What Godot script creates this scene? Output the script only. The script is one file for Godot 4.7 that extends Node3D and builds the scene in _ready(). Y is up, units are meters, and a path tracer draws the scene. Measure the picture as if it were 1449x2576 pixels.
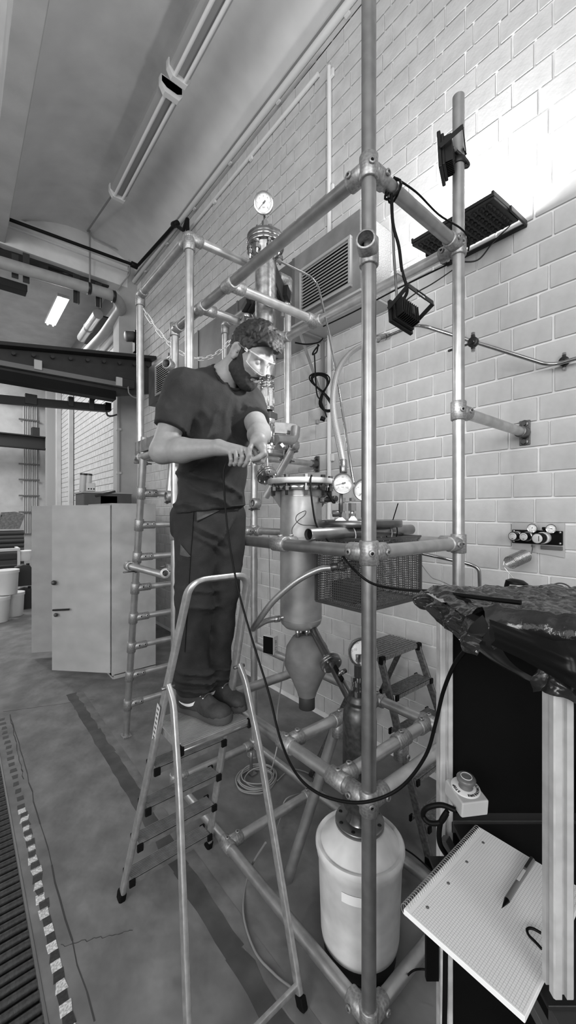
extends Node3D
# A pilot-plant hall: tube scaffold with a process column, a technician on a step ladder. y up, metres.
# +x points at the brick wall, -z runs along it into the hall.

var used := {}
var mats := {}
var rng := RandomNumberGenerator.new()

class MB:
	var p := PackedVector3Array()
	var n := PackedVector3Array()
	var ix := PackedInt32Array()
	func v(a: Vector3, m: Vector3) -> int:
		p.append(a)
		n.append(m)
		return p.size() - 1
	func tri(a: int, b: int, c: int) -> void:
		var g := (p[b] - p[a]).cross(p[c] - p[a])
		if g.dot(n[a] + n[b] + n[c]) > 0.0:
			ix.append(a); ix.append(c); ix.append(b)
		else:
			ix.append(a); ix.append(b); ix.append(c)
	func quad(a: Vector3, b: Vector3, c: Vector3, d: Vector3, m := Vector3.ZERO) -> void:
		if m == Vector3.ZERO:
			m = (b - a).cross(c - a).normalized()
		var i := v(a, m)
		v(b, m); v(c, m); v(d, m)
		tri(i, i + 1, i + 2)
		tri(i, i + 2, i + 3)
	func poly3(a: Vector3, b: Vector3, c: Vector3, m := Vector3.ZERO) -> void:
		if m == Vector3.ZERO:
			m = (b - a).cross(c - a).normalized()
		var i := v(a, m)
		v(b, m); v(c, m)
		tri(i, i + 1, i + 2)
	func box(c: Vector3, s: Vector3, bv := 0.002, b := Basis.IDENTITY) -> MB:
		var h := s * 0.5
		bv = minf(bv, minf(h.x, minf(h.y, h.z)) * 0.45)
		var q := h - Vector3(bv, bv, bv)
		var ax := [Vector3.RIGHT, Vector3.UP, Vector3.BACK]
		var id := {}
		for k in 3:
			for sg in [-1.0, 1.0]:
				var u := (k + 1) % 3
				var w := (k + 2) % 3
				var f := []
				for c4 in [[-1.0, -1.0], [1.0, -1.0], [1.0, 1.0], [-1.0, 1.0]]:
					var l: Vector3 = ax[k] * sg * h[k] + ax[u] * c4[0] * q[u] + ax[w] * c4[1] * q[w]
					var i := v(c + b * l, b * (ax[k] * sg))
					f.append(i)
					var key := [0.0, 0.0, 0.0]
					key[k] = sg; key[u] = c4[0]; key[w] = c4[1]
					id[[k, key[0], key[1], key[2]]] = i
				tri(f[0], f[1], f[2])
				tri(f[0], f[2], f[3])
		for k in 3:
			var u := (k + 1) % 3
			var w := (k + 2) % 3
			for su in [-1.0, 1.0]:
				for sw in [-1.0, 1.0]:
					var e := []
					for sk in [-1.0, 1.0]:
						var key := [0.0, 0.0, 0.0]
						key[k] = sk; key[u] = su; key[w] = sw
						e.append(id[[u, key[0], key[1], key[2]]])
						e.append(id[[w, key[0], key[1], key[2]]])
					tri(e[0], e[1], e[3])
					tri(e[0], e[3], e[2])
		for sx in [-1.0, 1.0]:
			for sy in [-1.0, 1.0]:
				for sz in [-1.0, 1.0]:
					tri(id[[0, sx, sy, sz]], id[[1, sx, sy, sz]], id[[2, sx, sy, sz]])
		return self
	func bar(a: Vector3, c: Vector3, w: float, t: float, up := Vector3.UP, bv := 0.002) -> MB:
		# a box from a to c, w across (perpendicular to up), t along up
		var d := (c - a).normalized()
		var x := up.cross(d).normalized()
		var y := d.cross(x).normalized()
		return box((a + c) * 0.5, Vector3(w, t, a.distance_to(c)), bv, Basis(x, y, d))
	func tube(path: Array, r: float, seg := 12, caps := true, r_end := -1.0) -> MB:
		var m := path.size()
		var d0: Vector3 = (path[1] - path[0]).normalized()
		var side := d0.cross(Vector3.UP)
		if side.length() < 0.05:
			side = d0.cross(Vector3.RIGHT)
		side = side.normalized()
		var first := p.size()
		for i in m:
			var d: Vector3
			if i == 0: d = d0
			elif i == m - 1: d = (path[m - 1] - path[m - 2]).normalized()
			else: d = ((path[i + 1] - path[i]).normalized() + (path[i] - path[i - 1]).normalized()).normalized()
			side = (side - d * side.dot(d)).normalized()
			var up := d.cross(side)
			var rr := r if r_end < 0.0 else lerpf(r, r_end, float(i) / (m - 1))
			for k in seg:
				var a := TAU * k / seg
				var o := side * cos(a) + up * sin(a)
				v(path[i] + o * rr, o)
		for i in m - 1:
			for k in seg:
				var a := first + i * seg + k
				var b := first + i * seg + (k + 1) % seg
				tri(a, b, b + seg)
				tri(a, b + seg, a + seg)
		if caps:
			for e in [0, m - 1]:
				var d: Vector3 = -d0 if e == 0 else (path[m - 1] - path[m - 2]).normalized()
				var c0 := v(path[e], d)
				for k in seg:
					v(p[first + e * seg + k], d)
				for k in seg:
					tri(c0, c0 + 1 + k, c0 + 1 + (k + 1) % seg)
		return self
	func lathe(prof: Array, at: Vector3, axis := Vector3.UP, seg := 24, cut := 0.8) -> MB:
		# prof: Vector2(radius, height) from bottom to top, outline walked so that the outside is on the right
		var y := axis.normalized()
		var x := y.cross(Vector3.RIGHT) if absf(y.dot(Vector3.RIGHT)) < 0.9 else y.cross(Vector3.BACK)
		x = x.normalized()
		var z := x.cross(y)
		var ns := []
		for i in prof.size() - 1:
			var d: Vector2 = prof[i + 1] - prof[i]
			ns.append(Vector2(d.y, -d.x).normalized())
		for i in ns.size():
			var na: Vector2 = ns[i]
			var nb: Vector2 = ns[i]
			if i > 0 and ns[i - 1].dot(na) > cut: na = (na + ns[i - 1]).normalized()
			if i < ns.size() - 1 and ns[i + 1].dot(nb) > cut: nb = (nb + ns[i + 1]).normalized()
			var first := p.size()
			for e in 2:
				var q: Vector2 = prof[i + e]
				var m := na if e == 0 else nb
				for k in seg:
					var a := TAU * k / seg
					var o := x * cos(a) + z * sin(a)
					v(at + o * q.x + y * q.y, (o * m.x + y * m.y).normalized())
			for k in seg:
				var a := first + k
				var b := first + (k + 1) % seg
				if prof[i].x > 1e-5: tri(a, b, b + seg)
				if prof[i + 1].x > 1e-5: tri(a, b + seg, a + seg)
		return self
	func rod(a: Vector3, b: Vector3, r: float, seg := 12, bv := 0.0015) -> MB:
		var l := a.distance_to(b)
		bv = minf(bv, minf(r * 0.4, l * 0.3))
		return lathe([Vector2(0, 0), Vector2(r - bv, 0), Vector2(r, bv), Vector2(r, l - bv), Vector2(r - bv, l), Vector2(0, l)], a, b - a, seg, 0.5)
	func ring(a: Vector3, b: Vector3, ro: float, ri: float, seg := 16, bv := 0.0015) -> MB:
		var l := a.distance_to(b)
		return lathe([Vector2(ri, 0), Vector2(ro - bv, 0), Vector2(ro, bv), Vector2(ro, l - bv), Vector2(ro - bv, l), Vector2(ri, l), Vector2(ri, 0)], a, b - a, seg, 0.5)
	func ball(c: Vector3, r: Vector3, b := Basis.IDENTITY, nu := 16, nv := 10) -> MB:
		var first := p.size()
		for j in nv + 1:
			var t := PI * j / nv
			for i in nu:
				var a := TAU * i / nu
				var o := Vector3(sin(t) * cos(a), cos(t), sin(t) * sin(a))
				v(c + b * (o * r), (b * (o / r)).normalized())
		for j in nv:
			for i in nu:
				var a := first + j * nu + i
				var b2 := first + j * nu + (i + 1) % nu
				if j > 0: tri(a, b2, b2 + nu)
				if j < nv - 1: tri(a, b2 + nu, a + nu)
				elif j == nv - 1: tri(a, b2, a + nu)
		return self
	func hexa(a: Vector3, b: Vector3, r: float) -> MB:
		# a hexagonal nut or bolt head
		var y := (b - a).normalized()
		var x := (y.cross(Vector3.RIGHT) if absf(y.x) < 0.9 else y.cross(Vector3.BACK)).normalized()
		var z := x.cross(y)
		for k in 6:
			var o := (x * cos(TAU * k / 6) + z * sin(TAU * k / 6)) * r
			var q := (x * cos(TAU * (k + 1) / 6) + z * sin(TAU * (k + 1) / 6)) * r
			quad(a + o, a + q, b + q, b + o, (o + q).normalized())
			poly3(b, b + o, b + q, y)
			poly3(a, a + o, a + q, -y)
		return self
	func extrude(pts: Array, at: Vector3, u: Vector3, w: Vector3, d: Vector3) -> MB:
		# a closed outline (Vector2s in u, w) pushed along d from at
		var pk := PackedVector2Array(pts)
		var t := Geometry2D.triangulate_polygon(pk)
		var m := d.normalized()
		var c := Vector2.ZERO
		for e in pts: c += e
		c /= pts.size()
		for s in 2:
			var o := at + d * s
			var first := p.size()
			for e in pts: v(o + u * e.x + w * e.y, m * (s * 2 - 1))
			for k in range(0, t.size(), 3): tri(first + t[k], first + t[k + 1], first + t[k + 2])
		var cw := Geometry2D.is_polygon_clockwise(pk)
		for k in pts.size():
			var a: Vector2 = pts[k]
			var b: Vector2 = pts[(k + 1) % pts.size()]
			var e := b - a
			var q := Vector2(e.y, -e.x).normalized() * (-1.0 if cw else 1.0)
			var pa := at + u * a.x + w * a.y
			var pb := at + u * b.x + w * b.y
			quad(pa, pb, pb + d, pa + d, (u * q.x + w * q.y).normalized())
		return self
	func sheet(g: Array, closed := false) -> MB:
		# rows of points, smooth normals taken from the neighbours
		var rows := g.size()
		var cols: int = g[0].size()
		var first := p.size()
		for j in rows:
			for i in cols:
				var a: Vector3 = g[j][(i + 1) % cols if closed else mini(i + 1, cols - 1)] - g[j][(i - 1 + cols) % cols if closed else maxi(i - 1, 0)]
				var b: Vector3 = g[mini(j + 1, rows - 1)][i] - g[maxi(j - 1, 0)][i]
				v(g[j][i], a.cross(b).normalized())
		for j in rows - 1:
			for i in (cols if closed else cols - 1):
				var a := first + j * cols + i
				var b := first + j * cols + (i + 1) % cols
				tri(a, b, b + cols)
				tri(a, b + cols, a + cols)
		return self
	func mesh() -> ArrayMesh:
		var m := ArrayMesh.new()
		var a := []
		a.resize(Mesh.ARRAY_MAX)
		a[Mesh.ARRAY_VERTEX] = p
		a[Mesh.ARRAY_NORMAL] = n
		a[Mesh.ARRAY_INDEX] = ix
		m.add_surface_from_arrays(Mesh.PRIMITIVE_TRIANGLES, a)
		return m

func numbered(parent: Node, called: String) -> String:
	var key := str(parent.get_instance_id()) + called
	var k: int = used.get(key, 0)
	used[key] = k + 1
	return called if k == 0 else "%s_%03d" % [called, k]

func thing(called: String, label: String, category: String, at := Vector3.ZERO, group := "", turn := 0.0) -> Node3D:
	var o := Node3D.new()
	o.name = numbered(self, called)
	add_child(o)
	o.position = at
	o.rotation.y = turn
	tag(o, label, category, group)
	return o

func tag(o: Node3D, label: String, category: String, group := "") -> Node3D:
	o.set_meta("label", label)
	o.set_meta("category", category)
	if group != "": o.set_meta("group", group)
	return o

# A part. Shapes are given in world metres; the node sits at its thing's base.
func part(parent: Node3D, called: String, m: MB, mt: Material, world := true) -> MeshInstance3D:
	var o := MeshInstance3D.new()
	o.mesh = m.mesh()
	o.mesh.surface_set_material(0, mt)
	o.name = numbered(parent, called)
	parent.add_child(o)
	if world and parent != self:
		var t := Transform3D.IDENTITY
		var q: Node = parent
		while q is Node3D and q != self:
			t = q.transform * t
			q = q.get_parent()
		o.transform = t.affine_inverse()
	return o

func put(parent: Node3D, called: String, me: Mesh, at: Transform3D) -> MeshInstance3D:
	var o := MeshInstance3D.new()
	o.mesh = me
	o.name = numbered(parent, called)
	o.transform = at
	parent.add_child(o)
	return o

func structure(called: String, m: MB, mt: Material) -> MeshInstance3D:
	var o := part(self, called, m, mt)
	o.set_meta("kind", "structure")
	return o

func dup(o: Node3D, at: Vector3, turn: float, label: String, group := "") -> Node3D:
	var c: Node3D = o.duplicate()
	c.name = numbered(self, String(o.name))
	add_child(c)
	c.position = at
	c.rotation.y = turn
	c.set_meta("label", label)
	if group != "": c.set_meta("group", group)
	return c

func text(parent: Node3D, words: String, size: float, at: Transform3D, mt: Material, called := "lettering", font := "Droid Sans", bold := false) -> MeshInstance3D:
	var t := TextMesh.new()
	var f := SystemFont.new()
	f.font_names = PackedStringArray([font])
	if bold: f.font_weight = 700
	t.font = f
	t.text = words
	t.font_size = 32
	t.pixel_size = size / 32.0
	t.depth = 0.0006
	t.material = mt
	var q := put(parent, called, t, at)
	return q

# ---- materials ----
func noise_image(side: int, freq: float, oct: int, lo: float, hi: float, sd: int, kind := FastNoiseLite.TYPE_SIMPLEX_SMOOTH, sharp := 1.0) -> Image:
	var f := FastNoiseLite.new()
	f.seed = sd
	f.noise_type = kind
	f.frequency = freq
	f.fractal_octaves = oct
	var im := f.get_seamless_image(side, side)
	im.convert(Image.FORMAT_L8)
	var d := im.get_data()
	for i in d.size():
		var t := pow(clampf((d[i] / 255.0 - 0.5) * sharp + 0.5, 0, 1), 1.0)
		d[i] = int(clampf(lerpf(lo, hi, t), 0, 1) * 255.0)
	return Image.create_from_data(side, side, false, Image.FORMAT_L8, d)

var tex := {}
func noise_tex(key: String) -> ImageTexture:
	if tex.has(key): return tex[key]
	var im: Image
	match key:
		"galv": im = noise_image(256, 0.02, 3, 0.66, 1.0, 5, FastNoiseLite.TYPE_CELLULAR)
		"steel": im = noise_image(256, 0.012, 4, 0.8, 1.0, 7)
		"paint": im = noise_image(256, 0.01, 5, 0.9, 1.0, 9)
		"concrete": im = noise_image(1024, 0.006, 6, 0.8, 1.0, 11, FastNoiseLite.TYPE_SIMPLEX_SMOOTH, 1.5)
		"cloth": im = noise_image(256, 0.012, 4, 0.7, 1.0, 13)
		"rough": im = noise_image(256, 0.015, 4, 0.5, 1.0, 15)
		"skin": im = noise_image(256, 0.02, 4, 0.9, 1.0, 17)
		"mottle": im = noise_image(256, 0.03, 4, 0.72, 1.0, 19, FastNoiseLite.TYPE_SIMPLEX_SMOOTH, 1.6)
	im.generate_mipmaps()
	tex[key] = ImageTexture.create_from_image(im)
	return tex[key]

var bumps := {}
func bump_tex(key: String) -> ImageTexture:
	if bumps.has(key): return bumps[key]
	var im: Image
	match key:
		"fine": im = noise_image(256, 0.08, 3, 0, 1, 23)
		"wall": im = noise_image(512, 0.03, 4, 0, 1, 25)
		"weave": im = noise_image(256, 0.12, 2, 0, 1, 27)
		"crumple": im = noise_image(512, 0.012, 4, 0, 1, 29, FastNoiseLite.TYPE_CELLULAR)
	im.convert(Image.FORMAT_RGBA8)
	im.bump_map_to_normal_map(3.0)
	bumps[key] = ImageTexture.create_from_image(im)
	return bumps[key]

# g: the grey as seen on a neutral picture (sRGB 0..1)
func M(g: float, rough := 0.6, metal := 0.0, t := "", size := 1.0, bump := "", amount := 0.3) -> StandardMaterial3D:
	var key := "%s/%s/%s/%s/%s/%s/%s" % [g, rough, metal, t, size, bump, amount]
	if mats.has(key): return mats[key]
	var m := StandardMaterial3D.new()
	m.albedo_color = Color(g, g, g)
	m.roughness = rough
	m.metallic = metal
	if g < 0.1 and metal == 0.0: m.metallic_specular = 0.25
	if t != "" or bump != "":
		m.uv1_triplanar = true
		m.uv1_world_triplanar = false
		m.uv1_scale = Vector3.ONE / size
	if t != "": m.albedo_texture = noise_tex(t)
	if bump != "":
		m.normal_enabled = true
		m.normal_texture = bump_tex(bump)
		m.normal_scale = amount
	mats[key] = m
	return m

func glow(g: float, e: float) -> StandardMaterial3D:
	var m := StandardMaterial3D.new()
	m.albedo_color = Color(g, g, g)
	m.emission_enabled = true
	m.emission = Color(1, 1, 1)
	m.emission_energy_multiplier = e
	return m

func glass(a := 0.12, g := 0.95) -> StandardMaterial3D:
	var m := StandardMaterial3D.new()
	m.albedo_color = Color(g, g, g, a)
	m.transparency = BaseMaterial3D.TRANSPARENCY_ALPHA
	m.roughness = 0.03
	m.metallic_specular = 0.3
	return m

func V(x: float, y: float, z: float) -> Vector3:
	return Vector3(x, y, z)

# a smooth curve through points
func curve(pts: Array, per := 8) -> Array:
	var out := []
	for i in pts.size() - 1:
		var a: Vector3 = pts[maxi(i - 1, 0)]
		var b: Vector3 = pts[i]
		var c: Vector3 = pts[i + 1]
		var d: Vector3 = pts[mini(i + 2, pts.size() - 1)]
		for k in per:
			out.append(b.cubic_interpolate(c, a, d, float(k) / per))
	out.append(pts[pts.size() - 1])
	return out

# a polyline with rounded corners
func bend(pts: Array, r: float, per := 6) -> Array:
	var out := [pts[0]]
	for i in range(1, pts.size() - 1):
		var a: Vector3 = pts[i]
		var u: Vector3 = (pts[i - 1] - a)
		var w: Vector3 = (pts[i + 1] - a)
		var k := minf(r, minf(u.length(), w.length()) * 0.48)
		var s := a + u.normalized() * k
		var e := a + w.normalized() * k
		for j in per + 1:
			var t := float(j) / per
			out.append(s.lerp(a, t).lerp(a.lerp(e, t), t))
	out.append(pts[pts.size() - 1])
	return out

const WALL := 2.67
const COURSE := 0.1525
const STRETCH := 0.2215

func _ready() -> void:
	rng.seed = 4711
	var cam := Camera3D.new()
	cam.name = "camera"
	add_child(cam)
	cam.position = V(0, 1.95, 0)
	cam.rotation.y = deg_to_rad(-39.85)
	cam.fov = 104.34
	cam.near = 0.05
	cam.far = 100.0
	cam.current = true
	var we := WorldEnvironment.new()
	we.name = "environment"
	var env := Environment.new()
	env.background_mode = Environment.BG_SKY
	var sky := Sky.new()
	var sm := ProceduralSkyMaterial.new()
	sm.sky_top_color = Color(0.7, 0.7, 0.7)
	sm.sky_horizon_color = Color(0.85, 0.85, 0.85)
	sm.ground_horizon_color = Color(0.5, 0.5, 0.5)
	sm.ground_bottom_color = Color(0.3, 0.3, 0.3)
	sky.sky_material = sm
	env.sky = sky
	env.tonemap_mode = Environment.TONE_MAPPER_LINEAR
	env.tonemap_exposure = 1.0
	env.sdfgi_enabled = true
	env.ssao_enabled = true
	env.ssil_enabled = true
	we.environment = env
	add_child(we)
	# the big windows of the hall behind and to the left of the photographer
	hall_window(V(-6.4, 3.6, -3.0), V(1, 0, 0), 3.4, 3.0, 1, 2.5)
	hall_window(V(-6.4, 3.6, 1.6), V(1, 0, 0), 4.0, 3.0, 2, 33.0)
	hall_window(V(-2.6, 3.6, 4.9), V(0, 0, -1), 3.4, 3.0, 3, 24.0)
	build_room()
	build_next_room()
	build_services()
	build_frame()
	build_cage()
	build_process()
	build_wall_things()
	build_right()
	build_ladders()
	build_person()
	build_cables()

func area(at: Vector3, towards: Vector3, w: float, h: float, e: float, called: String) -> void:
	var l := AreaLight3D.new()
	l.name = numbered(self, called)
	add_child(l)
	l.area_size = Vector2(w, h)
	l.light_energy = e
	l.area_range = 40.0
	l.area_attenuation = 2.0
	l.shadow_enabled = true
	var up := Vector3.UP if absf(towards.normalized().y) < 0.95 else Vector3.BACK
	l.look_at_from_position(at, at + towards, up)

func hall_window(at: Vector3, into: Vector3, w: float, h: float, k: int, e: float) -> void:
	var b := Basis(Vector3.UP.cross(into), Vector3.UP, into)
	var fr := MB.new()
	for s in [-1.0, 1.0]:
		fr.box(at + b.x * s * (w * 0.5 + 0.04), b.x.abs() * 0.08 + Vector3(0, h + 0.16, 0) + into.abs() * 0.1, 0.004)
		fr.box(at + Vector3.UP * s * (h * 0.5 + 0.04), b.x.abs() * w + Vector3(0, 0.08, 0) + into.abs() * 0.1, 0.004)
	for s in [-1.0, 1.0]:
		fr.box(at + b.x * s * w / 6.0 + into * 0.03, b.x.abs() * 0.05 + Vector3(0, h, 0) + into.abs() * 0.05, 0.004)
	var o := structure("window_%d" % k, fr, M(0.7, 0.5))
	var pn := MB.new()
	pn.box(at - into * 0.01, b.x.abs() * w + Vector3(0, h, 0) + into.abs() * 0.01, 0.001)
	part(o, "window_pane", pn, glow(0.9, 0.9))
	area(at + into * 0.08, into, w, h, e, "window_light")

func build_room() -> void:
	var conc := M(0.485, 0.75, 0.0, "concrete", 2.2, "fine", 0.15)
	var white := M(0.88, 0.85, 0.0, "paint", 1.5, "wall", 0.12)
	var plaster := M(0.76, 0.85, 0.0, "paint", 1.5, "wall", 0.12)
	# floor: slab left and right of the sunken grate channel
	var f := MB.new()
	f.box(V(3.3, -0.1, -6), V(5.8 + 0.27, 0.2, 24), 0.004)
	f.box(V(-3.62, -0.1, -6), V(6.76, 0.2, 24), 0.004)
	f.box(V(0, -0.2, -6), V(0.6, 0.16, 24), 0.004)
	var fl := structure("floor", f, conc)
	var jn := M(0.24, 0.9)
	# cut joints, each a narrow filled groove a hair proud of the slab
	for a in [[V(0.403, 0, -4.653), V(0.405, 0, -1.643), 0.006], [V(0.358, 0, -4.761), V(1.095, 0, -4.468), 0.005], [V(0.379, 0, -3.463), V(0.397, 0, -4.658), 0.006], [V(0.633, 0, -1.886), V(0.357, 0, -2.028), 0.003]]:
		var path := []
		for k in 25:
			path.append(a[0].lerp(a[1], k / 24.0) + V(rng.randf_range(-1, 1) * 0.006, 0, rng.randf_range(-1, 1) * 0.006))
		var g := MB.new()
		for k in 24:
			g.bar(path[k], path[k + 1], a[2] * rng.randf_range(0.5, 1.4), 0.002, Vector3.UP, 0.0005)
		part(fl, "floor_joint", g, jn)
	# the darker repaired trench strip that runs through the bay
	var dk := M(0.32, 0.7, 0.0, "concrete", 1.3)
	var mid := M(0.45, 0.75, 0.0, "concrete", 1.1)
	var z0 := -1.0
	while z0 > -4.7:
		var l := rng.randf_range(0.35, 0.6)
		var g := MB.new()
		var pts := []
		for k in 7: pts.append(Vector2(0.90 + rng.randf_range(-0.006, 0.006), z0 - l * k / 6.0))
		for k in 7: pts.append(Vector2(0.99 + rng.randf_range(-0.012, 0.012), z0 - l * (6 - k) / 6.0))
		g.extrude(pts, V(0, 0.0002, 0), V(1, 0, 0), V(0, 0, 1), V(0, 0.0015, 0))
		part(fl, "trench_patch", g, dk if rng.randf() < 0.8 else M(0.30, 0.7, 0.0, "concrete", 1.3))
		z0 -= l
	var wp := MB.new()
	wp.extrude([Vector2(0.99, -0.8), Vector2(1.07, -0.8), Vector2(1.05, -2.4), Vector2(1.06, -4.8), Vector2(0.99, -4.8)], V(0, 0.0001, 0), V(1, 0, 0), V(0, 0, 1), V(0, 0.001, 0))
	part(fl, "trench_edge", wp, mid)
	# worn black and white dashes beside the channel
	var k2 := 0
	var z := -1.35
	while z > -4.6:
		var wear := 0.0 if z > -2.2 else (0.5 if z > -3.0 else 0.0)
		var ln := 0.048
		var wht := k2 % 2 == 0
		if z < -3.1: wht = false
		if not (z < -3.1 and k2 % 2 == 0):
			var g := MB.new()
			var pts := []
			for q in [[0.312, 0], [0.350, 0], [0.352, -1], [0.314, -1]]:
				pts.append(Vector2(q[0] + rng.randf_range(-0.006, 0.006) * (1 + wear * 1.2), z + q[1] * ln * (1.0 + wear * 0.4)))
			g.extrude(pts, V(0, 0.0002, 0), V(1, 0, 0), V(0, 0, 1), V(0, 0.0012, 0))
			part(fl, "stripe_dash", g, M(0.88, 0.6, 0.0, "mottle", 0.1) if wht else M(0.2, 0.6, 0.0, "mottle", 0.15))
		k2 += 1
		z -= ln
	# the channel grate
	var gr := thing("floor_grate", "dark floor drain grate of rounded cross bars in the bottom left corner", "grate", V(0.07, -0.04, -2.5))
	var gm := M(0.27, 0.55, 0.3, "mottle", 0.2, "fine", 0.4)
	var bar0 := MB.new()
	bar0.tube([V(-0.2, 0, 0), V(0.19, 0, 0)], 0.017, 10)
	var bm := bar0.mesh()
	bm.surface_set_material(0, gm)
	for k in 110:
		put(gr, "grate_bar", bm, Transform3D(Basis.IDENTITY, V(0, 0.022 + rng.randf_range(-0.002, 0.002), 2.0 - k * 0.0516)))
	var ge := MB.new()
	ge.box(V(0.266, -0.02, -3.2), V(0.012, 0.045, 6.2), 0.002)
	ge.box(V(-0.146, -0.02, -3.2), V(0.012, 0.045, 6.2), 0.002)
	part(gr, "grate_edge", ge, M(0.42, 0.5, 0.4))
	var gb := MB.new()
	gb.box(V(0.06, -0.075, -3.2), V(0.41, 0.03, 6.2), 0.002)
	part(gr, "grate_bed", gb, M(0.1, 0.8))

	# right wall with its bricks
	var joint := M(0.92, 0.8, 0.0, "paint", 0.9, "wall", 0.2)
	var w := MB.new()
	w.box(V(WALL + 0.108, 3.3, -3.1), V(0.2, 6.9, 9.3), 0.002)
	var wall := structure("wall_right", w, joint)
	var all := []
	for r in 43:
		var off := -0.80 - (0.065 if r % 2 == 0 else -0.012) - (0.0 if r % 3 else 0.02)
		for c in range(-9, 33):
			var cz := off - (c + 0.5) * STRETCH
			var cy := 2.041 + (r - 13 + 0.5) * COURSE - 0.0075
			if cz < -7.6 or cz > 1.4 or cy > 6.55: continue
			all.append(V(WALL + 0.0035, cy, cz))
	var eye := V(0, 1.95, 0)
	all.sort_custom(func(a, b): return rank(a, eye) < rank(b, eye))
	var brick_m := []
	for k in 4:
		brick_m.append(M([0.785, 0.775, 0.795, 0.765][k], 0.7, 0.0, "paint", 0.6, "wall", 0.22))
	var vars := []
	for k in 4:
		var b := MB.new()
		b.box(Vector3.ZERO, V(0.014, COURSE - 0.0125 - 0.001 * k, STRETCH - 0.0115 - 0.0008 * k), 0.0035)
		var me := b.mesh()
		me.surface_set_material(0, brick_m[k])
		vars.append(me)
	var rest := MB.new()
	for k in all.size():
		var at: Vector3 = all[k]
		at.x += rng.randf_range(-0.0015, 0.0015)
		if k < 300:
			put(wall, "brick", vars[rng.randi() % 4], Transform3D(Basis(Vector3.RIGHT, rng.randf_range(-0.006, 0.006)), at + V(0, rng.randf_range(-0.001, 0.001), rng.randf_range(-0.0015, 0.0015))))
		else:
			rest.box(at, V(0.014, COURSE - 0.013, STRETCH - 0.012), 0.003)
	part(wall, "brickwork", rest, M(0.775, 0.7, 0.0, "paint", 0.6, "wall", 0.22)).set_meta("kind", "stuff")
	# other walls of the hall, closed round the camera
	var wl := MB.new()
	wl.box(V(-6.6, 3.4, -6), V(0.2, 7.2, 24), 0.002)
	structure("wall_left", wl, plaster)
	var wb := MB.new()
	wb.box(V(-2, 3.4, 5.1), V(9.4, 7.2, 0.2), 0.002)
	structure("wall_back", wb, plaster)
	var we := MB.new()
	we.box(V(3.4, 3.3, 3.3), V(1.4, 7.0, 3.5), 0.002)
	structure("wall_corner", we, plaster)
	# shallow vaults between downstand beams
	var c := MB.new()
	for bay in 4:
		var x0 := 2.75 - bay * 2.17
		var g := []
		for i in 13:
			var t := i / 12.0
			var row := []
			for q in 5:
				row.append(V(x0 - 2.17 * t, 6.5 + 0.42 * (1.0 - pow(2.0 * t - 1.0, 2.0)), 5.1 - q * 3.3))
			g.append(row)
		c.sheet(g)
		var g2 := []
		for i in 13:
			var t := i / 12.0
			g2.append([V(x0 - 2.17 * t, 7.3, 5.1), V(x0 - 2.17 * t, 7.3, -8.1)])
		c.sheet(g2)
	for e in [5.1, -8.1]:
		c.box(V(-2, 6.95, e), V(9.6, 0.9, 0.04), 0.001)
	structure("ceiling", c, white)
	for bay in 4:
		var b := MB.new()
		b.box(V(0.58 - bay * 2.17 - 0.1, 6.42, -1.5), V(0.24, 0.4, 13.2), 0.01)
		structure("trim_%d" % (bay + 1), b, plaster)
	# flat concrete strip where the vault meets the brick wall
	var ct := MB.new()
	ct.box(V(WALL - 0.01, 6.42, -3.1), V(0.06, 0.22, 9.4), 0.004)
	structure("trim_5", ct, plaster)
	# the portal to the next hall: pier, lintel
	var pr := MB.new()
	pr.box(V(2.56, 3.3, -7.92), V(0.44, 6.8, 0.36), 0.006)
	structure("trim_6", pr, M(0.70, 0.85, 0.0, "paint", 1.5, "wall", 0.12))
	var lt := MB.new()
	lt.box(V(-2.0, 6.6, -7.9), V(9.0, 0.8, 0.34), 0.01)
	lt.box(V(-2.0, 6.62, -7.70), V(9.0, 0.06, 0.08), 0.006)
	lt.box(V(-2.0, 6.5, -7.715), V(9.0, 0.03, 0.05), 0.006)
	structure("trim_7", lt, white)

func rank(a: Vector3, eye: Vector3) -> float:
	# how large the brick shows from about where the photograph was taken; behind the frame's edge last
	return a.distance_to(eye) + (50.0 if a.z > -0.62 or a.y < 0.9 else 0.0)

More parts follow.
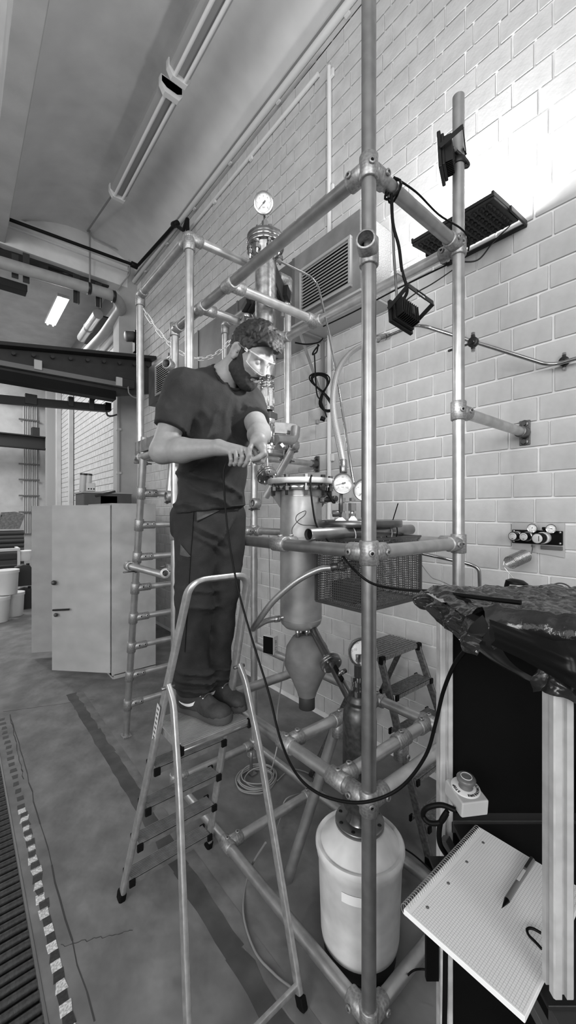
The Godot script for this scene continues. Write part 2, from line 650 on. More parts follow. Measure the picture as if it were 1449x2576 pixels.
func build_next_room() -> void:
	var plaster := M(0.78, 0.85, 0.0, "paint", 1.5, "wall", 0.12)
	var w := MB.new()
	w.box(V(2.86, 3.4, -12.4), V(0.3, 7.2, 8.8), 0.002)
	var wall := structure("wall_far_right", w, M(0.55, 0.8))
	var rest := MB.new()
	for r in 43:
		for c in 39:
			rest.box(V(2.705, (r + 0.5) * COURSE, -8.15 - (c + 0.5 + 0.35 * (r % 2)) * STRETCH), V(0.014, COURSE - 0.012, STRETCH - 0.010), 0.003)
	part(wall, "brickwork", rest, M(0.80, 0.75, 0.0, "paint", 0.6)).set_meta("kind", "stuff")
	var e := MB.new()
	e.box(V(-2, 3.4, -16.7), V(9.6, 7.2, 0.2), 0.002)
	structure("wall_far", e, plaster)
	var c := MB.new()
	c.box(V(-2, 7.1, -12.4), V(9.6, 0.2, 8.8), 0.002)
	structure("ceiling_far", c, plaster)
	# cornice and two pilasters by the far corner
	var co := MB.new()
	co.box(V(1.8, 5.809, -16.45), V(3.6, 0.18, 0.3), 0.01)
	structure("trim_8", co, plaster)
	for a in [[150, 0.16], [180, 0.14]]:
		pass
	var p1 := MB.new()
	p1.box(V(2.62, 3.781, -15.1) * V(1, 0, 1) + V(0, 3.2, 0), V(0.14, 6.4, 0.22), 0.01)
	structure("trim_9", p1, plaster)
	var p2 := MB.new()
	p2.box(V(2.62, 3.584, -13.24) * V(1, 0, 1) + V(0, 3.2, 0), V(0.12, 6.4, 0.16), 0.01)
	structure("trim_10", p2, plaster)
	var p3 := MB.new()
	p3.box(V(2.5, 3.837, -15.724) * V(1, 0, 1) + V(0, 3.2, 0), V(0.3, 6.4, 0.24), 0.01)
	structure("trim_11", p3, M(0.66, 0.85))
	# a ladder of riser conduits on the far wall
	var cd := thing("conduit_rack", "row of thin riser conduits held by cross rails on the far wall", "conduit", V(1.993, 1.783, -16.5))
	for k in 7:
		var x: float = lerpf(V(1.808, 3.86, -16.52).x, V(2.186, 3.893, -16.52).x, k / 6.0)
		var t := MB.new()
		t.tube([V(x, 1.2, -16.55), V(x, 5.7, -16.55)], 0.022 if k % 2 else 0.03, 8)
		part(cd, "conduit", t, M(0.72, 0.5))
	for y in [V(1.993, 5.171, -16.5).y, V(1.993, 3.623, -16.5).y, V(1.993, 3.079, -16.5).y, V(1.993, 2.522, -16.5).y, V(1.993, 1.95, -16.5).y]:
		var t := MB.new()
		t.box(V(V(1.969, 3.872, -16.5).x, y, -16.51), V(0.62, 0.05, 0.04), 0.004)
		part(cd, "cross_rail", t, M(0.4, 0.5))
	# dark crane beam along the far wall
	var cb := thing("crane_beam", "dark steel beam across the far wall above the corrugated stack", "beam", V(1.74, 4.321, -15.9))
	var q := MB.new()
	var xa: float = V(2.492, 4.407, -15.9).x
	var ya: float = V(1.74, 4.108, -15.9).y
	var yb: float = V(1.74, 4.508, -15.9).y
	q.box(V(xa - 2.0, (ya + yb) / 2, -15.9), V(4.0, yb - ya, 0.03), 0.003)
	part(cb, "web", q, M(0.16, 0.6))
	for y in [ya, yb]:
		q = MB.new()
		q.box(V(xa - 2.0, y, -15.9), V(4.0, 0.04, 0.3), 0.004)
		part(cb, "flange", q, M(0.13, 0.6))
	q = MB.new()
	q.box(V(xa - 0.42, yb + 0.16, -15.9), V(0.22, 0.3, 0.2), 0.01)
	part(cb, "buffer", q, M(0.16, 0.6))
	# lit tubes
	lamp_far(V(1.665, 6.259, -9.812), V(0, 0, 1), 0.22, 1.5, 7.0, "lit fluorescent ceiling lamp seen through the portal above the dark girder")
	lamp_far(V(-0.6, 6.9, -13.5), V(0, 0, 1), 0.3, 3.0, 28.0, "fluorescent ceiling lamp of the far hall, the nearer of two left of the portal view")
	lamp_far(V(-3.2, 6.9, -12.0), V(0, 0, 1), 0.3, 3.0, 22.0, "fluorescent ceiling lamp of the far hall, the farther left of the two unseen ones")

func lamp_far(at: Vector3, d: Vector3, w: float, l: float, e: float, label: String) -> void:
	if label == "": label = "fluorescent ceiling lamp of the far hall, hidden above the dark girder"
	var o := thing("ceiling_lamp", label, "lamp", at)
	var t := MB.new()
	t.box(at + V(0, 0.05, 0), V(w, 0.06, l), 0.004)
	part(o, "housing", t, M(0.7, 0.5))
	var g := MB.new()
	for s in [-1.0, 1.0]:
		g.tube([at + V(s * w * 0.25, 0, -l * 0.49), at + V(s * w * 0.25, 0, l * 0.49)], 0.02, 8)
	part(o, "lamp_tube", g, glow(1.0, 3.0))
	g = MB.new()
	g.box(at + V(0, 0.02, 0), V(w * 0.96, 0.004, l * 0.98), 0.001)
	part(o, "lamp_reflector", g, glow(1.0, 1.6))
	area(at + V(0, -0.04, 0), V(0, -1, 0), w, l, e, "ceiling_lamp_light")

func clip(parent: Node3D, at: Vector3, r: float) -> void:
	var c := MB.new()
	c.box(at, V(0.03, r * 2.4, r * 1.6), 0.004)
	part(parent, "clip", c, M(0.78, 0.6))

func build_services() -> void:
	var white := M(0.82, 0.55)
	var black := M(0.09, 0.5)
	# two unlit fluorescent battens in a row under the vault
	var lx := 1.80
	var labels := ["unlit fluorescent ceiling batten, the nearer of the row, running out at the top", "unlit fluorescent ceiling batten, the farther of the row, ending beside its supply conduit"]
	for k in 2:
		var z0: float = [-1.2, -4.12][k]
		var z1: float = [-3.98, -6.02][k]
		var y := 6.52
		var o := thing("fluorescent_batten", labels[k], "ceiling light", V(lx, y + 0.1, (z0 + z1) / 2), "unlit ceiling battens")
		var pr := [Vector2(-0.115, 0.10), Vector2(-0.115, 0.035), Vector2(-0.06, 0.0), Vector2(0.06, 0.0), Vector2(0.115, 0.035), Vector2(0.115, 0.10)]
		var b := MB.new()
		b.extrude(pr, V(lx, y, z0), V(1, 0, 0), V(0, 1, 0), V(0, 0, z1 - z0))
		part(o, "housing", b, M(0.62, 0.5))
		for s in [-1.0, 1.0]:
			b = MB.new()
			b.tube([V(lx + s * 0.055, y - 0.03, z0 - 0.06), V(lx + s * 0.055, y - 0.03, z1 + 0.06)], 0.019, 12)
			part(o, "fluorescent_tube", b, M(0.86, 0.3))
		for z in [z0 - 0.03, z1 + 0.03]:
			b = MB.new()
			b.extrude([Vector2(-0.125, 0.11), Vector2(-0.125, 0.02), Vector2(-0.08, -0.055), Vector2(0.08, -0.055), Vector2(0.125, 0.02), Vector2(0.125, 0.11)], V(lx, y, z - 0.03), V(1, 0, 0), V(0, 1, 0), V(0, 0, 0.06))
			part(o, "end_cap", b, white)
		for z in [lerpf(z0, z1, 0.2), lerpf(z0, z1, 0.8)]:
			b = MB.new()
			b.rod(V(lx, y + 0.1, z), V(lx, 6.93, z), 0.012, 8)
			part(o, "hanger", b, white)
	# supply conduit from the batten to the lintel and down
	var sc := thing("supply_conduit", "thin grey conduit from the end of the ceiling battens down over the lintel", "conduit", V(lx, 6.8, -6.0))
	var m := MB.new()
	m.tube(bend([V(lx, 6.6, -6.0), V(lx, 6.72, -6.3), V(lx - 0.04, 6.86, -7.60), V(1.809, 6.948, -7.62), V(1.809, 5.987, -7.62)], 0.04), 0.014, 8)
	part(sc, "conduit", m, M(0.55, 0.5))
	m = MB.new()
	m.box(V(1.818, 6.953, -7.66), V(0.07, 0.07, 0.05), 0.006)
	part(sc, "junction_box", m, M(0.5, 0.5))
	m = MB.new()
	m.tube(bend([V(1.824, 6.89, -7.63), V(1.876, 6.821, -7.63), V(2.468, 6.771, -7.63), V(2.497, 6.634, -7.63), V(2.497, 6.41, -7.63), V(2.289, 6.067, -7.7)], 0.03), 0.012, 8)
	part(sc, "conduit", m, M(0.6, 0.5))

	# white pipes along the top of the brick wall
	var p1 := thing("ceiling_pipe", "white painted pipe running along the top edge of the brick wall under the ceiling", "pipe", V(2.62, 6.33, -3.5))
	m = MB.new()
	m.tube([V(2.60, 6.34, 0.5), V(2.60, 6.34, -7.7)], 0.035, 12)
	part(p1, "pipe", m, M(0.80, 0.4))
	for k in 8: clip(p1, V(2.63, 6.34, -0.4 - k * 0.97), 0.036)
	p1 = thing("ceiling_pipe", "thin dark pipe in the shadow right under the ceiling edge, above the white one", "pipe", V(2.62, 6.47, -3.5))
	m = MB.new()
	m.tube([V(2.63, 6.46, 0.5), V(2.63, 6.46, -7.7)], 0.022, 10)
	part(p1, "pipe", m, M(0.5, 0.4))
	for k in 6: clip(p1, V(2.645, 6.46, -0.9 - k * 1.25), 0.024)
	var p2 := thing("wall_conduit", "white wall conduit below the ceiling pipe that turns down the brick wall behind the scaffold", "conduit", V(2.65, 6.1, -3.5))
	m = MB.new()
	m.tube([V(2.645, 6.115, -2.72), V(2.645, 6.115, -7.6)], 0.021, 12)
	part(p2, "conduit", m, white)
	m = MB.new()
	m.tube([V(2.645, 6.06, -2.575), V(2.645, 1.3, -2.575)], 0.021, 12)
	part(p2, "conduit", m, white)
	for y in [5.98, 4.92, 3.1, 2.45, 1.9]:
		m = MB.new()
		m.box(V(2.65, y, -2.545), V(0.03, 0.07, 0.05), 0.008)
		part(p2, "clip", m, white)
	for z in [-3.85, -4.7, -5.6]:
		m = MB.new()
		m.box(V(2.65, 6.10, z), V(0.035, 0.07, 0.06), 0.008)
		part(p2, "clip", m, white)

	# thin black pipe along the lintel and up the wall
	var bp := thing("black_pipe", "thin black pipe along the concrete lintel that bends up the wall corner", "pipe", V(1.5, 6.3, -7.2))
	m = MB.new()
	m.tube(bend([V(-1.5, 6.25, -7.2), V(2.489, 6.352, -7.2), V(2.55, 6.315, -5.736), V(2.55, 6.06, -5.433), V(2.5, 6.095, -5.199), V(2.5, 5.575, -5.199)], 0.06), 0.026, 10)
	part(bp, "pipe", m, black)
	m = MB.new()
	m.rod(V(2.384, 6.352, -7.2), V(2.496, 6.347, -7.2), 0.05, 10)
	part(bp, "coupling", m, black)
	m = MB.new()
	m.rod(V(2.55, 6.341, -5.793), V(2.55, 6.286, -5.651), 0.045, 10)
	part(bp, "coupling", m, black)

	# big lagged pipe
	var lp := thing("lagged_pipe", "big light grey pipe crossing under the lintel, ending in an elbow", "pipe", V(1.5, 5.7, -7.4))
	m = MB.new()
	m.tube(bend([V(-2.0, 5.62, -7.4), V(2.16, 5.79, -7.4), V(2.36, 5.74, -7.6), V(2.3, 5.55, -8.6), V(2.25, 5.55, -10.0)], 0.22), 0.09, 18)
	part(lp, "pipe", m, M(0.66, 0.55, 0.0, "paint", 0.5))
	for x in [1.72, 2.12]:
		m = MB.new()
		m.ring(V(x, 5.772, -7.4), V(x + 0.05, 5.774, -7.4), 0.10, 0.085, 18)
		part(lp, "pipe_clamp", m, M(0.2, 0.4, 0.5))
	for a in [[V(1.565, 6.011, -7.54), V(1.565, 5.522, -7.54)], [V(1.919, 5.993, -7.54), V(1.919, 5.571, -7.54)]]:
		m = MB.new()
		m.bar(a[0], a[1], 0.07, 0.02, Vector3.BACK)
		m.bar(a[0] + V(0.05, 0, 0), a[1] + V(0.05, 0, 0), 0.02, 0.05, Vector3.BACK)
		part(lp, "hanger", m, M(0.22, 0.5, 0.4))
	for a in [[V(0.71, 5.996, -7.54), V(0.71, 5.621, -7.54)], [V(0.857, 6.07, -7.54), V(0.857, 5.601, -7.54)]]:
		m = MB.new()
		m.bar(a[0], a[1], 0.09, 0.02, Vector3.BACK)
		part(lp, "hanger", m, M(0.24, 0.5, 0.3))
	# dark cable tray under the lintel
	var ct := thing("cable_tray", "dark ragged cable tray under the lintel behind the big pipe", "cable tray", V(1.0, 6.0, -7.7))
	m = MB.new()
	m.box(V(-0.6, 6.02, -7.85), V(3.6, 0.2, 0.2), 0.01)
	m.box(V(-0.75, 5.62, -7.85), V(3.3, 0.12, 0.2), 0.01)
	part(ct, "tray", m, M(0.13, 0.8))
	m = MB.new()
	for k in 6:
		var pth := []
		for q in 14: pth.append(V(-1.6 + q * 0.29, 6.13 + rng.randf_range(-0.02, 0.03), -7.78 - k * 0.03))
		m.tube(curve(pth, 3), 0.02, 6)
	part(ct, "cables", m, M(0.1, 0.7))
	# silver duct and cable ladder deeper under the ceiling of the next hall
	var dd := thing("duct", "shiny insulated duct running away under the far ceiling beside the lit lamp", "duct", V(2.2, 5.6, -9.0))
	m = MB.new()
	m.tube([V(2.166, 5.884, -8.482), V(2.274, 6.067, -10.346)], 0.095, 16)
	part(dd, "duct_tube", m, M(0.72, 0.25, 0.7))
	m = MB.new()
	m.ring(V(2.219, 5.972, -9.415), V(2.23, 5.987, -9.497), 0.105, 0.09, 16)
	part(dd, "duct_band", m, M(0.5, 0.3, 0.7))
	dd = thing("cable_ladder", "dark cable ladder hanging beside the silver duct in the far hall", "cable tray", V(2.4, 5.5, -9.2))
	m = MB.new()
	m.bar(V(2.425, 5.952, -8.657), V(2.574, 6.066, -10.616), 0.36, 0.03)
	part(dd, "ladder_bed", m, M(0.16, 0.7))
	m = MB.new()
	m.bar(V(2.626, 5.797, -8.75), V(2.657, 5.785, -10.026), 0.10, 0.1)
	part(dd, "ladder_rail", m, M(0.75, 0.3, 0.4))

	# the dark steel girder of the roller gate
	var gd := thing("gate_girder", "deep dark steel girder spanning the portal at the left", "beam", V(1.0, 4.2, -6.85))
	var dark := M(0.19, 0.55, 0.0, "steel", 0.8)
	m = MB.new()
	m.extrude([Vector2(0, 4.24), Vector2(2.62, 4.58), Vector2(2.62, 4.02), Vector2(2.02, 3.86), Vector2(0, 3.86), Vector2(-4, 3.86), Vector2(-4, 4.24)], V(0, 0, -6.85), V(1, 0, 0), V(0, 1, 0), V(0, 0, -0.06))
	part(gd, "web", m, M(0.19, 0.55, 0.0, "steel", 0.8))
	m = MB.new()
	m.bar(V(-4, 4.22, -6.8), V(0.2, 4.22, -6.8), 0.24, 0.05)
	m.bar(V(0.2, 4.22, -6.8), V(2.64, 4.6, -6.8), 0.24, 0.05)
	part(gd, "top_flange", m, M(0.1, 0.5))
	m = MB.new()
	m.bar(V(-4, 3.85, -6.86), V(2.0, 3.85, -6.86), 0.2, 0.14)
	part(gd, "bottom_chord", m, M(0.08, 0.5))
	m = MB.new()
	m.bar(V(-4, 4.03, -6.79), V(0.4, 4.01, -6.79), 0.08, 0.07)
	m.bar(V(0.4, 4.01, -6.79), V(2.22, 4.04, -6.79), 0.08, 0.07)
	part(gd, "light_strip", m, M(0.42, 0.5))
	for a in [V(0.911, 4.081, -6.74), V(2.041, 4.076, -6.74)]:
		m = MB.new()
		m.box(a, V(0.10, 0.14, 0.03), 0.006)
		part(gd, "bracket", m, M(0.7, 0.5))
	for k in 9:
		m = MB.new()
		var x := 0.62 + k * 0.24
		m.hexa(V(x, lerpf(4.13, 4.48, (x - 0.2) / 2.4), -6.82), V(x, lerpf(4.13, 4.48, (x - 0.2) / 2.4), -6.78), 0.028)
		part(gd, "bolt", m, dark)
	m = MB.new()
	m.box(V(2.193, 4.079, -6.78), V(0.2, 0.14, 0.1), 0.01)
	part(gd, "end_stop", m, M(0.17, 0.5))
	m = MB.new()
	m.tube(bend([V(2.18, 4.027, -6.74), V(2.193, 3.911, -6.74), V(2.271, 3.859, -6.74), V(2.336, 3.865, -6.74)], 0.03), 0.012, 6)
	part(gd, "cable", m, M(0.5, 0.5))
	m = MB.new()
	m.rod(V(2.193, 4.912, -6.9), V(2.338, 4.947, -6.9), 0.085, 16, 0.01)
	part(gd, "motor", m, M(0.3, 0.5))
	m = MB.new()
	m.box(V(2.344, 4.847, -6.86), V(0.06, 0.36, 0.12), 0.006)
	part(gd, "motor_plate", m, M(0.08, 0.5))
	# black running rail of the gate
	var rl := thing("running_rail", "black horizontal rail with joint plates hanging below the girder", "rail", V(1.0, 3.7, -7.4))
	m = MB.new()
	m.bar(V(-3.5, 3.36, -7.4), V(2.02, 3.765, -7.4), 0.1, 0.12)
	part(rl, "rail", m, M(0.12, 0.5))
	for a in [V(0.899, 3.712, -7.36), V(1.456, 3.774, -7.36), V(1.772, 3.775, -7.36)]:
		m = MB.new()
		m.box(a, V(0.16 if a.x < 1.0 else 0.08, 0.16, 0.08), 0.006)
		part(rl, "joint_plate", m, M(0.16, 0.5))
	m = MB.new()
	m.box(V(2.04, 3.79, -7.4), V(0.1, 0.14, 0.14), 0.006)
	part(rl, "end_box", m, M(0.06, 0.5))
	m = MB.new()
	m.tube(bend([V(2.021, 3.704, -7.38), V(2.034, 3.637, -7.38), V(2.107, 3.641, -7.38), V(2.194, 3.683, -7.38)], 0.05), 0.016, 6)
	part(rl, "cable", m, M(0.15, 0.5))
	m = MB.new()
	m.bar(V(1.766, 3.849, -7.36), V(1.833, 3.943, -7.3), 0.05, 0.06)
	part(rl, "strut", m, M(0.1, 0.5))
	# conduit down the pier
	var pc := thing("pier_conduit", "thin grey conduit down the inner edge of the pier", "conduit", V(2.36, 3, -7.74))
	m = MB.new()
	m.tube([V(2.324, 4.234, -7.72), V(2.324, 2.046, -7.72)], 0.03, 10)
	part(pc, "conduit", m, M(0.62, 0.5))
	for y in [1080, 1188]:
		m = MB.new()
		m.box(V(2.331, 3.493, -7.72), V(0.09, 0.05, 0.06), 0.008)
		part(pc, "clip", m, M(0.7, 0.5))
		break
	m = MB.new()
	m.box(V(2.331, 2.677, -7.72), V(0.09, 0.05, 0.06), 0.008)
	part(pc, "clip", m, M(0.7, 0.5))

	# tall cabinet standing open
	var cm := M(0.69, 0.55, 0.0, "paint", 0.7)
	var cb := thing("locker", "tall pale grey metal locker with both doors swung open, seen from its side", "locker", V(1.65, 0, -5.4))
	m = MB.new()
	m.box(V(1.65, 1.04, -4.87), V(0.52, 2.0, 0.025), 0.003)
	m.box(V(1.65, 1.04, -5.93), V(0.52, 2.0, 0.025), 0.003)
	m.box(V(1.90, 1.04, -5.4), V(0.02, 2.0, 1.06), 0.003)
	m.box(V(1.65, 2.04, -5.4), V(0.52, 0.025, 1.08), 0.003)
	m.box(V(1.65, 0.06, -5.4), V(0.50, 0.08, 1.06), 0.003)
	part(cb, "body", m, cm)
	m = MB.new()
	m.box(V(1.42, 0.02, -5.4), V(0.04, 0.07, 1.06), 0.003)
	m.box(V(1.66, 0.02, -4.87), V(0.5, 0.07, 0.025), 0.003)
	part(cb, "plinth", m, cm)
	for y in [0.55, 1.05, 1.55]:
		m = MB.new()
		m.box(V(1.65, y, -5.4), V(0.48, 0.02, 1.02), 0.003)
		part(cb, "shelf", m, cm)
	m = MB.new()
	m.bar(V(1.385, 1.05, -4.89), V(0.88, 1.05, -5.43), 1.96, 0.022, V(-0.73, 0, 0.68), 0.003)
	var dr := part(cb, "door", m, cm)
	m = MB.new()
	m.bar(V(0.875, 0.792, -5.378), V(1.014, 0.811, -5.21), 0.02, 0.02)
	part(dr, "handle", m, M(0.2, 0.4, 0.6))
	m = MB.new()
	m.rod(V(0.906, 0.728, -5.391), V(0.895, 0.743, -5.323), 0.022, 12)
	m.rod(V(0.888, 1.11, -5.407), V(0.877, 1.121, -5.338), 0.028, 8)
	part(dr, "lock", m, M(0.25, 0.4, 0.6))
	m = MB.new()
	m.bar(V(1.385, 1.05, -5.94), V(0.776, 1.05, -6.27), 1.96, 0.022, V(-0.5, 0, 0.86), 0.003)
	part(cb, "door", m, M(0.64, 0.55, 0.0, "paint", 0.7))
	# machine behind the locker
	var mc := thing("machine_cabinet", "dark grey machine housing standing behind the locker, its top just showing", "machine", V(2.1, 0, -7.2))
	m = MB.new()
	m.box(V(1.95, 1.14, -7.3), V(0.75, 2.24, 0.6), 0.01)
	part(mc, "housing", m, M(0.30, 0.5, 0.0, "paint", 0.6))
	m = MB.new()
	m.box(V(1.95, 2.27, -7.3), V(0.79, 0.03, 0.64), 0.006)
	part(mc, "lid", m, M(0.6, 0.4))
	m = MB.new()
	m.bar(V(1.743, 2.209, -6.99), V(2.053, 2.297, -6.99), 0.03, 0.035)
	part(mc, "arm", m, M(0.12, 0.5))
	m = MB.new()
	m.box(V(1.957, 2.124, -7.1), V(0.28, 0.2, 0.2), 0.01)
	part(mc, "side_box", m, M(0.55, 0.5))
	var cn := ["white tin with dark lid on the machine behind the locker, the left one", "white tin with dark lid behind the locker, the right one touching the bottle carrier"]
	for k in 2:
		var at: Vector3 = [V(1.595, 2.232, -7.2), V(1.679, 2.234, -7.2)][k]
		at.y = 2.286
		var o := thing("tin", cn[k], "tin", at, "tins on the machine")
		m = MB.new()
		m.lathe([Vector2(0, 0), Vector2(0.048, 0), Vector2(0.05, 0.005), Vector2(0.05, 0.27), Vector2(0, 0.27)], at, V(0.06, 1, 0), 16)
		part(o, "can", m, M(0.75, 0.45))
		m = MB.new()
		m.lathe([Vector2(0, 0.27), Vector2(0.052, 0.27), Vector2(0.052, 0.30), Vector2(0, 0.30)], at, V(0.06, 1, 0), 16)
		part(o, "lid", m, M(0.15, 0.4))
	var cr := thing("bottle_carrier", "small pale carrier box with holes beside the two tins", "carrier", V(1.688, 2.145, -7.06) * V(1, 0, 1) + V(0, 2.286, 0))
	m = MB.new()
	m.box(cr.position + V(0, 0.07, 0), V(0.13, 0.14, 0.08), 0.012)
	part(cr, "box", m, M(0.8, 0.4))
	for k in 3:
		m = MB.new()
		m.rod(cr.position + V(-0.04 + k * 0.04, 0.04, 0.038), cr.position + V(-0.04 + k * 0.04, 0.04, 0.044), 0.012, 10)
		part(cr, "hole", m, M(0.08, 0.5))

	# buckets and cans on the floor of the far hall
	var bl := ["white plastic bucket with lid stacked on two others at the left edge", "white bucket at the lower left, cut by the edge of the photo", "white bucket with lid at the lower right of the stack beside the dark canisters", "small white bucket standing behind the stack next to the locker door"]
	var bs := [[V(0.749, 0, -8.713) + V(0, 0.45, 0), 0.185, 0.44], [V(0.589, 0, -8.745), 0.165, 0.44], [V(0.842, 0, -9.067), 0.165, 0.44], [V(1.188, 0, -10.45) + V(0.15, 0.72, -1.6), 0.15, 0.25]]
	bs[0][0] = bs[1][0].lerp(bs[2][0], 0.5) + V(0, 0.452, 0.02)
	for k in 4:
		var at: Vector3 = bs[k][0]
		var r: float = bs[k][1]
		var h: float = bs[k][2]
		var o := thing("bucket", bl[k], "bucket", at, "white buckets")
		m = MB.new()
		m.lathe([Vector2(0, 0), Vector2(r * 0.84, 0), Vector2(r * 0.87, 0.012), Vector2(r * 0.97, h * 0.9), Vector2(r * 0.97, h * 0.98), Vector2(0, h * 0.98)], at, Vector3.UP, 28)
		part(o, "pail", m, M(0.84, 0.4))
		m = MB.new()
		m.lathe([Vector2(r * 0.97, h * 0.88), Vector2(r * 1.03, h * 0.88), Vector2(r * 1.04, h), Vector2(r * 0.96, h * 1.01), Vector2(r * 0.92, h * 0.99), Vector2(0, h * 0.99)], at, Vector3.UP, 28)
		part(o, "lid", m, M(0.88, 0.4))
	var jl := ["dark canister standing on the floor right of the white buckets", "dark canister on top of the other one, right of the upper bucket"]
	for k in 2:
		var at := V(1.077, 0, -9.597)
		if k == 1: at += V(-0.03, 0.47, 0.02)
		var o := thing("canister", jl[k], "canister", at, "dark canisters")
		m = MB.new()
		m.extrude([Vector2(-0.15, 0), Vector2(0.15, 0), Vector2(0.155, 0.28), Vector2(0.10, 0.40), Vector2(-0.02, 0.42), Vector2(-0.15, 0.38)], at + V(0, 0, 0.09), V(1, 0, 0), V(0, 1, 0), V(0, 0, -0.2))
		part(o, "can", m, M(0.2, 0.5))
		m = MB.new()
		m.rod(at + V(0.07, 0.40, 0), at + V(0.07, 0.44, 0), 0.03, 12)
		part(o, "cap", m, M(0.1, 0.5))
	# light frame box behind the buckets
	var fb := thing("framed_crate", "dark slatted crate with a pale frame behind the white buckets", "crate", V(0.775, 0, -10.301) + V(0, 0, -1.6))
	var fp: Vector3 = fb.position
	for s in [[-0.42, 0.0], [0.42, 0.0]]:
		m = MB.new()
		m.box(fp + V(s[0], 0.5, s[1]), V(0.06, 1.0, 0.06), 0.005)
		part(fb, "frame_post", m, M(0.82, 0.5))
	m = MB.new()
	m.box(fp + V(0, 1.02, 0), V(0.9, 0.07, 0.07), 0.005)
	m.bar(fp + V(0.42, 1.02, 0), fp + V(0.42, 1.02, -0.6), 0.06, 0.06)
	part(fb, "frame_top", m, M(0.82, 0.5))
	for k in 6:
		m = MB.new()
		m.box(fp + V(0, 0.15 + k * 0.14, -0.02), V(0.78, 0.10, 0.03), 0.005)
		part(fb, "slat", m, M([0.22, 0.13, 0.28, 0.12, 0.25, 0.2][k], 0.7))
	# stack of long bundles with covers on it, against the far wall
	var st := thing("corrugated_stack", "stack of dark corrugated sheets lying in front of the far wall", "stack", V(1.703, 0, -17.821) + V(0, 0, 0.6))
	var sp: Vector3 = V(0.6, 0, -14.6)
	st.position = sp
	for k in 11:
		m = MB.new()
		m.tube([sp + V(-1.6, 0.07 + k * 0.125, -0.02 * (k % 2)), sp + V(1.0, 0.07 + k * 0.125, 0.02 * (k % 3))], 0.068, 8)
		part(st, "sheet", m, M(0.32 - 0.05 * (k % 3), 0.8))
	m = MB.new()
	m.box(sp + V(-0.3, 0.68, -0.3), V(2.5, 1.36, 0.4), 0.02)
	part(st, "bundle", m, M(0.2, 0.8))
	var cl := ["grey wrapped bale with slanted end on the stack of dark sheets, the wide one", "grey wrapped bale leaning at the right end of the stack of dark sheets"]
	for k in 2:
		var bx: float = [-0.35, 0.62][k]
		var wd: float = [0.62, 0.26][k]
		var o := thing("bale", cl[k], "bale", sp + V(bx, 1.43, -0.1), "grey bales on the stack")
		m = MB.new()
		m.extrude([Vector2(-wd, 0), Vector2(wd, 0), Vector2(wd * 1.1 + 0.12, 0.42), Vector2(wd * 0.6, 0.52), Vector2(-wd * 0.7, 0.5)], sp + V(bx, 1.44, 0.1), V(1, 0, 0), V(0, 1, 0), V(0, 0, -0.4))
		part(o, "wrap", m, M(0.5, 0.8, 0.0, "cloth", 0.3))

const R := 0.0272

# a malleable pipe fitting: a sleeve round the run and a socket on each branch, with grub screws
func fitting(parent: Node3D, at: Vector3, run: Vector3, branches: Array, open := false, screw_side := Vector3.ZERO) -> void:
	var m := MB.new()
	var ru := run.normalized()
	m.ring(at - ru * 0.045, at + ru * 0.045, R + 0.0085, R - 0.001, 20, 0.003)
	for b in branches:
		var d: Vector3 = b.normalized()
		m.ring(at + d * (R * 0.6), at + d * 0.092, R + 0.0078, R - 0.001 if not open else R - 0.004, 20, 0.003)
	var o := part(parent, "fitting", m, fit_mat())
	for b in branches:
		var d: Vector3 = b.normalized()
		var side := d.cross(ru).normalized() if screw_side == Vector3.ZERO else screw_side
		if side.y < -0.1: side = -side
		if absf(side.y) < 0.1 and side.dot(V(0, 1.95, 0) - at) < 0: side = -side
		screw(o, at + d * 0.066 + side * (R + 0.007), side)
	var s2: Vector3 = branches[0].normalized() if branches.size() > 0 else Vector3.BACK
	var side2 := -s2
	if absf(ru.y) > 0.9:
		side2 = V(-0.55, 0, 0.83)
		for b in branches:
			if b.normalized().dot(side2) > 0.9: side2 = V(0.83, 0, 0.55)
	elif absf(s2.y) < 0.5: side2 = V(0, 1, 0)
	screw(o, at + side2 * (R + 0.007), side2)

func screw(o: Node3D, at: Vector3, d: Vector3) -> void:
	var m := MB.new()
	m.ring(at, at + d * 0.009, 0.0125, 0.0062, 14, 0.0015)
	part(o, "boss", m, fit_mat())
	m = MB.new()
	m.rod(at - d * 0.002, at + d * 0.004, 0.0066, 8)
	part(o, "grub_screw", m, M(0.12, 0.4, 0.7))

func fit_mat() -> StandardMaterial3D:
	return M(0.74, 0.45, 0.7, "galv", 0.05, "fine", 0.35)

func tube_mat(k := 0) -> StandardMaterial3D:
	return M([0.76, 0.64, 0.82][k], 0.38, 0.8, "steel", 0.35)

func pole(parent: Node3D, a: Vector3, b: Vector3, k := 0, r := R) -> MeshInstance3D:
	var m := MB.new()
	m.tube([a, b], r, 24, true)
	return part(parent, "tube", m, tube_mat(k))

func base_plate(parent: Node3D, at: Vector3) -> void:
	var m := MB.new()
	m.rod(at, at + V(0, 0.008, 0), 0.058, 20)
	m.ring(at + V(0, 0.008, 0), at + V(0, 0.07, 0), R + 0.008, R - 0.001, 20)
	part(parent, "base_flange", m, fit_mat())

# flange plate on the wall at the end of a tie
func wall_flange(parent: Node3D, at: Vector3) -> void:
	var m := MB.new()
	m.box(at + V(-0.006, 0, 0), V(0.012, 0.15, 0.06), 0.003)
	m.ring(at + V(-0.085, 0, 0), at + V(-0.01, 0, 0), R + 0.008, R - 0.001, 20)
	part(parent, "wall_flange", m, M(0.5, 0.4, 0.8, "galv", 0.05))
	for s in [-1.0, 1.0]:
		m = MB.new()
		m.rod(at + V(-0.012, 0.055 * s, 0), at + V(-0.016, 0.055 * s, 0), 0.022, 14)
		m.hexa(at + V(-0.016, 0.055 * s, 0), at + V(-0.03, 0.055 * s, 0), 0.015)
		part(parent, "anchor_bolt", m, M(0.35, 0.35, 0.8))

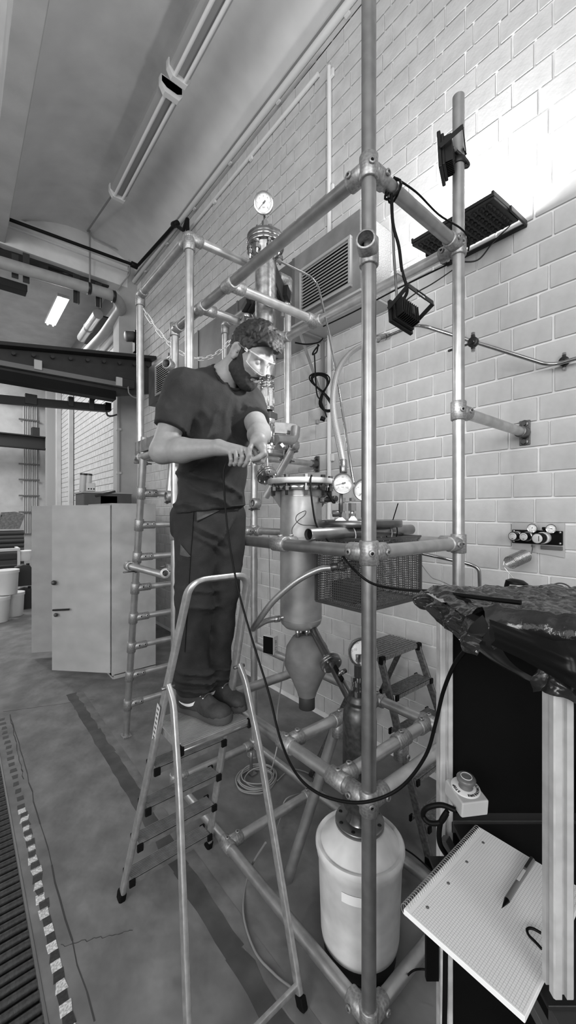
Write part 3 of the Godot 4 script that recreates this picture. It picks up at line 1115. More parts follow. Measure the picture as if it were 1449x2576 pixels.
func build_frame() -> void:
	var ax := 1.169
	var bx := 1.84
	var az := -0.935
	var f := thing("tube_scaffold", "tall galvanised tube scaffold frame with key clamp fittings, its corner post in the foreground", "scaffold", V(1.5, 0, -1.7))
	pole(f, V(ax, 0.0, az), V(ax, 4.6, az), 1)
	pole(f, V(bx, 0.0, az), V(bx, 3.93, az))
	pole(f, V(ax, 0.0, -2.63), V(ax, 3.22, -2.63))
	pole(f, V(bx, 0.0, -2.63), V(bx, 3.22, -2.63))
	for q in [V(ax, 0, az), V(bx, 0, az), V(ax, 0, -2.63), V(bx, 0, -2.63)]: base_plate(f, q)
	# top level
	pole(f, V(ax, 3.215, az), V(ax, 3.215, -2.63), 1)
	pole(f, V(ax, 3.215, az), V(bx, 3.215, az), 1)
	pole(f, V(bx, 3.215, az), V(bx, 3.215, -2.63), 2)
	fitting(f, V(ax, 3.215, az), Vector3.UP, [V(0, 0, -1), V(1, 0, 0)])
	fitting(f, V(bx, 3.215, az), Vector3.UP, [V(0, 0, -1), V(-1, 0, 0)])
	fitting(f, V(ax, 3.215, -2.63), Vector3.UP, [V(0, 0, 1)])
	for z in [-1.905, -2.235]:
		pole(f, V(ax, 3.215, z), V(bx, 3.215, z), 2)
		fitting(f, V(ax, 3.215, z), Vector3.BACK, [V(1, 0, 0)], false, V(0.2, -1, 0.3).normalized())
		fitting(f, V(bx, 3.215, z), Vector3.BACK, [V(-1, 0, 0)], false, V(-0.2, -1, 0.3).normalized())
	# open side outlet crossings on the posts: one below the top rail of the near post, one low on the far post
	for q in [[V(ax, 2.905, az), V(-0.75, 0, 0.45)], [V(1.169, 2.961, -2.65), V(-0.75, 0, 0.45)]]:
		var m := MB.new()
		m.ring(q[0] - V(0, 0.05, 0), q[0] + V(0, 0.05, 0), R + 0.0085, R - 0.001, 20, 0.003)
		var d: Vector3 = q[1].normalized()
		m.ring(q[0] + d * 0.012, q[0] + d * 0.085, R + 0.009, R + 0.001, 24, 0.003)
		m.rod(q[0] + d * 0.012, q[0] + d * 0.03, R + 0.002, 20)
		var o := part(f, "side_outlet", m, fit_mat())
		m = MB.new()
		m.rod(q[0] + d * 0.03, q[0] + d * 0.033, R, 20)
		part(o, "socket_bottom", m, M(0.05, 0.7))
	# middle level
	pole(f, V(ax, 1.80, az), V(ax, 1.80, -2.63), 1)
	pole(f, V(ax, 1.80, az), V(bx, 1.80, az))
	pole(f, V(bx, 1.80, az), V(bx, 1.80, -2.63))
	pole(f, V(ax, 1.80, -2.63), V(bx, 1.80, -2.63))
	pole(f, V(ax, 1.80, -1.457), V(bx, 1.80, -1.457))
	fitting(f, V(ax, 1.80, az), Vector3.UP, [V(0, 0, -1), V(1, 0, 0)])
	fitting(f, V(bx, 1.80, az), Vector3.UP, [V(0, 0, -1), V(-1, 0, 0)])
	fitting(f, V(bx, 1.80, -2.63), Vector3.UP, [V(0, 0, 1), V(-1, 0, 0)])
	fitting(f, V(ax, 1.80, -2.63), Vector3.UP, [V(0, 0, 1), V(1, 0, 0)])
	fitting(f, V(ax, 1.80, -1.457), Vector3.BACK, [V(1, 0, 0)])
	fitting(f, V(bx, 1.80, -1.457), Vector3.BACK, [V(-1, 0, 0)])
	# lower level
	pole(f, V(ax, 0.885, az), V(ax, 0.885, -2.63))
	pole(f, V(ax, 0.885, az), V(bx, 0.885, az), 2)
	pole(f, V(bx, 0.885, az), V(bx, 0.885, -2.63), 2)
	fitting(f, V(ax, 0.885, az), Vector3.UP, [V(0, 0, -1), V(1, 0, 0)])
	fitting(f, V(bx, 0.885, az), Vector3.UP, [V(0, 0, -1), V(-1, 0, 0)])
	for z in [-1.09, -1.41]:
		pole(f, V(ax, 0.885, z), V(bx, 0.885, z), 2)
		fitting(f, V(ax, 0.885, z), Vector3.BACK, [V(1, 0, 0)])
		fitting(f, V(bx, 0.885, z), Vector3.BACK, [V(-1, 0, 0)])
	fitting(f, V(1.52, 0.885, -1.41), Vector3.RIGHT, [V(-0.12, -1, 0.05)])
	pole(f, V(1.52, 0.885, -1.41), V(1.345, 0.0, -1.618))
	fitting(f, V(1.60, 0.885, -1.09), Vector3.RIGHT, [V(0, -1, 0)])
	# floor level
	pole(f, V(ax, 0.085, az), V(ax, 0.085, -2.63))
	pole(f, V(ax, 0.085, az), V(bx, 0.085, az))
	pole(f, V(bx, 0.085, az), V(bx, 0.085, -2.63))
	pole(f, V(ax, 0.085, -2.63), V(bx, 0.085, -2.63))
	pole(f, V(ax, 0.085, -1.93), V(bx, 0.085, -1.93), 2)
	fitting(f, V(ax, 0.085, az), Vector3.UP, [V(0, 0, -1), V(1, 0, 0)])
	fitting(f, V(bx, 0.085, az), Vector3.UP, [V(0, 0, -1), V(-1, 0, 0)])
	fitting(f, V(ax, 0.085, -2.63), Vector3.UP, [V(0, 0, 1), V(1, 0, 0)])
	fitting(f, V(bx, 0.085, -2.63), Vector3.UP, [V(0, 0, 1), V(-1, 0, 0)])
	fitting(f, V(ax, 0.085, -1.93), Vector3.BACK, [V(1, 0, 0)])
	fitting(f, V(bx, 0.085, -1.93), Vector3.BACK, [V(-1, 0, 0)])
	# back bays at low level
	pole(f, V(ax, 0.885, -2.0), V(bx, 0.885, -2.0))
	fitting(f, V(ax, 0.885, -2.0), Vector3.BACK, [V(1, 0, 0)])
	# ties to the wall
	pole(f, V(bx, 2.432, az), V(WALL - 0.02, 2.432, az), 2)
	fitting(f, V(bx, 2.432, az), Vector3.UP, [V(1, 0, 0)], false, V(-0.3, 0.1, 0.95).normalized())
	wall_flange(f, V(WALL - 0.004, 2.432, az))
	pole(f, V(1.5, 2.41, -2.75), V(WALL - 0.02, 2.41, -2.75), 2)
	wall_flange(f, V(WALL - 0.004, 2.41, -2.75))
	fitting(f, V(bx, 2.41, -2.63), Vector3.UP, [V(0, 0, -1)])

func build_cage() -> void:
	# railing cage on the upper landing, and the landing itself
	var dx := 1.10
	var gx := 1.86
	var zd := -2.262
	var ze := -3.11
	var g := thing("railing_cage", "upper railing cage of galvanised tube round the process column, standing above the scaffold", "railing", V(1.48, 2.5, -2.7))
	var top := 3.635
	pole(g, V(dx, 2.42, zd), V(dx, top, zd), 2)
	pole(g, V(dx, 2.42, ze), V(dx, top, ze), 2)
	pole(g, V(gx, 2.42, zd + 0.03), V(gx, top, zd + 0.03), 2)
	pole(g, V(gx, 2.42, ze), V(gx, top, ze), 2)
	pole(g, V(dx, top, zd), V(dx, top, ze))
	pole(g, V(dx, top, zd), V(gx, top, zd + 0.03), 2)
	pole(g, V(gx, top, zd), V(gx, top, ze))
	for q in [[V(dx, top, zd), [V(0, 0, -1), V(1, 0, 0), V(0, -1, 0)]], [V(dx, top, ze), [V(0, 0, 1), V(0, -1, 0)]], [V(gx, top, zd + 0.03), [V(-1, 0, 0), V(0, -1, 0), V(0, 0, -1)]], [V(gx, top, ze), [V(0, 0, 1), V(0, -1, 0)]]]:
		var m := MB.new()
		m.ball(q[0], Vector3.ONE * (R + 0.009))
		for b in q[1]:
			m.ring(q[0], q[0] + b * 0.085, R + 0.008, R - 0.001, 20, 0.003)
		part(g, "elbow", m, fit_mat())
	# landing ring
	var wood := M(0.52, 0.7, 0.0, "cloth", 0.3)
	for q in [[V(dx, 2.45, zd + 0.02), V(dx, 2.45, ze - 0.05)], [V(gx, 2.45, zd + 0.05), V(gx, 2.45, ze - 0.05)]]:
		var m := MB.new()
		m.bar(q[0], q[1], 0.05, 0.09)
		part(g, "landing_beam", m, wood)
	for z in [zd, ze]:
		pole(g, V(dx - 0.05, 2.375, z), V(gx + 0.05, 2.375, z))
	pole(g, V(dx, 2.375, zd + 0.05), V(dx, 2.375, ze - 0.08))
	# swivel clamps on the landing ring
	for q in [V(dx, 2.375, zd), V(dx, 2.375, ze), V(gx, 2.375, zd), V(gx, 2.375, ze)]:
		clamp_swivel(g, q, V(0, 0, 1))
	# plate and clamp block at the right-hand landing corner
	var m := MB.new()
	m.box(V(1.712, 2.517, -2.088), V(0.17, 0.075, 0.02), 0.002, Basis(Vector3.UP, -0.35))
	part(g, "landing_plate", m, M(0.55, 0.5, 0.5, "steel", 0.2))
	# braces
	pole(g, V(1.86, 2.408, -2.173), V(1.78, 2.063, -2.396))
	pole(g, V(1.269, 2.442, -2.875), V(1.229, 2.105, -2.856))
	clamp_swivel(g, V(1.225, 2.069, -2.846), V(1, 0, 0))
	clamp_swivel(g, V(1.746, 2.016, -2.476), V(1, 0, 0))
	clamp_swivel(g, V(1.862, 2.425, -2.171), V(1, 0, 0))
	# chain across the gap, from the left post to the rear post
	var ch := thing("safety_chain", "light plastic link chain hanging slack between the cage posts", "chain", V(1.4, 3.3, -3.1))
	var a := V(1.099, 3.563, -3.108)
	var b := V(1.9, 3.546, -2.973)
	var pts := []
	for k in 41:
		var t := k / 40.0
		pts.append(a.lerp(b, t) + V(0, -0.34 * (1.0 - pow(2.0 * t - 1.0, 2.0)), 0.03 * sin(t * PI)))
	var n := 0
	var k := 0
	while k + 2 <= 40:
		var c: Vector3 = (pts[k] + pts[k + 2]) * 0.5
		var d: Vector3 = (pts[k + 2] - pts[k]).normalized()
		var w := d.cross(Vector3.UP).normalized()
		if n % 2 == 1: w = d.cross(w)
		var l: float = pts[k].distance_to(pts[k + 2]) * 0.62
		var lk := MB.new()
		var ring := []
		for q in 17:
			var an := TAU * q / 16.0
			ring.append(c + d * (l * clampf(cos(an) * 1.2, -1, 1)) + w * (0.013 * clampf(sin(an) * 1.3, -1, 1)))
		lk.tube(ring, 0.0045, 6, false)
		part(ch, "chain_link", lk, M(0.85, 0.35))
		n += 1
		k += 2
	var hk := MB.new()
	hk.tube(curve([a + V(0, 0.05, 0.02), a + V(0.02, 0.03, 0.02), a + V(0.0, 0.0, 0.02), a], 5), 0.005, 6)
	part(ch, "hook", hk, M(0.1, 0.4))

	# rung ladder up to the landing
	var l := thing("rung_ladder", "leaning tube ladder with clamped rungs behind the technician, up to the landing", "ladder", V(1.45, 0, -3.5))
	var t0 := V(1.135, 0.02, -3.56)
	var t1 := V(1.10, 2.52, -3.02)
	var u0 := V(1.70, 0.02, -3.56)
	var u1 := V(1.72, 2.52, -3.02)
	pole(l, t0, t1)
	pole(l, u0, u1)
	for q in [t0, u0]:
		m = MB.new()
		m.box(q + V(0, -0.012, 0), V(0.07, 0.012, 0.09), 0.002)
		m.box(q + V(0, 0.02, 0), V(0.02, 0.06, 0.05), 0.004)
		part(l, "foot", m, fit_mat())
	for lo in [0.112, 0.219, 0.322, 0.424, 0.525, 0.627, 0.731, 0.831]:
		var qa := t0.lerp(t1, lo)
		var qb := u0.lerp(u1, lo)
		pole(l, qa, qb, 2, 0.0235)
		m = MB.new()
		var up := (t1 - t0).normalized()
		m.ring(qa - up * 0.045, qa + up * 0.045, R + 0.0085, R - 0.001, 18)
		m.ring(qa + V(R * 0.6, 0, 0), qa + V(0.125, 0, 0), 0.0305, 0.0225, 18)
		var o := part(l, "fitting", m, fit_mat())
		screw(o, qa + V(0.055, 0.005, 0.028), V(0, 0.2, 1).normalized())
		screw(o, qa + V(0.105, 0.005, 0.026), V(0, 0.2, 1).normalized())
	# short cross tube clamped to the ladder
	var s := thing("clamped_stub", "short tube clamped across the rung ladder with an open stub end facing the camera", "tube", V(1.131, 1.504, -3.094))
	pole(s, V(1.049, 1.526, -3.188), V(1.215, 1.47, -2.919), 2)
	clamp_swivel(s, V(1.045, 1.526, -3.192), V(0, 0, 1))
	m = MB.new()
	m.ring(V(1.2, 1.493, -2.867), V(1.256, 1.471, -3.002), R, R - 0.004, 20)
	part(s, "stub", m, tube_mat(2))
	m = MB.new()
	m.ring(V(1.206, 1.49, -2.882), V(1.226, 1.483, -2.93), R + 0.012, R, 20)
	m.box(V(1.23, 1.53, -2.881), V(0.02, 0.05, 0.05), 0.004)
	part(s, "clamp", m, fit_mat())
	m = MB.new()
	m.rod(V(1.172, 1.539, -2.904), V(1.204, 1.545, -2.877), 0.006, 8)
	part(s, "bolt", m, M(0.4, 0.3, 0.8))

func clamp_swivel(parent: Node3D, at: Vector3, d: Vector3) -> void:
	var m := MB.new()
	m.ring(at - d * 0.03, at + d * 0.03, R + 0.012, R, 20, 0.004)
	var w := d.cross(Vector3.UP).normalized()
	m.box(at + w * -0.045, V(0.03, 0.055, 0.05), 0.006)
	var o := part(parent, "clamp", m, fit_mat())
	m = MB.new()
	m.rod(at + V(0, -0.045, 0) - w * 0.09, at + V(0, -0.045, 0) + w * 0.05, 0.006, 8)
	m.hexa(at + V(0, -0.045, 0) - w * 0.055, at + V(0, -0.045, 0) - w * 0.04, 0.014)
	part(o, "bolt", m, M(0.4, 0.35, 0.8))

func steel(k := 0) -> StandardMaterial3D:
	return M([0.62, 0.72, 0.50][k], [0.24, 0.16, 0.3][k], 0.95, "steel", 0.3)

# a round dial gauge facing along d
func gauge(parent: Node3D, at: Vector3, d: Vector3, r: float, dep: float, needle: float, marks: Array, unit := "bar") -> void:
	var n := d.normalized()
	var x := Vector3.UP.cross(n).normalized()
	var y := n.cross(x)
	var b := Basis(x, y, n)
	var m := MB.new()
	m.lathe([Vector2(0, -dep), Vector2(r * 0.86, -dep), Vector2(r * 0.95, -dep * 0.8), Vector2(r * 0.95, -0.004), Vector2(r * 1.02, -0.002), Vector2(r * 1.02, 0.005), Vector2(r * 0.97, 0.009), Vector2(r * 0.87, 0.008), Vector2(r * 0.84, -0.001)], at, n, 32, 0.7)
	var o := part(parent, "gauge_case", m, M(0.7, 0.2, 0.9))
	m = MB.new()
	m.rod(at - n * 0.004, at + n * 0.0002, r * 0.86, 32)
	part(o, "dial", m, M(0.90, 0.5))
	m = MB.new()
	for k in 31:
		var a := deg_to_rad(225.0 - 9.0 * k)
		var l := 0.10 if k % 6 == 0 else 0.05
		m.bar(at + b * Vector3(cos(a) * r * (0.80 - l), sin(a) * r * (0.80 - l), 0.0006), at + b * Vector3(cos(a) * r * 0.80, sin(a) * r * 0.80, 0.0006), r * (0.03 if k % 6 == 0 else 0.015), 0.0005, n, 0.0001)
	part(o, "scale_ticks", m, M(0.1, 0.5))
	for k in marks.size():
		var a := deg_to_rad(225.0 - 270.0 * k / (marks.size() - 1))
		text(o, marks[k], r * 0.2, Transform3D(b, at + b * Vector3(cos(a) * r * 0.58, sin(a) * r * 0.58, 0.0004)), M(0.12, 0.5))
	if unit != "": text(o, unit, r * 0.17, Transform3D(b, at + b * Vector3(0, -r * 0.36, 0.0004)), M(0.12, 0.5))
	m = MB.new()
	var an := deg_to_rad(needle)
	var t := Vector3(cos(an), sin(an), 0)
	m.bar(at + b * (-t * r * 0.28 + Vector3(0, 0, 0.002)), at + b * (-t * r * 0.05 + Vector3(0, 0, 0.002)), r * 0.14, 0.001, n, 0.0002)
	m.bar(at + b * (-t * r * 0.1 + Vector3(0, 0, 0.002)), at + b * (t * r * 0.7 + Vector3(0, 0, 0.002)), r * 0.045, 0.001, n, 0.0002)
	m.rod(at + n * 0.001, at + n * 0.0035, r * 0.09, 12)
	part(o, "needle", m, M(0.06, 0.4))
	m = MB.new()
	m.rod(at + n * 0.0045, at + n * 0.0055, r * 0.86, 32, 0.0002)
	part(o, "window", m, glass(0.06))

func flange(parent: Node3D, at: Vector3, axis: Vector3, r: float, t: float, bore: float, bolts: int, called := "flange", k := 0) -> void:
	var n := axis.normalized()
	var m := MB.new()
	m.ring(at - n * t, at - n * 0.001, r, bore, 32, 0.002)
	m.ring(at + n * 0.001, at + n * t, r, bore, 32, 0.002)
	m.ring(at - n * 0.002, at + n * 0.002, r * 0.94, bore, 32, 0.0003)
	var o := part(parent, called, m, steel(k))
	var x := n.cross(Vector3.UP if absf(n.y) < 0.9 else Vector3.RIGHT).normalized()
	var y := n.cross(x)
	for q in bolts:
		var a := TAU * (q + 0.5) / bolts
		var c := at + (x * cos(a) + y * sin(a)) * r * 0.82
		m = MB.new()
		m.hexa(c + n * t, c + n * (t + r * 0.13), r * 0.115)
		m.hexa(c - n * t, c - n * (t + r * 0.13), r * 0.115)
		m.rod(c - n * (t + r * 0.24), c + n * (t + r * 0.2), r * 0.065, 8)
		part(o, "bolt", m, M(0.68, 0.22, 0.9))

func nut(parent: Node3D, a: Vector3, b: Vector3, r: float) -> void:
	var m := MB.new()
	m.hexa(a, b, r)
	part(parent, "nut", m, M(0.66, 0.22, 0.92))

func to_cam(at: Vector3, down := 0.0) -> Vector3:
	return (V(0, 1.95 - down, 0) - at).normalized()

func build_process() -> void:
	var eye := V(0, 1.95, 0)
	# ---- the tall process column ----
	var cx := V(1.5, 0, -2.02)
	var c := thing("process_column", "tall polished steel process column with a bolted top flange, held in the upper railing cage", "column", cx + V(0, 2.8, 0))
	var m := MB.new()
	m.lathe([Vector2(0.0, 2.80), Vector2(0.06, 2.80), Vector2(0.066, 2.82), Vector2(0.066, 3.50), Vector2(0.07, 3.535), Vector2(0.088, 3.59), Vector2(0.092, 3.62)], cx, Vector3.UP, 36)
	part(c, "shell", m, M(0.64, 0.36, 0.8, "mottle", 0.35))
	flange(c, cx + V(0, 3.637, 0), Vector3.UP, 0.118, 0.024, 0.02, 8, "top_flange", 1)
	for k in 8:
		var a := TAU * (k + 0.5) / 8
		var q := cx + V(cos(a) * 0.097, 0, sin(a) * 0.097)
		m = MB.new()
		m.rod(q + V(0, 3.53, 0), q + V(0, 3.70, 0), 0.008, 10)
		m.hexa(q + V(0, 3.56, 0), q + V(0, 3.585, 0), 0.018)
		part(c, "stud", m, steel(1))
	m = MB.new()
	m.rod(cx + V(0, 3.655, 0), cx + V(0, 3.682, 0), 0.116, 32)
	part(c, "cover", m, steel(0))
	m = MB.new()
	m.lathe([Vector2(0.020, 3.68), Vector2(0.020, 3.72), Vector2(0.011, 3.73), Vector2(0.011, 3.83), Vector2(0, 3.83)], cx + V(-0.01, 0, 0.01), Vector3.UP, 12)
	part(c, "gauge_stem", m, steel(1))
	nut(c, cx + V(-0.01, 3.735, 0.01), cx + V(-0.01, 3.775, 0.01), 0.021)
	m = MB.new()
	m.tube(bend([cx + V(0.05, 3.68, -0.01), cx + V(0.05, 3.80, -0.01), cx + V(0.085, 3.76, -0.03), cx + V(0.085, 3.69, -0.03)], 0.02), 0.010, 10)
	part(c, "vent_tube", m, steel(1))
	nut(c, cx + V(0.05, 3.70, -0.01), cx + V(0.05, 3.735, -0.01), 0.018)
	var tg := thing("top_gauge", "round pressure gauge with white dial on top of the process column, the highest gauge", "gauge", cx + V(-0.01, 3.83, 0.01), "pressure gauges")
	gauge(tg, V(1.454, 3.854, -1.977), V(-0.62, -0.42, 0.66), 0.060, 0.045, 222, ["0", "1", "2", "3", "4", "5", "6"])
	m = MB.new()
	m.rod(cx + V(-0.01, 3.815, 0.01), cx + V(-0.012, 3.86, 0.015), 0.010, 10)
	part(tg, "stem", m, steel(1))
	# bracket arms to the cage posts
	for q in [[V(1.52, 3.54, -2.0), V(1.78, 3.47, -2.17), 0.12], [V(1.45, 3.33, -2.03), V(1.465, 3.276, -2.164), 0.055]]:
		m = MB.new()
		m.bar(q[0], q[1], 0.012, q[2])
		var bk := part(c, "bracket_arm", m, M(0.22, 0.5, 0.3))
		var d: Vector3 = (q[1] - q[0]).normalized()
		m = MB.new()
		m.bar(q[1] - d * 0.06, q[1] + d * 0.02, 0.08, q[2] * 0.7)
		part(bk, "clamp_block", m, M(0.13, 0.45, 0.2))
	for q in [V(1.80, 3.42, -2.19), V(1.461, 3.219, -2.167)]:
		m = MB.new()
		m.ring(q - V(0, 0.012, 0), q + V(0, 0.012, 0), 0.046, 0.028, 20)
		m.box(q + V(-0.04, -0.05, 0.02), V(0.02, 0.09, 0.02), 0.004)
		part(c, "saddle", m, M(0.7, 0.25, 0.9))
		nut(c, q + V(-0.04, -0.10, 0.02), q + V(-0.04, -0.07, 0.02), 0.017)
	# ---- the chain of fittings under it ----
	var s := thing("sight_glass_line", "chain of bolted steel fittings with a glass cylinder under the column, beside the technician's face", "fittings", cx + V(0.01, 2.35, 0))
	var sx := cx + V(0.015, 0, 0)
	m = MB.new()
	m.lathe([Vector2(0.03, 2.80), Vector2(0.018, 2.78), Vector2(0.018, 2.77)], sx, Vector3.UP, 20)
	part(s, "neck", m, steel(1))
	flange(s, sx + V(0, 2.752, 0), Vector3.UP, 0.047, 0.018, 0.01, 6, "flange", 1)
	m = MB.new()
	m.ring(sx + V(0, 2.618, 0), sx + V(0, 2.732, 0), 0.036, 0.032, 28)
	part(s, "glass_cylinder", m, glass(0.18))
	m = MB.new()
	var hx := []
	for k in 240:
		hx.append(sx + V(cos(k * 0.55) * 0.016, 2.622 + k * 0.00044, sin(k * 0.55) * 0.016))
	m.tube(hx, 0.0022, 5)
	part(s, "spring", m, steel(1))
	for k in 4:
		m = MB.new()
		var a := TAU * (k + 0.3) / 4
		m.rod(sx + V(cos(a) * 0.042, 2.59, sin(a) * 0.042), sx + V(cos(a) * 0.042, 2.76, sin(a) * 0.042), 0.003, 8)
		part(s, "tie_rod", m, steel(1))
	flange(s, sx + V(0, 2.603, 0), Vector3.UP, 0.045, 0.012, 0.01, 4, "flange", 1)
	m = MB.new()
	m.box(sx + V(0.018, 2.560, 0.0), V(0.085, 0.042, 0.07), 0.004, Basis(Vector3.UP, 0.3))
	part(s, "valve_block", m, M(0.24, 0.45))
	m = MB.new()
	m.lathe([Vector2(0.0, 2.50), Vector2(0.026, 2.50), Vector2(0.038, 2.512), Vector2(0.042, 2.52), Vector2(0.042, 2.538), Vector2(0, 2.538)], sx + V(0.01, 0, 0), Vector3.UP, 28)
	part(s, "collar", m, M(0.78, 0.25, 0.8))
	m = MB.new()
	m.lathe([Vector2(0.0, 2.385), Vector2(0.028, 2.39), Vector2(0.032, 2.42), Vector2(0.026, 2.45), Vector2(0.032, 2.49), Vector2(0.028, 2.502), Vector2(0, 2.502)], sx + V(0.012, 0, 0), Vector3.UP, 28)
	part(s, "valve_body", m, steel(1))
	for k in 4:
		var a := TAU * (k + 0.1) / 4
		m = MB.new()
		m.rod(sx + V(0.012 + cos(a) * 0.036, 2.375, sin(a) * 0.036), sx + V(0.012 + cos(a) * 0.036, 2.51, sin(a) * 0.036), 0.0075, 10)
		part(s, "tie_rod", m, steel(1))
		nut(s, sx + V(0.012 + cos(a) * 0.036, 2.368, sin(a) * 0.036), sx + V(0.012 + cos(a) * 0.036, 2.382, sin(a) * 0.036), 0.012)
	m = MB.new()
	m.lathe([Vector2(0.0, 2.325), Vector2(0.022, 2.325), Vector2(0.022, 2.345), Vector2(0.034, 2.35), Vector2(0.034, 2.375), Vector2(0, 2.375)], sx + V(0.014, 0, 0), Vector3.UP, 24)
	part(s, "outlet", m, M(0.8, 0.25, 0.8))
	m = MB.new()
	m.tube([sx + V(-0.022, 2.34, 0.02), sx + V(-0.03, 2.18, 0.05)], 0.009, 12)
	part(s, "drain_tube", m, steel(1))
	m = MB.new()
	m.tube(bend([V(1.543, 2.407, -1.968), V(1.71, 2.422, -1.985), V(1.731, 2.512, -1.994)], 0.05), 0.032, 18)
	part(s, "side_tube", m, M(0.66, 0.35, 0.8, "steel", 0.3))
	nut(s, V(1.566, 2.375, -1.949), V(1.578, 2.355, -1.939), 0.018)

	# ---- thin tube from the column top down behind the gauges ----
	var th := thing("thin_tube", "thin shiny steel tube from the column head across the louvre and down to the gauges", "tube", V(1.877, 3.089, -1.82))
	m = MB.new()
	m.tube(bend([V(1.527, 3.527, -1.956), V(1.559, 3.53, -1.955), V(1.915, 3.559, -1.983), V(1.797, 3.095, -1.757), V(1.695, 2.704, -1.581), V(1.568, 2.141, -1.362), V(1.559, 2.098, -1.343)], 0.12, 8), 0.0075, 10)
	part(th, "tube", m, steel(1))
	nut(th, V(1.531, 3.527, -1.952), V(1.566, 3.525, -1.949), 0.014)
	m = MB.new()
	m.bar(V(1.513, 3.519, -1.941), V(1.549, 3.554, -1.911), 0.014, 0.006)
	part(th, "valve_lever", m, M(0.15, 0.5))

	# ---- the jacketed vessel ----
	var vx := V(1.5, 0, -1.683)
	var v := thing("steel_vessel", "big upright steel vessel with a round lid plate and dished bottom, hanging in the scaffold", "vessel", vx + V(0, 1.28, 0))
	m = MB.new()
	m.lathe([Vector2(0, 1.288), Vector2(0.05, 1.290), Vector2(0.09, 1.302), Vector2(0.112, 1.325), Vector2(0.118, 1.35), Vector2(0.118, 2.07)], vx, Vector3.UP, 48)
	part(v, "shell", m, M(0.74, 0.42, 0.6, "steel", 0.4))
	m = MB.new()
	for y in [1.352, 2.04]:
		m.lathe([Vector2(0.117, y - 0.004), Vector2(0.1195, y - 0.002), Vector2(0.1195, y + 0.002), Vector2(0.117, y + 0.004)], vx, Vector3.UP, 48)
	part(v, "weld_seam", m, M(0.72, 0.35, 0.8))
	m = MB.new()
	m.ring(vx + V(0, 2.070, 0), vx + V(0, 2.100, 0), 0.150, 0.05, 48, 0.003)
	part(v, "body_flange", m, M(0.75, 0.14, 0.95))
	m = MB.new()
	m.ring(vx + V(0, 2.104, 0), vx + V(0, 2.134, 0), 0.188, 0.01, 48, 0.003)
	part(v, "lid_plate", m, M(0.86, 0.45, 0.25, "steel", 0.2))
	for k in 10:
		var a := TAU * (k + 0.4) / 10
		var q := vx + V(cos(a) * 0.167, 0, sin(a) * 0.167)
		m = MB.new()
		m.hexa(q + V(0, 2.066, 0), q + V(0, 2.088, 0), 0.016)
		m.rod(q + V(0, 2.04, 0), q + V(0, 2.145, 0), 0.008, 8)
		m.hexa(q + V(0, 2.134, 0), q + V(0, 2.150, 0), 0.014)
		part(v, "stud", m, M(0.3, 0.35, 0.8) if k % 3 else M(0.7, 0.3, 0.9))
	for a in [0.60, 3.75]:
		m = MB.new()
		m.extrude([Vector2(0.115, 2.07), Vector2(0.17, 2.07), Vector2(0.17, 2.05), Vector2(0.115, 1.97)], vx - V(-sin(a), 0, cos(a)) * 0.005, V(cos(a), 0, sin(a)), V(0, 1, 0), V(-sin(a), 0, cos(a)) * 0.01)
		part(v, "lug", m, M(0.28, 0.4, 0.6))
	for q in [V(-0.05, 0, 0.03), V(0.0, 0, 0.05), V(0.02, 0, 0.0)]:
		m = MB.new()
		m.rod(vx + q + V(0, 1.25, 0), vx + q + V(0, 1.30, 0), 0.012, 12)
		part(v, "nozzle", m, steel(1))
	# side valve with black lever near the lid
	m = MB.new()
	m.rod(V(1.551, 2.016, -1.571), V(1.542, 2.021, -1.449), 0.016, 12)
	part(v, "side_valve", m, M(0.3, 0.35, 0.8))
	nut(v, V(1.55, 2.018, -1.559), V(1.546, 2.017, -1.523), 0.022)
	m = MB.new()
	m.bar(V(1.531, 2.052, -1.497), V(1.526, 1.996, -1.449), 0.02, 0.008)
	part(v, "lever", m, M(0.06, 0.5))
	m = MB.new()
	m.rod(V(1.426, 1.72, -1.48), V(1.421, 1.653, -1.484), 0.004, 8)
	m.ball(V(1.426, 1.722, -1.48), V(0.007, 0.005, 0.007))
	part(v, "pin", m, M(0.85, 0.3, 0.5))
	# blind flange on the arm beside the lid
	var bf := thing("blind_flange", "domed bolted flange tilted on the side arm left of the vessel lid, below the hands", "flange", V(1.39, 2.163, -1.862))
	flange(bf, V(1.391, 2.163, -1.861), V(-0.15, -0.75, 0.65), 0.060, 0.016, 0.01, 6, "flange", 1)
	m = MB.new()
	m.tube(bend([V(1.392, 2.164, -1.873), V(1.395, 2.205, -1.909), V(1.426, 2.305, -1.936)], 0.02), 0.012, 12)
	part(bf, "arm", m, steel(1))
	m = MB.new()
	m.tube([V(1.421, 2.146, -1.849), V(1.491, 2.133, -1.803)], 0.022, 12)
	part(bf, "neck", m, steel(1))

	# covered hopper below the vessel
	var hp := thing("hopper", "smooth grey covered hopper hanging under the steel vessel, tapering towards the lower rails", "hopper", vx + V(0, 0.95, 0))
	m = MB.new()
	m.lathe([Vector2(0, 0.93), Vector2(0.05, 0.93), Vector2(0.055, 0.95), Vector2(0.085, 1.02), Vector2(0.125, 1.10), Vector2(0.115, 1.20), Vector2(0.08, 1.255), Vector2(0, 1.262)], vx + V(0.0, 0, 0.05), V(0, 1, 0), 32, 0.5)
	part(hp, "cover", m, M(0.52, 0.85, 0.0, "cloth", 0.4))
	m = MB.new()
	m.rod(vx + V(0.0, 0.86, 0.05), vx + V(0.0, 0.94, 0.05), 0.045, 20)
	part(hp, "outlet", m, M(0.2, 0.6))

	# transfer pipe down to the gas bottle
	var tp := thing("transfer_pipe", "slanting steel pipe with a bolted flange from the vessel bottom to the small bottle", "pipe", V(1.431, 1.2, -1.385))
	var pa := V(1.512, 1.312, -1.604)
	var pm := V(1.432, 1.198, -1.384)
	var pz := V(1.374, 1.091, -1.198)
	m = MB.new()
	m.tube([pa, pm], 0.022, 18)
	m.tube([pm, pz], 0.020, 18)
	part(tp, "pipe", m, steel(2))
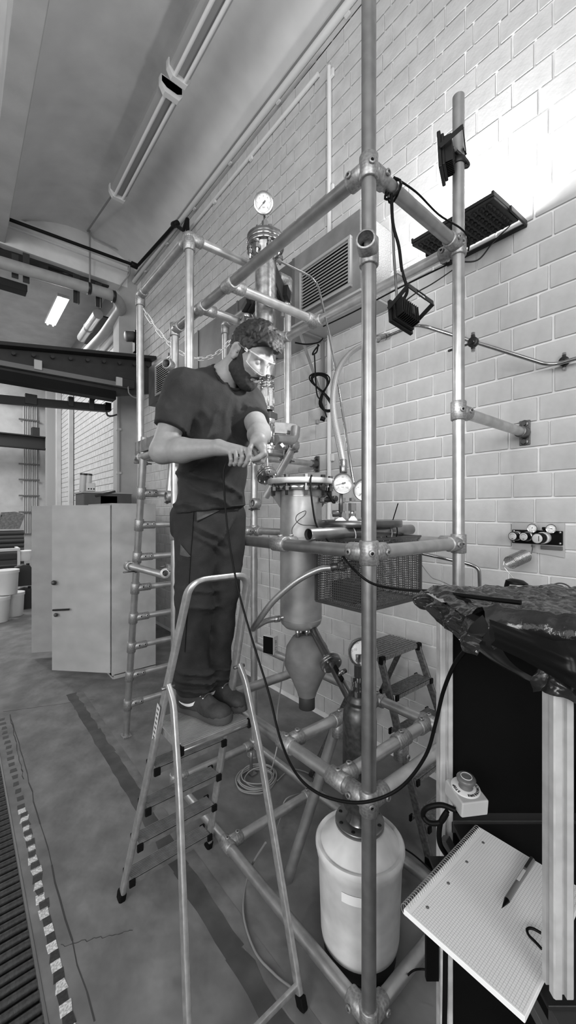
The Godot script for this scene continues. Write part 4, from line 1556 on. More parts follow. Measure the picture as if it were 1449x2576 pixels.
	flange(tp, pm, (pm - pa), 0.055, 0.014, 0.01, 4, "flange", 0)
	m = MB.new()
	m.bar(V(1.403, 1.207, -1.329), V(1.388, 1.161, -1.264), 0.012, 0.022)
	part(tp, "black_sleeve", m, M(0.05, 0.5))

	# the small pressure bottle with its valves
	var bx := V(1.385, 0, -1.16)
	var bt := thing("pressure_bottle", "dull grey pressure bottle standing on the drum flange between the lower rails", "bottle", bx + V(0, 0.62, 0))
	m = MB.new()
	m.lathe([Vector2(0, 0.64), Vector2(0.07, 0.64), Vector2(0.075, 0.66), Vector2(0.075, 1.02), Vector2(0.072, 1.06), Vector2(0.058, 1.085), Vector2(0.052, 1.09), Vector2(0.052, 1.10), Vector2(0.056, 1.105), Vector2(0.056, 1.115), Vector2(0.05, 1.12), Vector2(0.05, 1.14), Vector2(0, 1.15)], bx, Vector3.UP, 40, 0.6)
	part(bt, "bottle_body", m, M(0.40, 0.42, 0.8, "mottle", 0.25))
	for k in 4:
		var q: Vector3 = bx + [V(-0.035, 0, 0.02), V(0.0, 0, 0.03), V(0.03, 0, 0.01), V(-0.005, 0, -0.03)][k]
		m = MB.new()
		m.rod(q + V(0, 1.12, 0), q + V(0, [1.24, 1.22, 1.26, 1.2][k], 0), 0.008, 10)
		part(bt, "valve_stem", m, M(0.35, 0.3, 0.8))
		nut(bt, q + V(0, 1.14, 0), q + V(0, 1.165, 0), 0.015)
		nut(bt, q + V(0, 1.185, 0), q + V(0, 1.205, 0), 0.014)
	m = MB.new()
	m.box(bx + V(-0.045, 1.265, 0.03), V(0.03, 0.07, 0.03), 0.006)
	m.rod(bx + V(-0.045, 1.30, 0.03), bx + V(-0.045, 1.335, 0.03), 0.015, 12)
	part(bt, "needle_valve", m, M(0.28, 0.35, 0.7))
	m = MB.new()
	m.rod(V(1.309, 1.257, -1.174), V(1.274, 1.252, -1.177), 0.010, 10)
	m.rod(V(1.276, 1.259, -1.176), V(1.271, 1.241, -1.18), 0.006, 8)
	part(bt, "valve_handle", m, M(0.5, 0.25, 0.9))
	var bg := thing("bottle_gauge", "large pressure gauge half hidden by the corner post, above the small pressure bottle", "gauge", bx + V(0.01, 1.2, 0), "pressure gauges")
	gauge(bg, V(1.351, 1.341, -1.113), V(-0.62, 0.1, 0.75), 0.062, 0.04, 222, ["0", "10", "20", "30", "40"])
	m = MB.new()
	m.rod(bx + V(0.015, 1.15, 0.01), bx + V(0.012, 1.31, 0.01), 0.013, 12)
	part(bg, "stem", m, M(0.32, 0.3, 0.8))
	nut(bg, bx + V(0.013, 1.24, 0.01), bx + V(0.013, 1.28, 0.01), 0.022)

	# the pale drum
	var dr := thing("drum", "pale cylindrical drum with a conical shoulder and bolted neck on the floor inside the scaffold", "drum", bx)
	m = MB.new()
	m.lathe([Vector2(0, 0.06), Vector2(0.150, 0.06), Vector2(0.168, 0.075), Vector2(0.172, 0.10), Vector2(0.184, 0.43), Vector2(0.190, 0.437), Vector2(0.190, 0.462), Vector2(0.196, 0.468), Vector2(0.196, 0.482), Vector2(0.19, 0.490), Vector2(0.180, 0.490), Vector2(0.172, 0.484), Vector2(0.10, 0.555), Vector2(0.09, 0.565), Vector2(0, 0.565)], bx, Vector3.UP, 56, 0.75)
	part(dr, "shell", m, M(0.92, 0.5, 0.0, "steel", 0.5))
	m = MB.new()
	m.ring(bx + V(0, 0.56, 0), bx + V(0, 0.582, 0), 0.108, 0.03, 40, 0.003)
	var fl := part(dr, "neck_flange", m, M(0.50, 0.3, 0.85))
	for k in 8:
		var a := TAU * (k + 0.5) / 8
		m = MB.new()
		m.rod(bx + V(cos(a) * 0.09, 0.578, sin(a) * 0.09), bx + V(cos(a) * 0.09, 0.584, sin(a) * 0.09), 0.009, 12)
		part(fl, "bolt_hole", m, M(0.1, 0.5, 0.5))
	m = MB.new()
	m.lathe([Vector2(0.062, 0.58), Vector2(0.052, 0.60), Vector2(0.052, 0.645)], bx, Vector3.UP, 32)
	part(dr, "neck", m, M(0.55, 0.2, 0.95))
	m = MB.new()
	m.ring(bx + V(0, 0.0, 0), bx + V(0, 0.065, 0), 0.158, 0.10, 40, 0.006)
	part(dr, "base_ring", m, M(0.1, 0.7))
	# paper label, curved with the shell
	var lb := []
	for j in 4:
		var row := []
		for i in 9:
			var a := lerpf(2.25, 2.85, i / 8.0)
			var y := lerpf(0.36, 0.40, j / 3.0)
			row.append(bx + V(cos(a) * (0.1735 + (y - 0.1) * 0.036 + 0.0012), y, sin(a) * (0.1735 + (y - 0.1) * 0.036 + 0.0012)))
		lb.append(row)
	m = MB.new()
	m.sheet(lb)
	part(dr, "label", m, M(0.92, 0.6))

	# ---- perforated basket in the scaffold ----
	var x0 := 1.376
	var x1 := 1.83
	var z0 := -1.131
	var z1 := -1.43
	var y0 := 1.51
	var y1 := 1.825
	var bk := thing("perforated_basket", "tray basket of perforated sheet metal hanging between the middle rails", "basket", V((x0 + x1) / 2, y0, (z0 + z1) / 2))
	var pm2 := M(0.42, 0.4, 0.7)
	var faces := [["front_mesh", V(x0, y0, z0), V(x1 - x0, 0, 0), V(0, y1 - y0, 0)], ["side_mesh", V(x0, y0, z1), V(0, 0, z0 - z1), V(0, y1 - y0, 0)], ["side_mesh", V(x1, y0, z1), V(0, 0, z0 - z1), V(0, y1 - y0, 0)], ["back_mesh", V(x0, y0, z1), V(x1 - x0, 0, 0), V(0, y1 - y0, 0)], ["bottom_mesh", V(x0, y0, z1), V(x1 - x0, 0, 0), V(0, 0, z0 - z1)]]
	for q in faces:
		m = MB.new()
		var u: Vector3 = q[2]
		var w: Vector3 = q[3]
		var nn := u.cross(w).normalized()
		var nu := int(u.length() / 0.0115)
		var nw := int(w.length() / 0.0115)
		for k in nu + 1: m.bar(q[1] + u * k / nu, q[1] + u * k / nu + w, 0.0034, 0.0015, nn, 0.0003)
		for k in nw + 1: m.bar(q[1] + w * k / nw, q[1] + w * k / nw + u, 0.0034, 0.0015, nn, 0.0003)
		part(bk, q[0], m, pm2)
	m = MB.new()
	for q in [[V(x0, y0, z0), V(x1, y0, z0)], [V(x0, y0, z0), V(x0, y0, z1)], [V(x1, y0, z0), V(x1, y0, z1)], [V(x0, y1, z0), V(x1, y1, z0)], [V(x0, y1, z0), V(x0, y1, z1)], [V(x1, y1, z0), V(x1, y1, z1)], [V(x0, y0, z0), V(x0, y1, z0)], [V(x1, y0, z0), V(x1, y1, z0)], [V(x0, y0, z1), V(x0, y1, z1)]]:
		m.bar(q[0], q[1], 0.012, 0.012, Vector3.UP if q[0].y == q[1].y else Vector3.BACK, 0.001)
	part(bk, "edge_strip", m, M(0.36, 0.4, 0.7))
	# what lies in the basket
	var ib := thing("mounting_block", "dark valve block with a bracket seen through the perforated basket", "valve", V(1.5, 1.53, -1.28))
	m = MB.new()
	m.box(V(1.5, 1.57, -1.28), V(0.2, 0.1, 0.14), 0.01)
	part(ib, "block", m, M(0.2, 0.5))
	m = MB.new()
	m.bar(V(1.45, 1.62, -1.25), V(1.47, 1.72, -1.25), 0.03, 0.03, Vector3.RIGHT)
	part(ib, "bracket", m, M(0.35, 0.4, 0.6))
	m = MB.new()
	m.bar(V(1.62, 1.53, -1.30), V(1.74, 1.75, -1.36), 0.02, 0.02, Vector3.RIGHT)
	part(ib, "bracket", m, M(0.35, 0.4, 0.6))
	# loose tube across the rails
	var lt := thing("loose_tube", "loose tube lying across the middle rails above the basket, open dark end at left", "tube", V(1.54, 1.853, -1.248))
	m = MB.new()
	m.ring(V(1.155, 1.854, -1.248), V(1.925, 1.854, -1.248), 0.0272, 0.024, 28, 0.001)
	part(lt, "pipe", m, M(0.66, 0.3, 0.85, "steel", 0.3))
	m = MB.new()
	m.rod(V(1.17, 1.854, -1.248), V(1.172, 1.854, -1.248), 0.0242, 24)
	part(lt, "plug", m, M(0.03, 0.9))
	for x in [1.42, 1.70]:
		m = MB.new()
		var lp := []
		for k in 17:
			var a := TAU * k / 16
			lp.append(V(x + 0.006 * sin(a), 1.84 + cos(a) * 0.046, -1.248 + sin(a) * 0.032))
		m.tube(lp, 0.0028, 6, false)
		part(lt, "tie_wire", m, M(0.75, 0.4, 0.3))
	var zt := thing("cable_tie", "black cable tie with its long tail sticking up, round the loose tube", "cable tie", V(1.745, 1.86, -1.248))
	m = MB.new()
	var zl := []
	for k in 17:
		var a := TAU * k / 16
		zl.append(V(1.745 + 0.004 * sin(a), 1.85 + cos(a) * 0.052, -1.248 + sin(a) * 0.034))
	m.tube(zl, 0.003, 6, false)
	m.tube([V(1.745, 1.905, -1.24), V(1.689, 1.992, -1.169)], 0.0028, 6)
	m.box(V(1.745, 1.905, -1.24), V(0.009, 0.009, 0.009), 0.002)
	part(zt, "tie", m, M(0.05, 0.5))
	# removed lid with two gauges
	var lc := V(1.57, 1.893, -1.321)
	var ld := thing("lid_assembly", "heavy round lid with valves and taped fittings laid on the rails behind the corner post", "lid", lc)
	m = MB.new()
	m.ring(lc + V(0, -0.016, 0), lc + V(0, 0.016, 0), 0.215, 0.02, 48, 0.003)
	part(ld, "lid_disc", m, M(0.45, 0.3, 0.85, "steel", 0.3))
	for q in [[V(1.44, 1.95, -1.312) * V(1, 0, 1), 0, 0.16], [V(1.476, 1.95, -1.282) * V(1, 0, 1), 0, 0.12]]:
		var base: Vector3 = q[0]
		m = MB.new()
		m.rod(base + V(0, lc.y, 0), base + V(0, lc.y + q[2] * 0.65, 0), 0.010, 12)
		part(ld, "stem", m, steel(1))
		nut(ld, base + V(0, lc.y + 0.02, 0), base + V(0, lc.y + 0.05, 0), 0.018)
		nut(ld, base + V(0, lc.y + 0.062, 0), base + V(0, lc.y + 0.10, 0), 0.020)
		nut(ld, base + V(0, lc.y + 0.11, 0), base + V(0, lc.y + 0.125, 0), 0.015)
	m = MB.new()
	m.rod(V(1.402, 1.942, -1.344), V(1.437, 1.944, -1.314), 0.016, 12)
	part(ld, "side_port", m, M(0.3, 0.4, 0.6))
	m = MB.new()
	var wr := RandomNumberGenerator.new()
	wr.seed = 9
	for q in [[V(1.411, 1.906, -1.297), 0.034], [V(1.456, 1.912, -1.26), 0.024]]:
		m = MB.new()
		var g := []
		for i in 7:
			var row := []
			for k in 20:
				var a := TAU * k / 20
				var r: float = q[1] * [1.0, 1.1, 0.9, 0.75, 0.6, 0.45, 0.2][i] * wr.randf_range(0.82, 1.15)
				row.append(q[0] + V(cos(a) * r, -0.012 + i * 0.005 + wr.randf_range(-0.002, 0.002), sin(a) * r))
			g.append(row)
		m.sheet(g, true)
		part(ld, "tape_wrap", m, M(0.85, 0.8))
	var gl := ["large white-dial pressure gauge under the braided hose, left of the corner post", "second large pressure gauge on the lid, half hidden behind the corner post"]
	for k in 2:
		var gc: Vector3 = [V(1.418, 2.087, -1.291), V(1.577, 2.062, -1.289)][k]
		var g := thing("lid_gauge", gl[k], "gauge", gc - V(0, 0.08, 0), "pressure gauges")
		gauge(g, gc, to_cam(gc) + V(0.1, 0, 0.1), 0.050 if k == 0 else 0.056, 0.035, 195 if k == 0 else 230, ["0", "40", "80", "120", "160"])
		m = MB.new()
		m.rod(gc + V(0.005, -0.14, -0.015), gc + V(0.005, -0.045, -0.015), 0.009, 10)
		part(g, "stem", m, M(0.4, 0.3, 0.8))
	# braided hoses
	var hs := thing("braided_hose", "braided steel hose that drops from the wall pipe to the white-dial gauge beside the post", "hose", V(1.622, 2.584, -1.512))
	m = MB.new()
	m.tube(curve([V(2.259, 3.154, -1.696), V(2.066, 3.058, -1.662), V(1.862, 2.925, -1.637), V(1.71, 2.769, -1.595), V(1.601, 2.584, -1.529), V(1.535, 2.429, -1.454), V(1.467, 2.283, -1.355), V(1.434, 2.196, -1.304)], 8), 0.0165, 14)
	part(hs, "hose_tube", m, M(0.72, 0.35, 0.7, "galv", 0.02))
	m = MB.new()
	m.rod(V(1.434, 2.2, -1.304), V(1.421, 2.136, -1.289), 0.019, 14)
	part(hs, "hose_end", m, M(0.55, 0.25, 0.9))
	nut(hs, V(2.214, 3.133, -1.695), V(2.284, 3.166, -1.701), 0.026)
	nut(hs, V(2.299, 3.173, -1.702), V(2.356, 3.199, -1.707), 0.024)
	hs = thing("braided_hose", "braided steel hose looping down in front of the vessel to its lower side nozzle", "hose", V(1.152, 1.366, -1.644))
	m = MB.new()
	m.tube(curve([V(1.383, 1.684, -1.32), V(1.342, 1.67, -1.381), V(1.274, 1.611, -1.464), V(1.21, 1.513, -1.556), V(1.175, 1.416, -1.625), V(1.176, 1.351, -1.689), V(1.229, 1.339, -1.736), V(1.306, 1.353, -1.75), V(1.368, 1.36, -1.724)], 8), 0.0155, 14)
	part(hs, "hose_tube", m, M(0.72, 0.35, 0.7, "galv", 0.02))
	m = MB.new()
	m.rod(V(1.345, 1.359, -1.73), V(1.375, 1.36, -1.718), 0.018, 12)
	m.rod(V(1.375, 1.363, -1.718), V(1.399, 1.371, -1.698), 0.012, 12)
	part(hs, "hose_end", m, M(0.7, 0.25, 0.9))
	m = MB.new()
	m.rod(V(1.376, 1.684, -1.327), V(1.402, 1.693, -1.292), 0.020, 14)
	m.hexa(V(1.402, 1.693, -1.292), V(1.412, 1.7, -1.27), 0.028)
	m.rod(V(1.412, 1.7, -1.27), V(1.446, 1.707, -1.242), 0.016, 12)
	part(hs, "hose_coupling", m, M(0.35, 0.35, 0.8))
	# wall pipe that the hose hangs from, with its bends over to the right
	var wp := thing("wall_pipe", "thin steel pipe bent along the brick wall, clamped to the right scaffold post", "pipe", V(2.012, 2.786, -0.926))
	m = MB.new()
	m.tube(bend([V(2.335, 3.188, -1.698), V(2.256, 3.148, -1.439), V(2.212, 3.097, -1.345), V(2.58, 2.795, -0.804), V(2.6, 2.784, -0.751), V(2.6, 2.791, -0.604)], 0.06), 0.011, 12)
	part(wp, "pipe", m, steel(1))
	for q in [V(2.026, 2.817, -0.953), V(2.641, 2.803, -0.726)]:
		m = MB.new()
		m.ring(q - V(0.01, 0, 0.0), q + V(0.012, 0, 0.0), 0.026, 0.010, 16)
		m.box(q + V(0, 0.03, 0), V(0.02, 0.016, 0.016), 0.003)
		m.box(q + V(0, -0.03, 0), V(0.02, 0.016, 0.016), 0.003)
		part(wp, "pipe_clip", m, M(0.2, 0.4, 0.5))
		nut(wp, q + V(0, 0.036, 0), q + V(0, 0.048, 0), 0.010)
		nut(wp, q + V(0, -0.048, 0), q + V(0, -0.036, 0), 0.010)
	m = MB.new()
	m.rod(V(1.854, 2.74, -0.993), V(2.016, 2.811, -0.948), 0.006, 8)
	part(wp, "threaded_rod", m, M(0.25, 0.4, 0.7))


# a small LED floodlight: housing, fins on its back, frame, glowing front, yoke. d: where it shines
func flood(called: String, label: String, at: Vector3, d: Vector3, up: Vector3, w: float, h: float, e: float) -> Node3D:
	var n := d.normalized()
	var x := up.cross(n).normalized()
	var y := n.cross(x)
	var b := Basis(x, y, n)
	var o := thing(called, label, "floodlight", at, "floodlights")
	var dk := M(0.055, 0.45, 0.1)
	var m := MB.new()
	m.box(at + b * Vector3(0, 0, -0.008), Vector3(w, h, 0.016), 0.004, b)
	m.box(at + b * Vector3(0, 0, -0.022), Vector3(w * 0.86, h * 0.86, 0.014), 0.005, b)
	part(o, "housing", m, dk)
	for k in 10:
		m = MB.new()
		m.box(at + b * Vector3(lerpf(-0.36, 0.36, k / 9.0) * w, 0, -0.044), Vector3(0.004, h * 0.72, 0.032), 0.001, b)
		part(o, "fin", m, dk)
	m = MB.new()
	m.box(at + b * Vector3(-w * 0.1, 0, -0.05), Vector3(w * 0.2, h * 0.4, 0.03), 0.006, b)
	part(o, "cable_gland", m, dk)
	m = MB.new()
	m.box(at + b * Vector3(0, 0, 0.0022), Vector3(w * 0.84, h * 0.8, 0.002), 0.0005, b)
	part(o, "lamp_lens", m, glow(0.95, 2.5))
	var yk := MB.new()
	var s := w * 0.5 + 0.008
	for q in [-1.0, 1.0]:
		yk.bar(at + b * Vector3(q * s, 0, -0.01), at + b * Vector3(q * s, h * 0.25, -0.11), 0.022, 0.004, b.x, 0.001)
	yk.bar(at + b * Vector3(-s, h * 0.25, -0.11), at + b * Vector3(-s * 0.35, h * 0.25, -0.11), 0.004, 0.022, b.y, 0.001)
	yk.bar(at + b * Vector3(s, h * 0.25, -0.11), at + b * Vector3(s * 0.35, h * 0.25, -0.11), 0.004, 0.022, b.y, 0.001)
	yk.bar(at + b * Vector3(-s * 0.36, h * 0.25 + 0.009, -0.11), at + b * Vector3(s * 0.36, h * 0.25 + 0.009, -0.11), 0.004, 0.006, b.y, 0.001)
	yk.bar(at + b * Vector3(-s * 0.36, h * 0.25 - 0.009, -0.11), at + b * Vector3(s * 0.36, h * 0.25 - 0.009, -0.11), 0.004, 0.006, b.y, 0.001)
	part(o, "yoke", yk, dk)
	area(at + n * 0.008, n, w * 0.8, h * 0.8, e, called + "_light")
	return o

func build_wall_things() -> void:
	var m := MB.new()
	# ---- uplighter on the wall ----
	var u := thing("uplighter", "large black floodlight mounted flat on the wall bracket, shining up the bricks at the right", "floodlight", V(2.42, 3.66, -1.18), "floodlights")
	var dk := M(0.09, 0.5, 0.1)
	var tilt := Basis(Vector3.BACK, atan2(0.05, 0.42))
	var uc := V(2.385, 3.662, -1.18)
	m.box(uc, V(0.34, 0.022, 0.50), 0.004, tilt)
	part(u, "housing", m, dk)
	for i in 7:
		for j in 11:
			m = MB.new()
			m.ball(uc + tilt * V(-0.135 + i * 0.045, -0.011, -0.21 + j * 0.042), V(0.022, 0.014, 0.017), Basis.IDENTITY, 8, 6)
			part(u, "heat_sink_bump", m, dk)
	m = MB.new()
	for q in [[V(0, 0.02, 0.245), V(0.35, 0.03, 0.014)], [V(0, 0.02, -0.245), V(0.35, 0.03, 0.014)]]:
		m.box(uc + tilt * q[0], q[1], 0.003, tilt)
	m.box(uc + tilt * V(0.17, 0.02, 0), V(0.012, 0.03, 0.5), 0.003, tilt)
	m.box(uc + tilt * V(-0.17, 0.015, 0), V(0.012, 0.02, 0.5), 0.003, tilt)
	part(u, "rim", m, dk)
	m = MB.new()
	m.box(uc + tilt * V(0, 0.0125, 0), V(0.31, 0.003, 0.46), 0.001, tilt)
	part(u, "lamp_lens", m, glow(0.95, 4.0))
	m = MB.new()
	m.bar(V(2.655, 3.70, -0.925), V(2.40, 3.665, -0.918), 0.012, 0.03)
	m.bar(V(2.655, 3.70, -1.435), V(2.40, 3.665, -1.442), 0.012, 0.03)
	m.bar(V(2.652, 3.69, -0.925), V(2.652, 3.69, -1.435), 0.03, 0.014)
	part(u, "wall_bracket", m, M(0.14, 0.4, 0.4))
	area(uc + tilt * V(0, 0.03, 0), tilt * Vector3.UP, 0.30, 0.46, 3.2, "uplighter_light")

	var uw := thing("uplighter_lead", "thin black lead from the uplighter along the scaffold rail to the left", "cable", V(2.0, 3.5, -1.1))
	m = MB.new()
	m.tube(curve([V(2.60, 3.70, -1.0), V(2.384, 3.509, -1.006), V(2.163, 3.311, -0.996), V(1.84, 3.17, -0.975)], 8), 0.0042, 6)
	m.tube(curve([V(1.845, 3.16, -0.98), V(1.845, 3.165, -1.25), V(1.845, 3.16, -1.6), V(1.845, 3.165, -1.85)], 6), 0.0042, 6)
	part(uw, "lead", m, M(0.06, 0.5))
	var rl := thing("rail_lead", "thin black lead along the top rail between the near post and the right post", "cable", V(1.6, 3.25, -0.93))
	m = MB.new()
	m.tube(curve([V(1.31, 3.255, -0.925), V(1.45, 3.262, -0.915), V(1.62, 3.25, -0.912), V(1.79, 3.262, -0.90), V(1.86, 3.24, -0.895), V(1.885, 3.20, -0.91)], 6), 0.0042, 6)
	part(rl, "lead", m, M(0.06, 0.5))
	var pl := thing("power_lead", "black lead from the wall pipe clip up to the hanging floodlight", "cable", V(1.7, 2.9, -0.95))
	m = MB.new()
	m.tube(curve([V(1.332, 2.755, -0.933), V(1.559, 2.918, -0.979), V(1.751, 3.044, -1.014), V(1.968, 3.2, -1.028), V(2.056, 3.269, -1.019)], 6), 0.003, 6)
	part(pl, "lead", m, M(0.06, 0.5))

	# ---- the two small floodlights ----
	var f1 := V(1.755, 3.614, -0.984)
	var o := flood("floodlight", "small black floodlight clamped high on the right scaffold post, seen edge-on", f1, V(-0.36, -0.05, -0.93), Vector3.UP, 0.13, 0.17, 0.3)
	m = MB.new()
	m.tube([f1 + V(0.03, -0.01, 0), V(1.875, 3.629, -0.949)], 0.006, 8)
	m.ring(V(1.84, 3.60, -0.935), V(1.84, 3.63, -0.935), R + 0.006, R, 16)
	part(o, "arm", m, dk)
	m = MB.new()
	m.tube(curve([V(1.749, 3.614, -0.976), V(1.754, 3.643, -0.959), V(1.778, 3.654, -0.939), V(1.818, 3.633, -0.919), V(1.853, 3.608, -0.902), V(1.868, 3.594, -0.903), V(1.843, 3.587, -0.924)], 6), 0.008, 8)
	part(o, "cable", m, M(0.1, 0.5))
	m = MB.new()
	m.rod(V(1.784, 3.652, -0.934), V(1.8, 3.645, -0.927), 0.0095, 8)
	part(o, "cable_band", m, M(0.5, 0.4))
	var f2 := V(1.333, 2.707, -0.919)
	o = flood("floodlight", "small black finned floodlight hanging on a rod below the top front rail", f2, V(0.09, -0.25, -0.966), V(0.2, 1, 0), 0.125, 0.105, 1.5)
	m = MB.new()
	m.tube([V(1.308, 3.22, -0.935), V(1.315, 2.958, -0.929), V(1.321, 2.745, -0.916)], 0.0052, 8)
	part(o, "hanger_rod", m, M(0.55, 0.3, 0.9))
	m = MB.new()
	m.tube(curve([V(1.302, 3.212, -0.932), V(1.307, 3.078, -0.928), V(1.325, 2.985, -0.913), V(1.334, 2.892, -0.905), V(1.35, 2.823, -0.893), V(1.342, 2.787, -0.898), V(1.322, 2.772, -0.915), V(1.318, 2.755, -0.932)], 6), 0.0062, 8)
	part(o, "cable", m, M(0.07, 0.5))
	m = MB.new()
	var lp := []
	for k in 25:
		var a := TAU * k / 12.0
		lp.append(V(1.308 + 0.01 * sin(k * 0.7), 3.215 + cos(a) * 0.037, -0.935 + sin(a) * 0.037) + V(0.012 * k / 12.0, 0, 0))
	m.tube(lp, 0.0045, 6)
	m.tube(curve([V(1.303, 3.218, -0.931), V(1.281, 3.176, -0.937), V(1.277, 3.194, -0.94)], 4), 0.004, 6)
	part(o, "cable_wrap", m, M(0.06, 0.5))
	m = MB.new()
	m.box(V(1.323, 2.877, -0.908), V(0.035, 0.014, 0.008), 0.003)
	part(o, "cable_clip", m, M(0.8, 0.4))

	# ---- the air duct with its louvre ----
	var d := thing("air_duct", "long grey air duct box on the wall with a louvred grille near its right end", "duct", V(2.48, 3.6, -4.0))
	var gm := M(0.36, 0.5, 0.0, "steel", 0.8)
	m = MB.new()
	m.box(V(2.485, 3.905, -2.30), V(0.37, 0.60, 0.76), 0.004)
	part(d, "grille_box", m, M(0.52, 0.5, 0.0, "steel", 0.8))
	m = MB.new()
	m.box(V(2.485, 3.90, -4.42), V(0.365, 0.595, 3.46), 0.004)
	part(d, "duct_box", m, gm)
	m = MB.new()
	m.box(V(2.485, 3.90, -1.917), V(0.36, 0.58, 0.006), 0.001)
	part(d, "end_panel", m, M(0.70, 0.8, 0.0, "mottle", 0.08))
	m = MB.new()
	m.box(V(2.48, 3.588, -2.6), V(0.40, 0.02, 1.4), 0.003)
	part(d, "shelf_plate", m, M(0.66, 0.5))
	louvre(d, V(2.30, 3.845, -2.285), 0.53, 0.34, 13)
	louvre(d, V(2.30, 3.90, -5.55), 0.5, 0.4, 14)
	for q in [-2.68, -3.6, -4.5, -5.4]:
		m = MB.new()
		m.box(V(2.298, 3.9, q), V(0.006, 0.6, 0.03), 0.001)
		part(d, "seam", m, M(0.34, 0.5))
	# bracket below the duct
	var br := thing("shelf_bracket", "grey steel angle bracket with a diagonal stay under the air duct", "bracket", V(2.5, 3.3, -2.62))
	m = MB.new()
	m.bar(V(2.65, 3.57, -2.66), V(2.65, 2.85, -2.66), 0.04, 0.02, V(0, 0, 1))
	m.bar(V(2.33, 3.565, -2.66), V(2.66, 3.565, -2.66), 0.04, 0.02)
	m.bar(V(2.36, 3.55, -2.66), V(2.65, 3.0, -2.66), 0.03, 0.012, V(0, 0, 1))
	part(br, "angle", m, M(0.55, 0.45, 0.3))

	# ---- hank of black cable on the bracket ----
	var h := thing("cable_hank", "black cable coiled into a figure-eight hank hanging from the bracket under the duct", "cable", V(2.321, 2.9, -2.361))
	m = MB.new()
	var base := V(2.372, 2.965, -2.384)
	for k in 7:
		var pts := []
		var wob := rng.randf_range(0.75, 1.15)
		for q in 37:
			var a := TAU * q / 36.0
			pts.append(base + V(0, 0.155 * cos(a) * (0.92 + 0.08 * wob) - 0.005 * k, 0) + V(0.7678, 0, 0.6407) * (sin(2.0 * a) * 0.068 * wob * (1.1 if cos(a) > 0 else 0.75) - 0.04 * cos(a)) + V(-0.64, 0, 0.77) * (k * 0.007 + 0.004 * sin(3 * a)))
		m.tube(pts, 0.0058, 6, false)
	part(h, "cable_loop", m, M(0.05, 0.45))
	m = MB.new()
	m.tube(curve([V(2.093, 3.313, -2.421), V(2.196, 3.321, -2.4), V(2.306, 3.356, -2.374), V(2.372, 3.411, -2.384)], 5), 0.006, 6)
	m.tube(curve([V(2.306, 3.343, -2.374), V(2.298, 3.28, -2.38), V(2.27, 3.257, -2.403), V(2.286, 3.296, -2.391), V(2.313, 3.336, -2.367)], 5), 0.007, 6)
	m.tube(curve([V(2.283, 3.253, -2.393), V(2.288, 3.131, -2.389), V(2.298, 2.933, -2.38), V(2.326, 2.867, -2.357), V(2.362, 2.735, -2.327)], 5), 0.006, 6)
	part(h, "cable_lead", m, M(0.05, 0.45))
	m = MB.new()
	m.rod(V(2.321, 2.729, -2.361), V(2.351, 2.716, -2.336), 0.018, 10)
	part(h, "tie", m, M(0.06, 0.5))
	m = MB.new()
	m.box(V(2.301, 2.696, -2.378), V(0.03, 0.035, 0.03), 0.006)
	part(h, "plug", m, M(0.5, 0.4))

	# ---- gas panel on the wall ----
	var g := thing("gas_panel", "wall panel with two valve knobs, a regulator and two small gauges at the right edge", "gas panel", V(2.65, 1.8, -0.87))
	m = MB.new()
	m.extrude([Vector2(-1.005, 1.722), Vector2(-0.728, 1.690), Vector2(-0.728, 1.885), Vector2(-1.005, 1.885)], V(2.668, 0, 0), V(0, 0, 1), V(0, 1, 0), V(-0.012, 0, 0))
	part(g, "back_plate", m, M(0.74, 0.4, 0.4))
	m = MB.new()
	m.box(V(2.65, 1.800, -0.868), V(0.016, 0.082, 0.268), 0.003)
	part(g, "black_plate", m, M(0.04, 0.35))
	m = MB.new()
	m.box(V(2.648, 1.742, -0.79), V(0.014, 0.022, 0.11), 0.002)
	part(g, "name_strip", m, M(0.35, 0.4))
	for z in [-0.99, -0.745]:
		for y in [1.833, 1.770]:
			m = MB.new()
			m.rod(V(2.642, y, z), V(2.638, y, z), 0.006, 10)
			part(g, "screw", m, M(0.7, 0.3, 0.8))
	var kn := V(-0.92, -0.04, -0.38).normalized()
	for q in [[V(2.645, 1.805, -0.965), 0.026, 0.08], [V(2.645, 1.805, -0.905), 0.026, 0.08], [V(2.645, 1.800, -0.822), 0.031, 0.11]]:
		var c: Vector3 = q[0]
		m = MB.new()
		m.rod(c, c + V(-q[2] * 0.5, 0, 0), q[1] * 1.1, 24)
		part(g, "valve_body", m, M(0.72, 0.25, 0.85) if q[1] < 0.03 else M(0.86, 0.35))
		m = MB.new()
		m.lathe([Vector2(0, 0.0), Vector2(q[1] * 0.95, 0), Vector2(q[1], 0.005), Vector2(q[1], q[2] * 0.6), Vector2(q[1] * 0.9, q[2] * 0.64), Vector2(0, q[2] * 0.64)], c + V(-q[2] * 0.5, 0, 0), V(-1, 0, 0), 28)
		var kb := part(g, "knob", m, M(0.06, 0.3))
		m = MB.new()
		m.rod(c + V(-q[2] * 1.13, 0, 0), c + V(-q[2] * 1.15, 0, 0), q[1] * 0.85, 24, 0.0005)
		part(kb, "knob_cap", m, M(0.74, 0.4))
		var fb := Basis(V(0, 0, 1), V(0, 1, 0), V(-1, 0, 0))
		m = MB.new()
		if q[1] < 0.03:
			for t in 9:
				var a0 := deg_to_rad(30 + t * 15.0)
				var p0: Vector3 = Vector3(cos(a0), sin(a0), 0) * q[1] * 0.55
				m.box(c + V(-q[2] * 1.152, 0, 0) + fb * p0, Vector3(0.003, 0.002, 0.001), 0.0002, fb)
			m.box(c + V(-q[2] * 1.152, 0, 0) + fb * Vector3(0, -q[1] * 0.55, 0), Vector3(0.010, 0.004, 0.001), 0.0002, fb)
		else:
			m.box(c + V(-q[2] * 1.152, 0, 0) + fb * Vector3(0.008, 0.0, 0), Vector3(0.004, 0.03, 0.001), 0.0002, fb)
		part(kb, "knob_mark", m, M(0.15, 0.5))
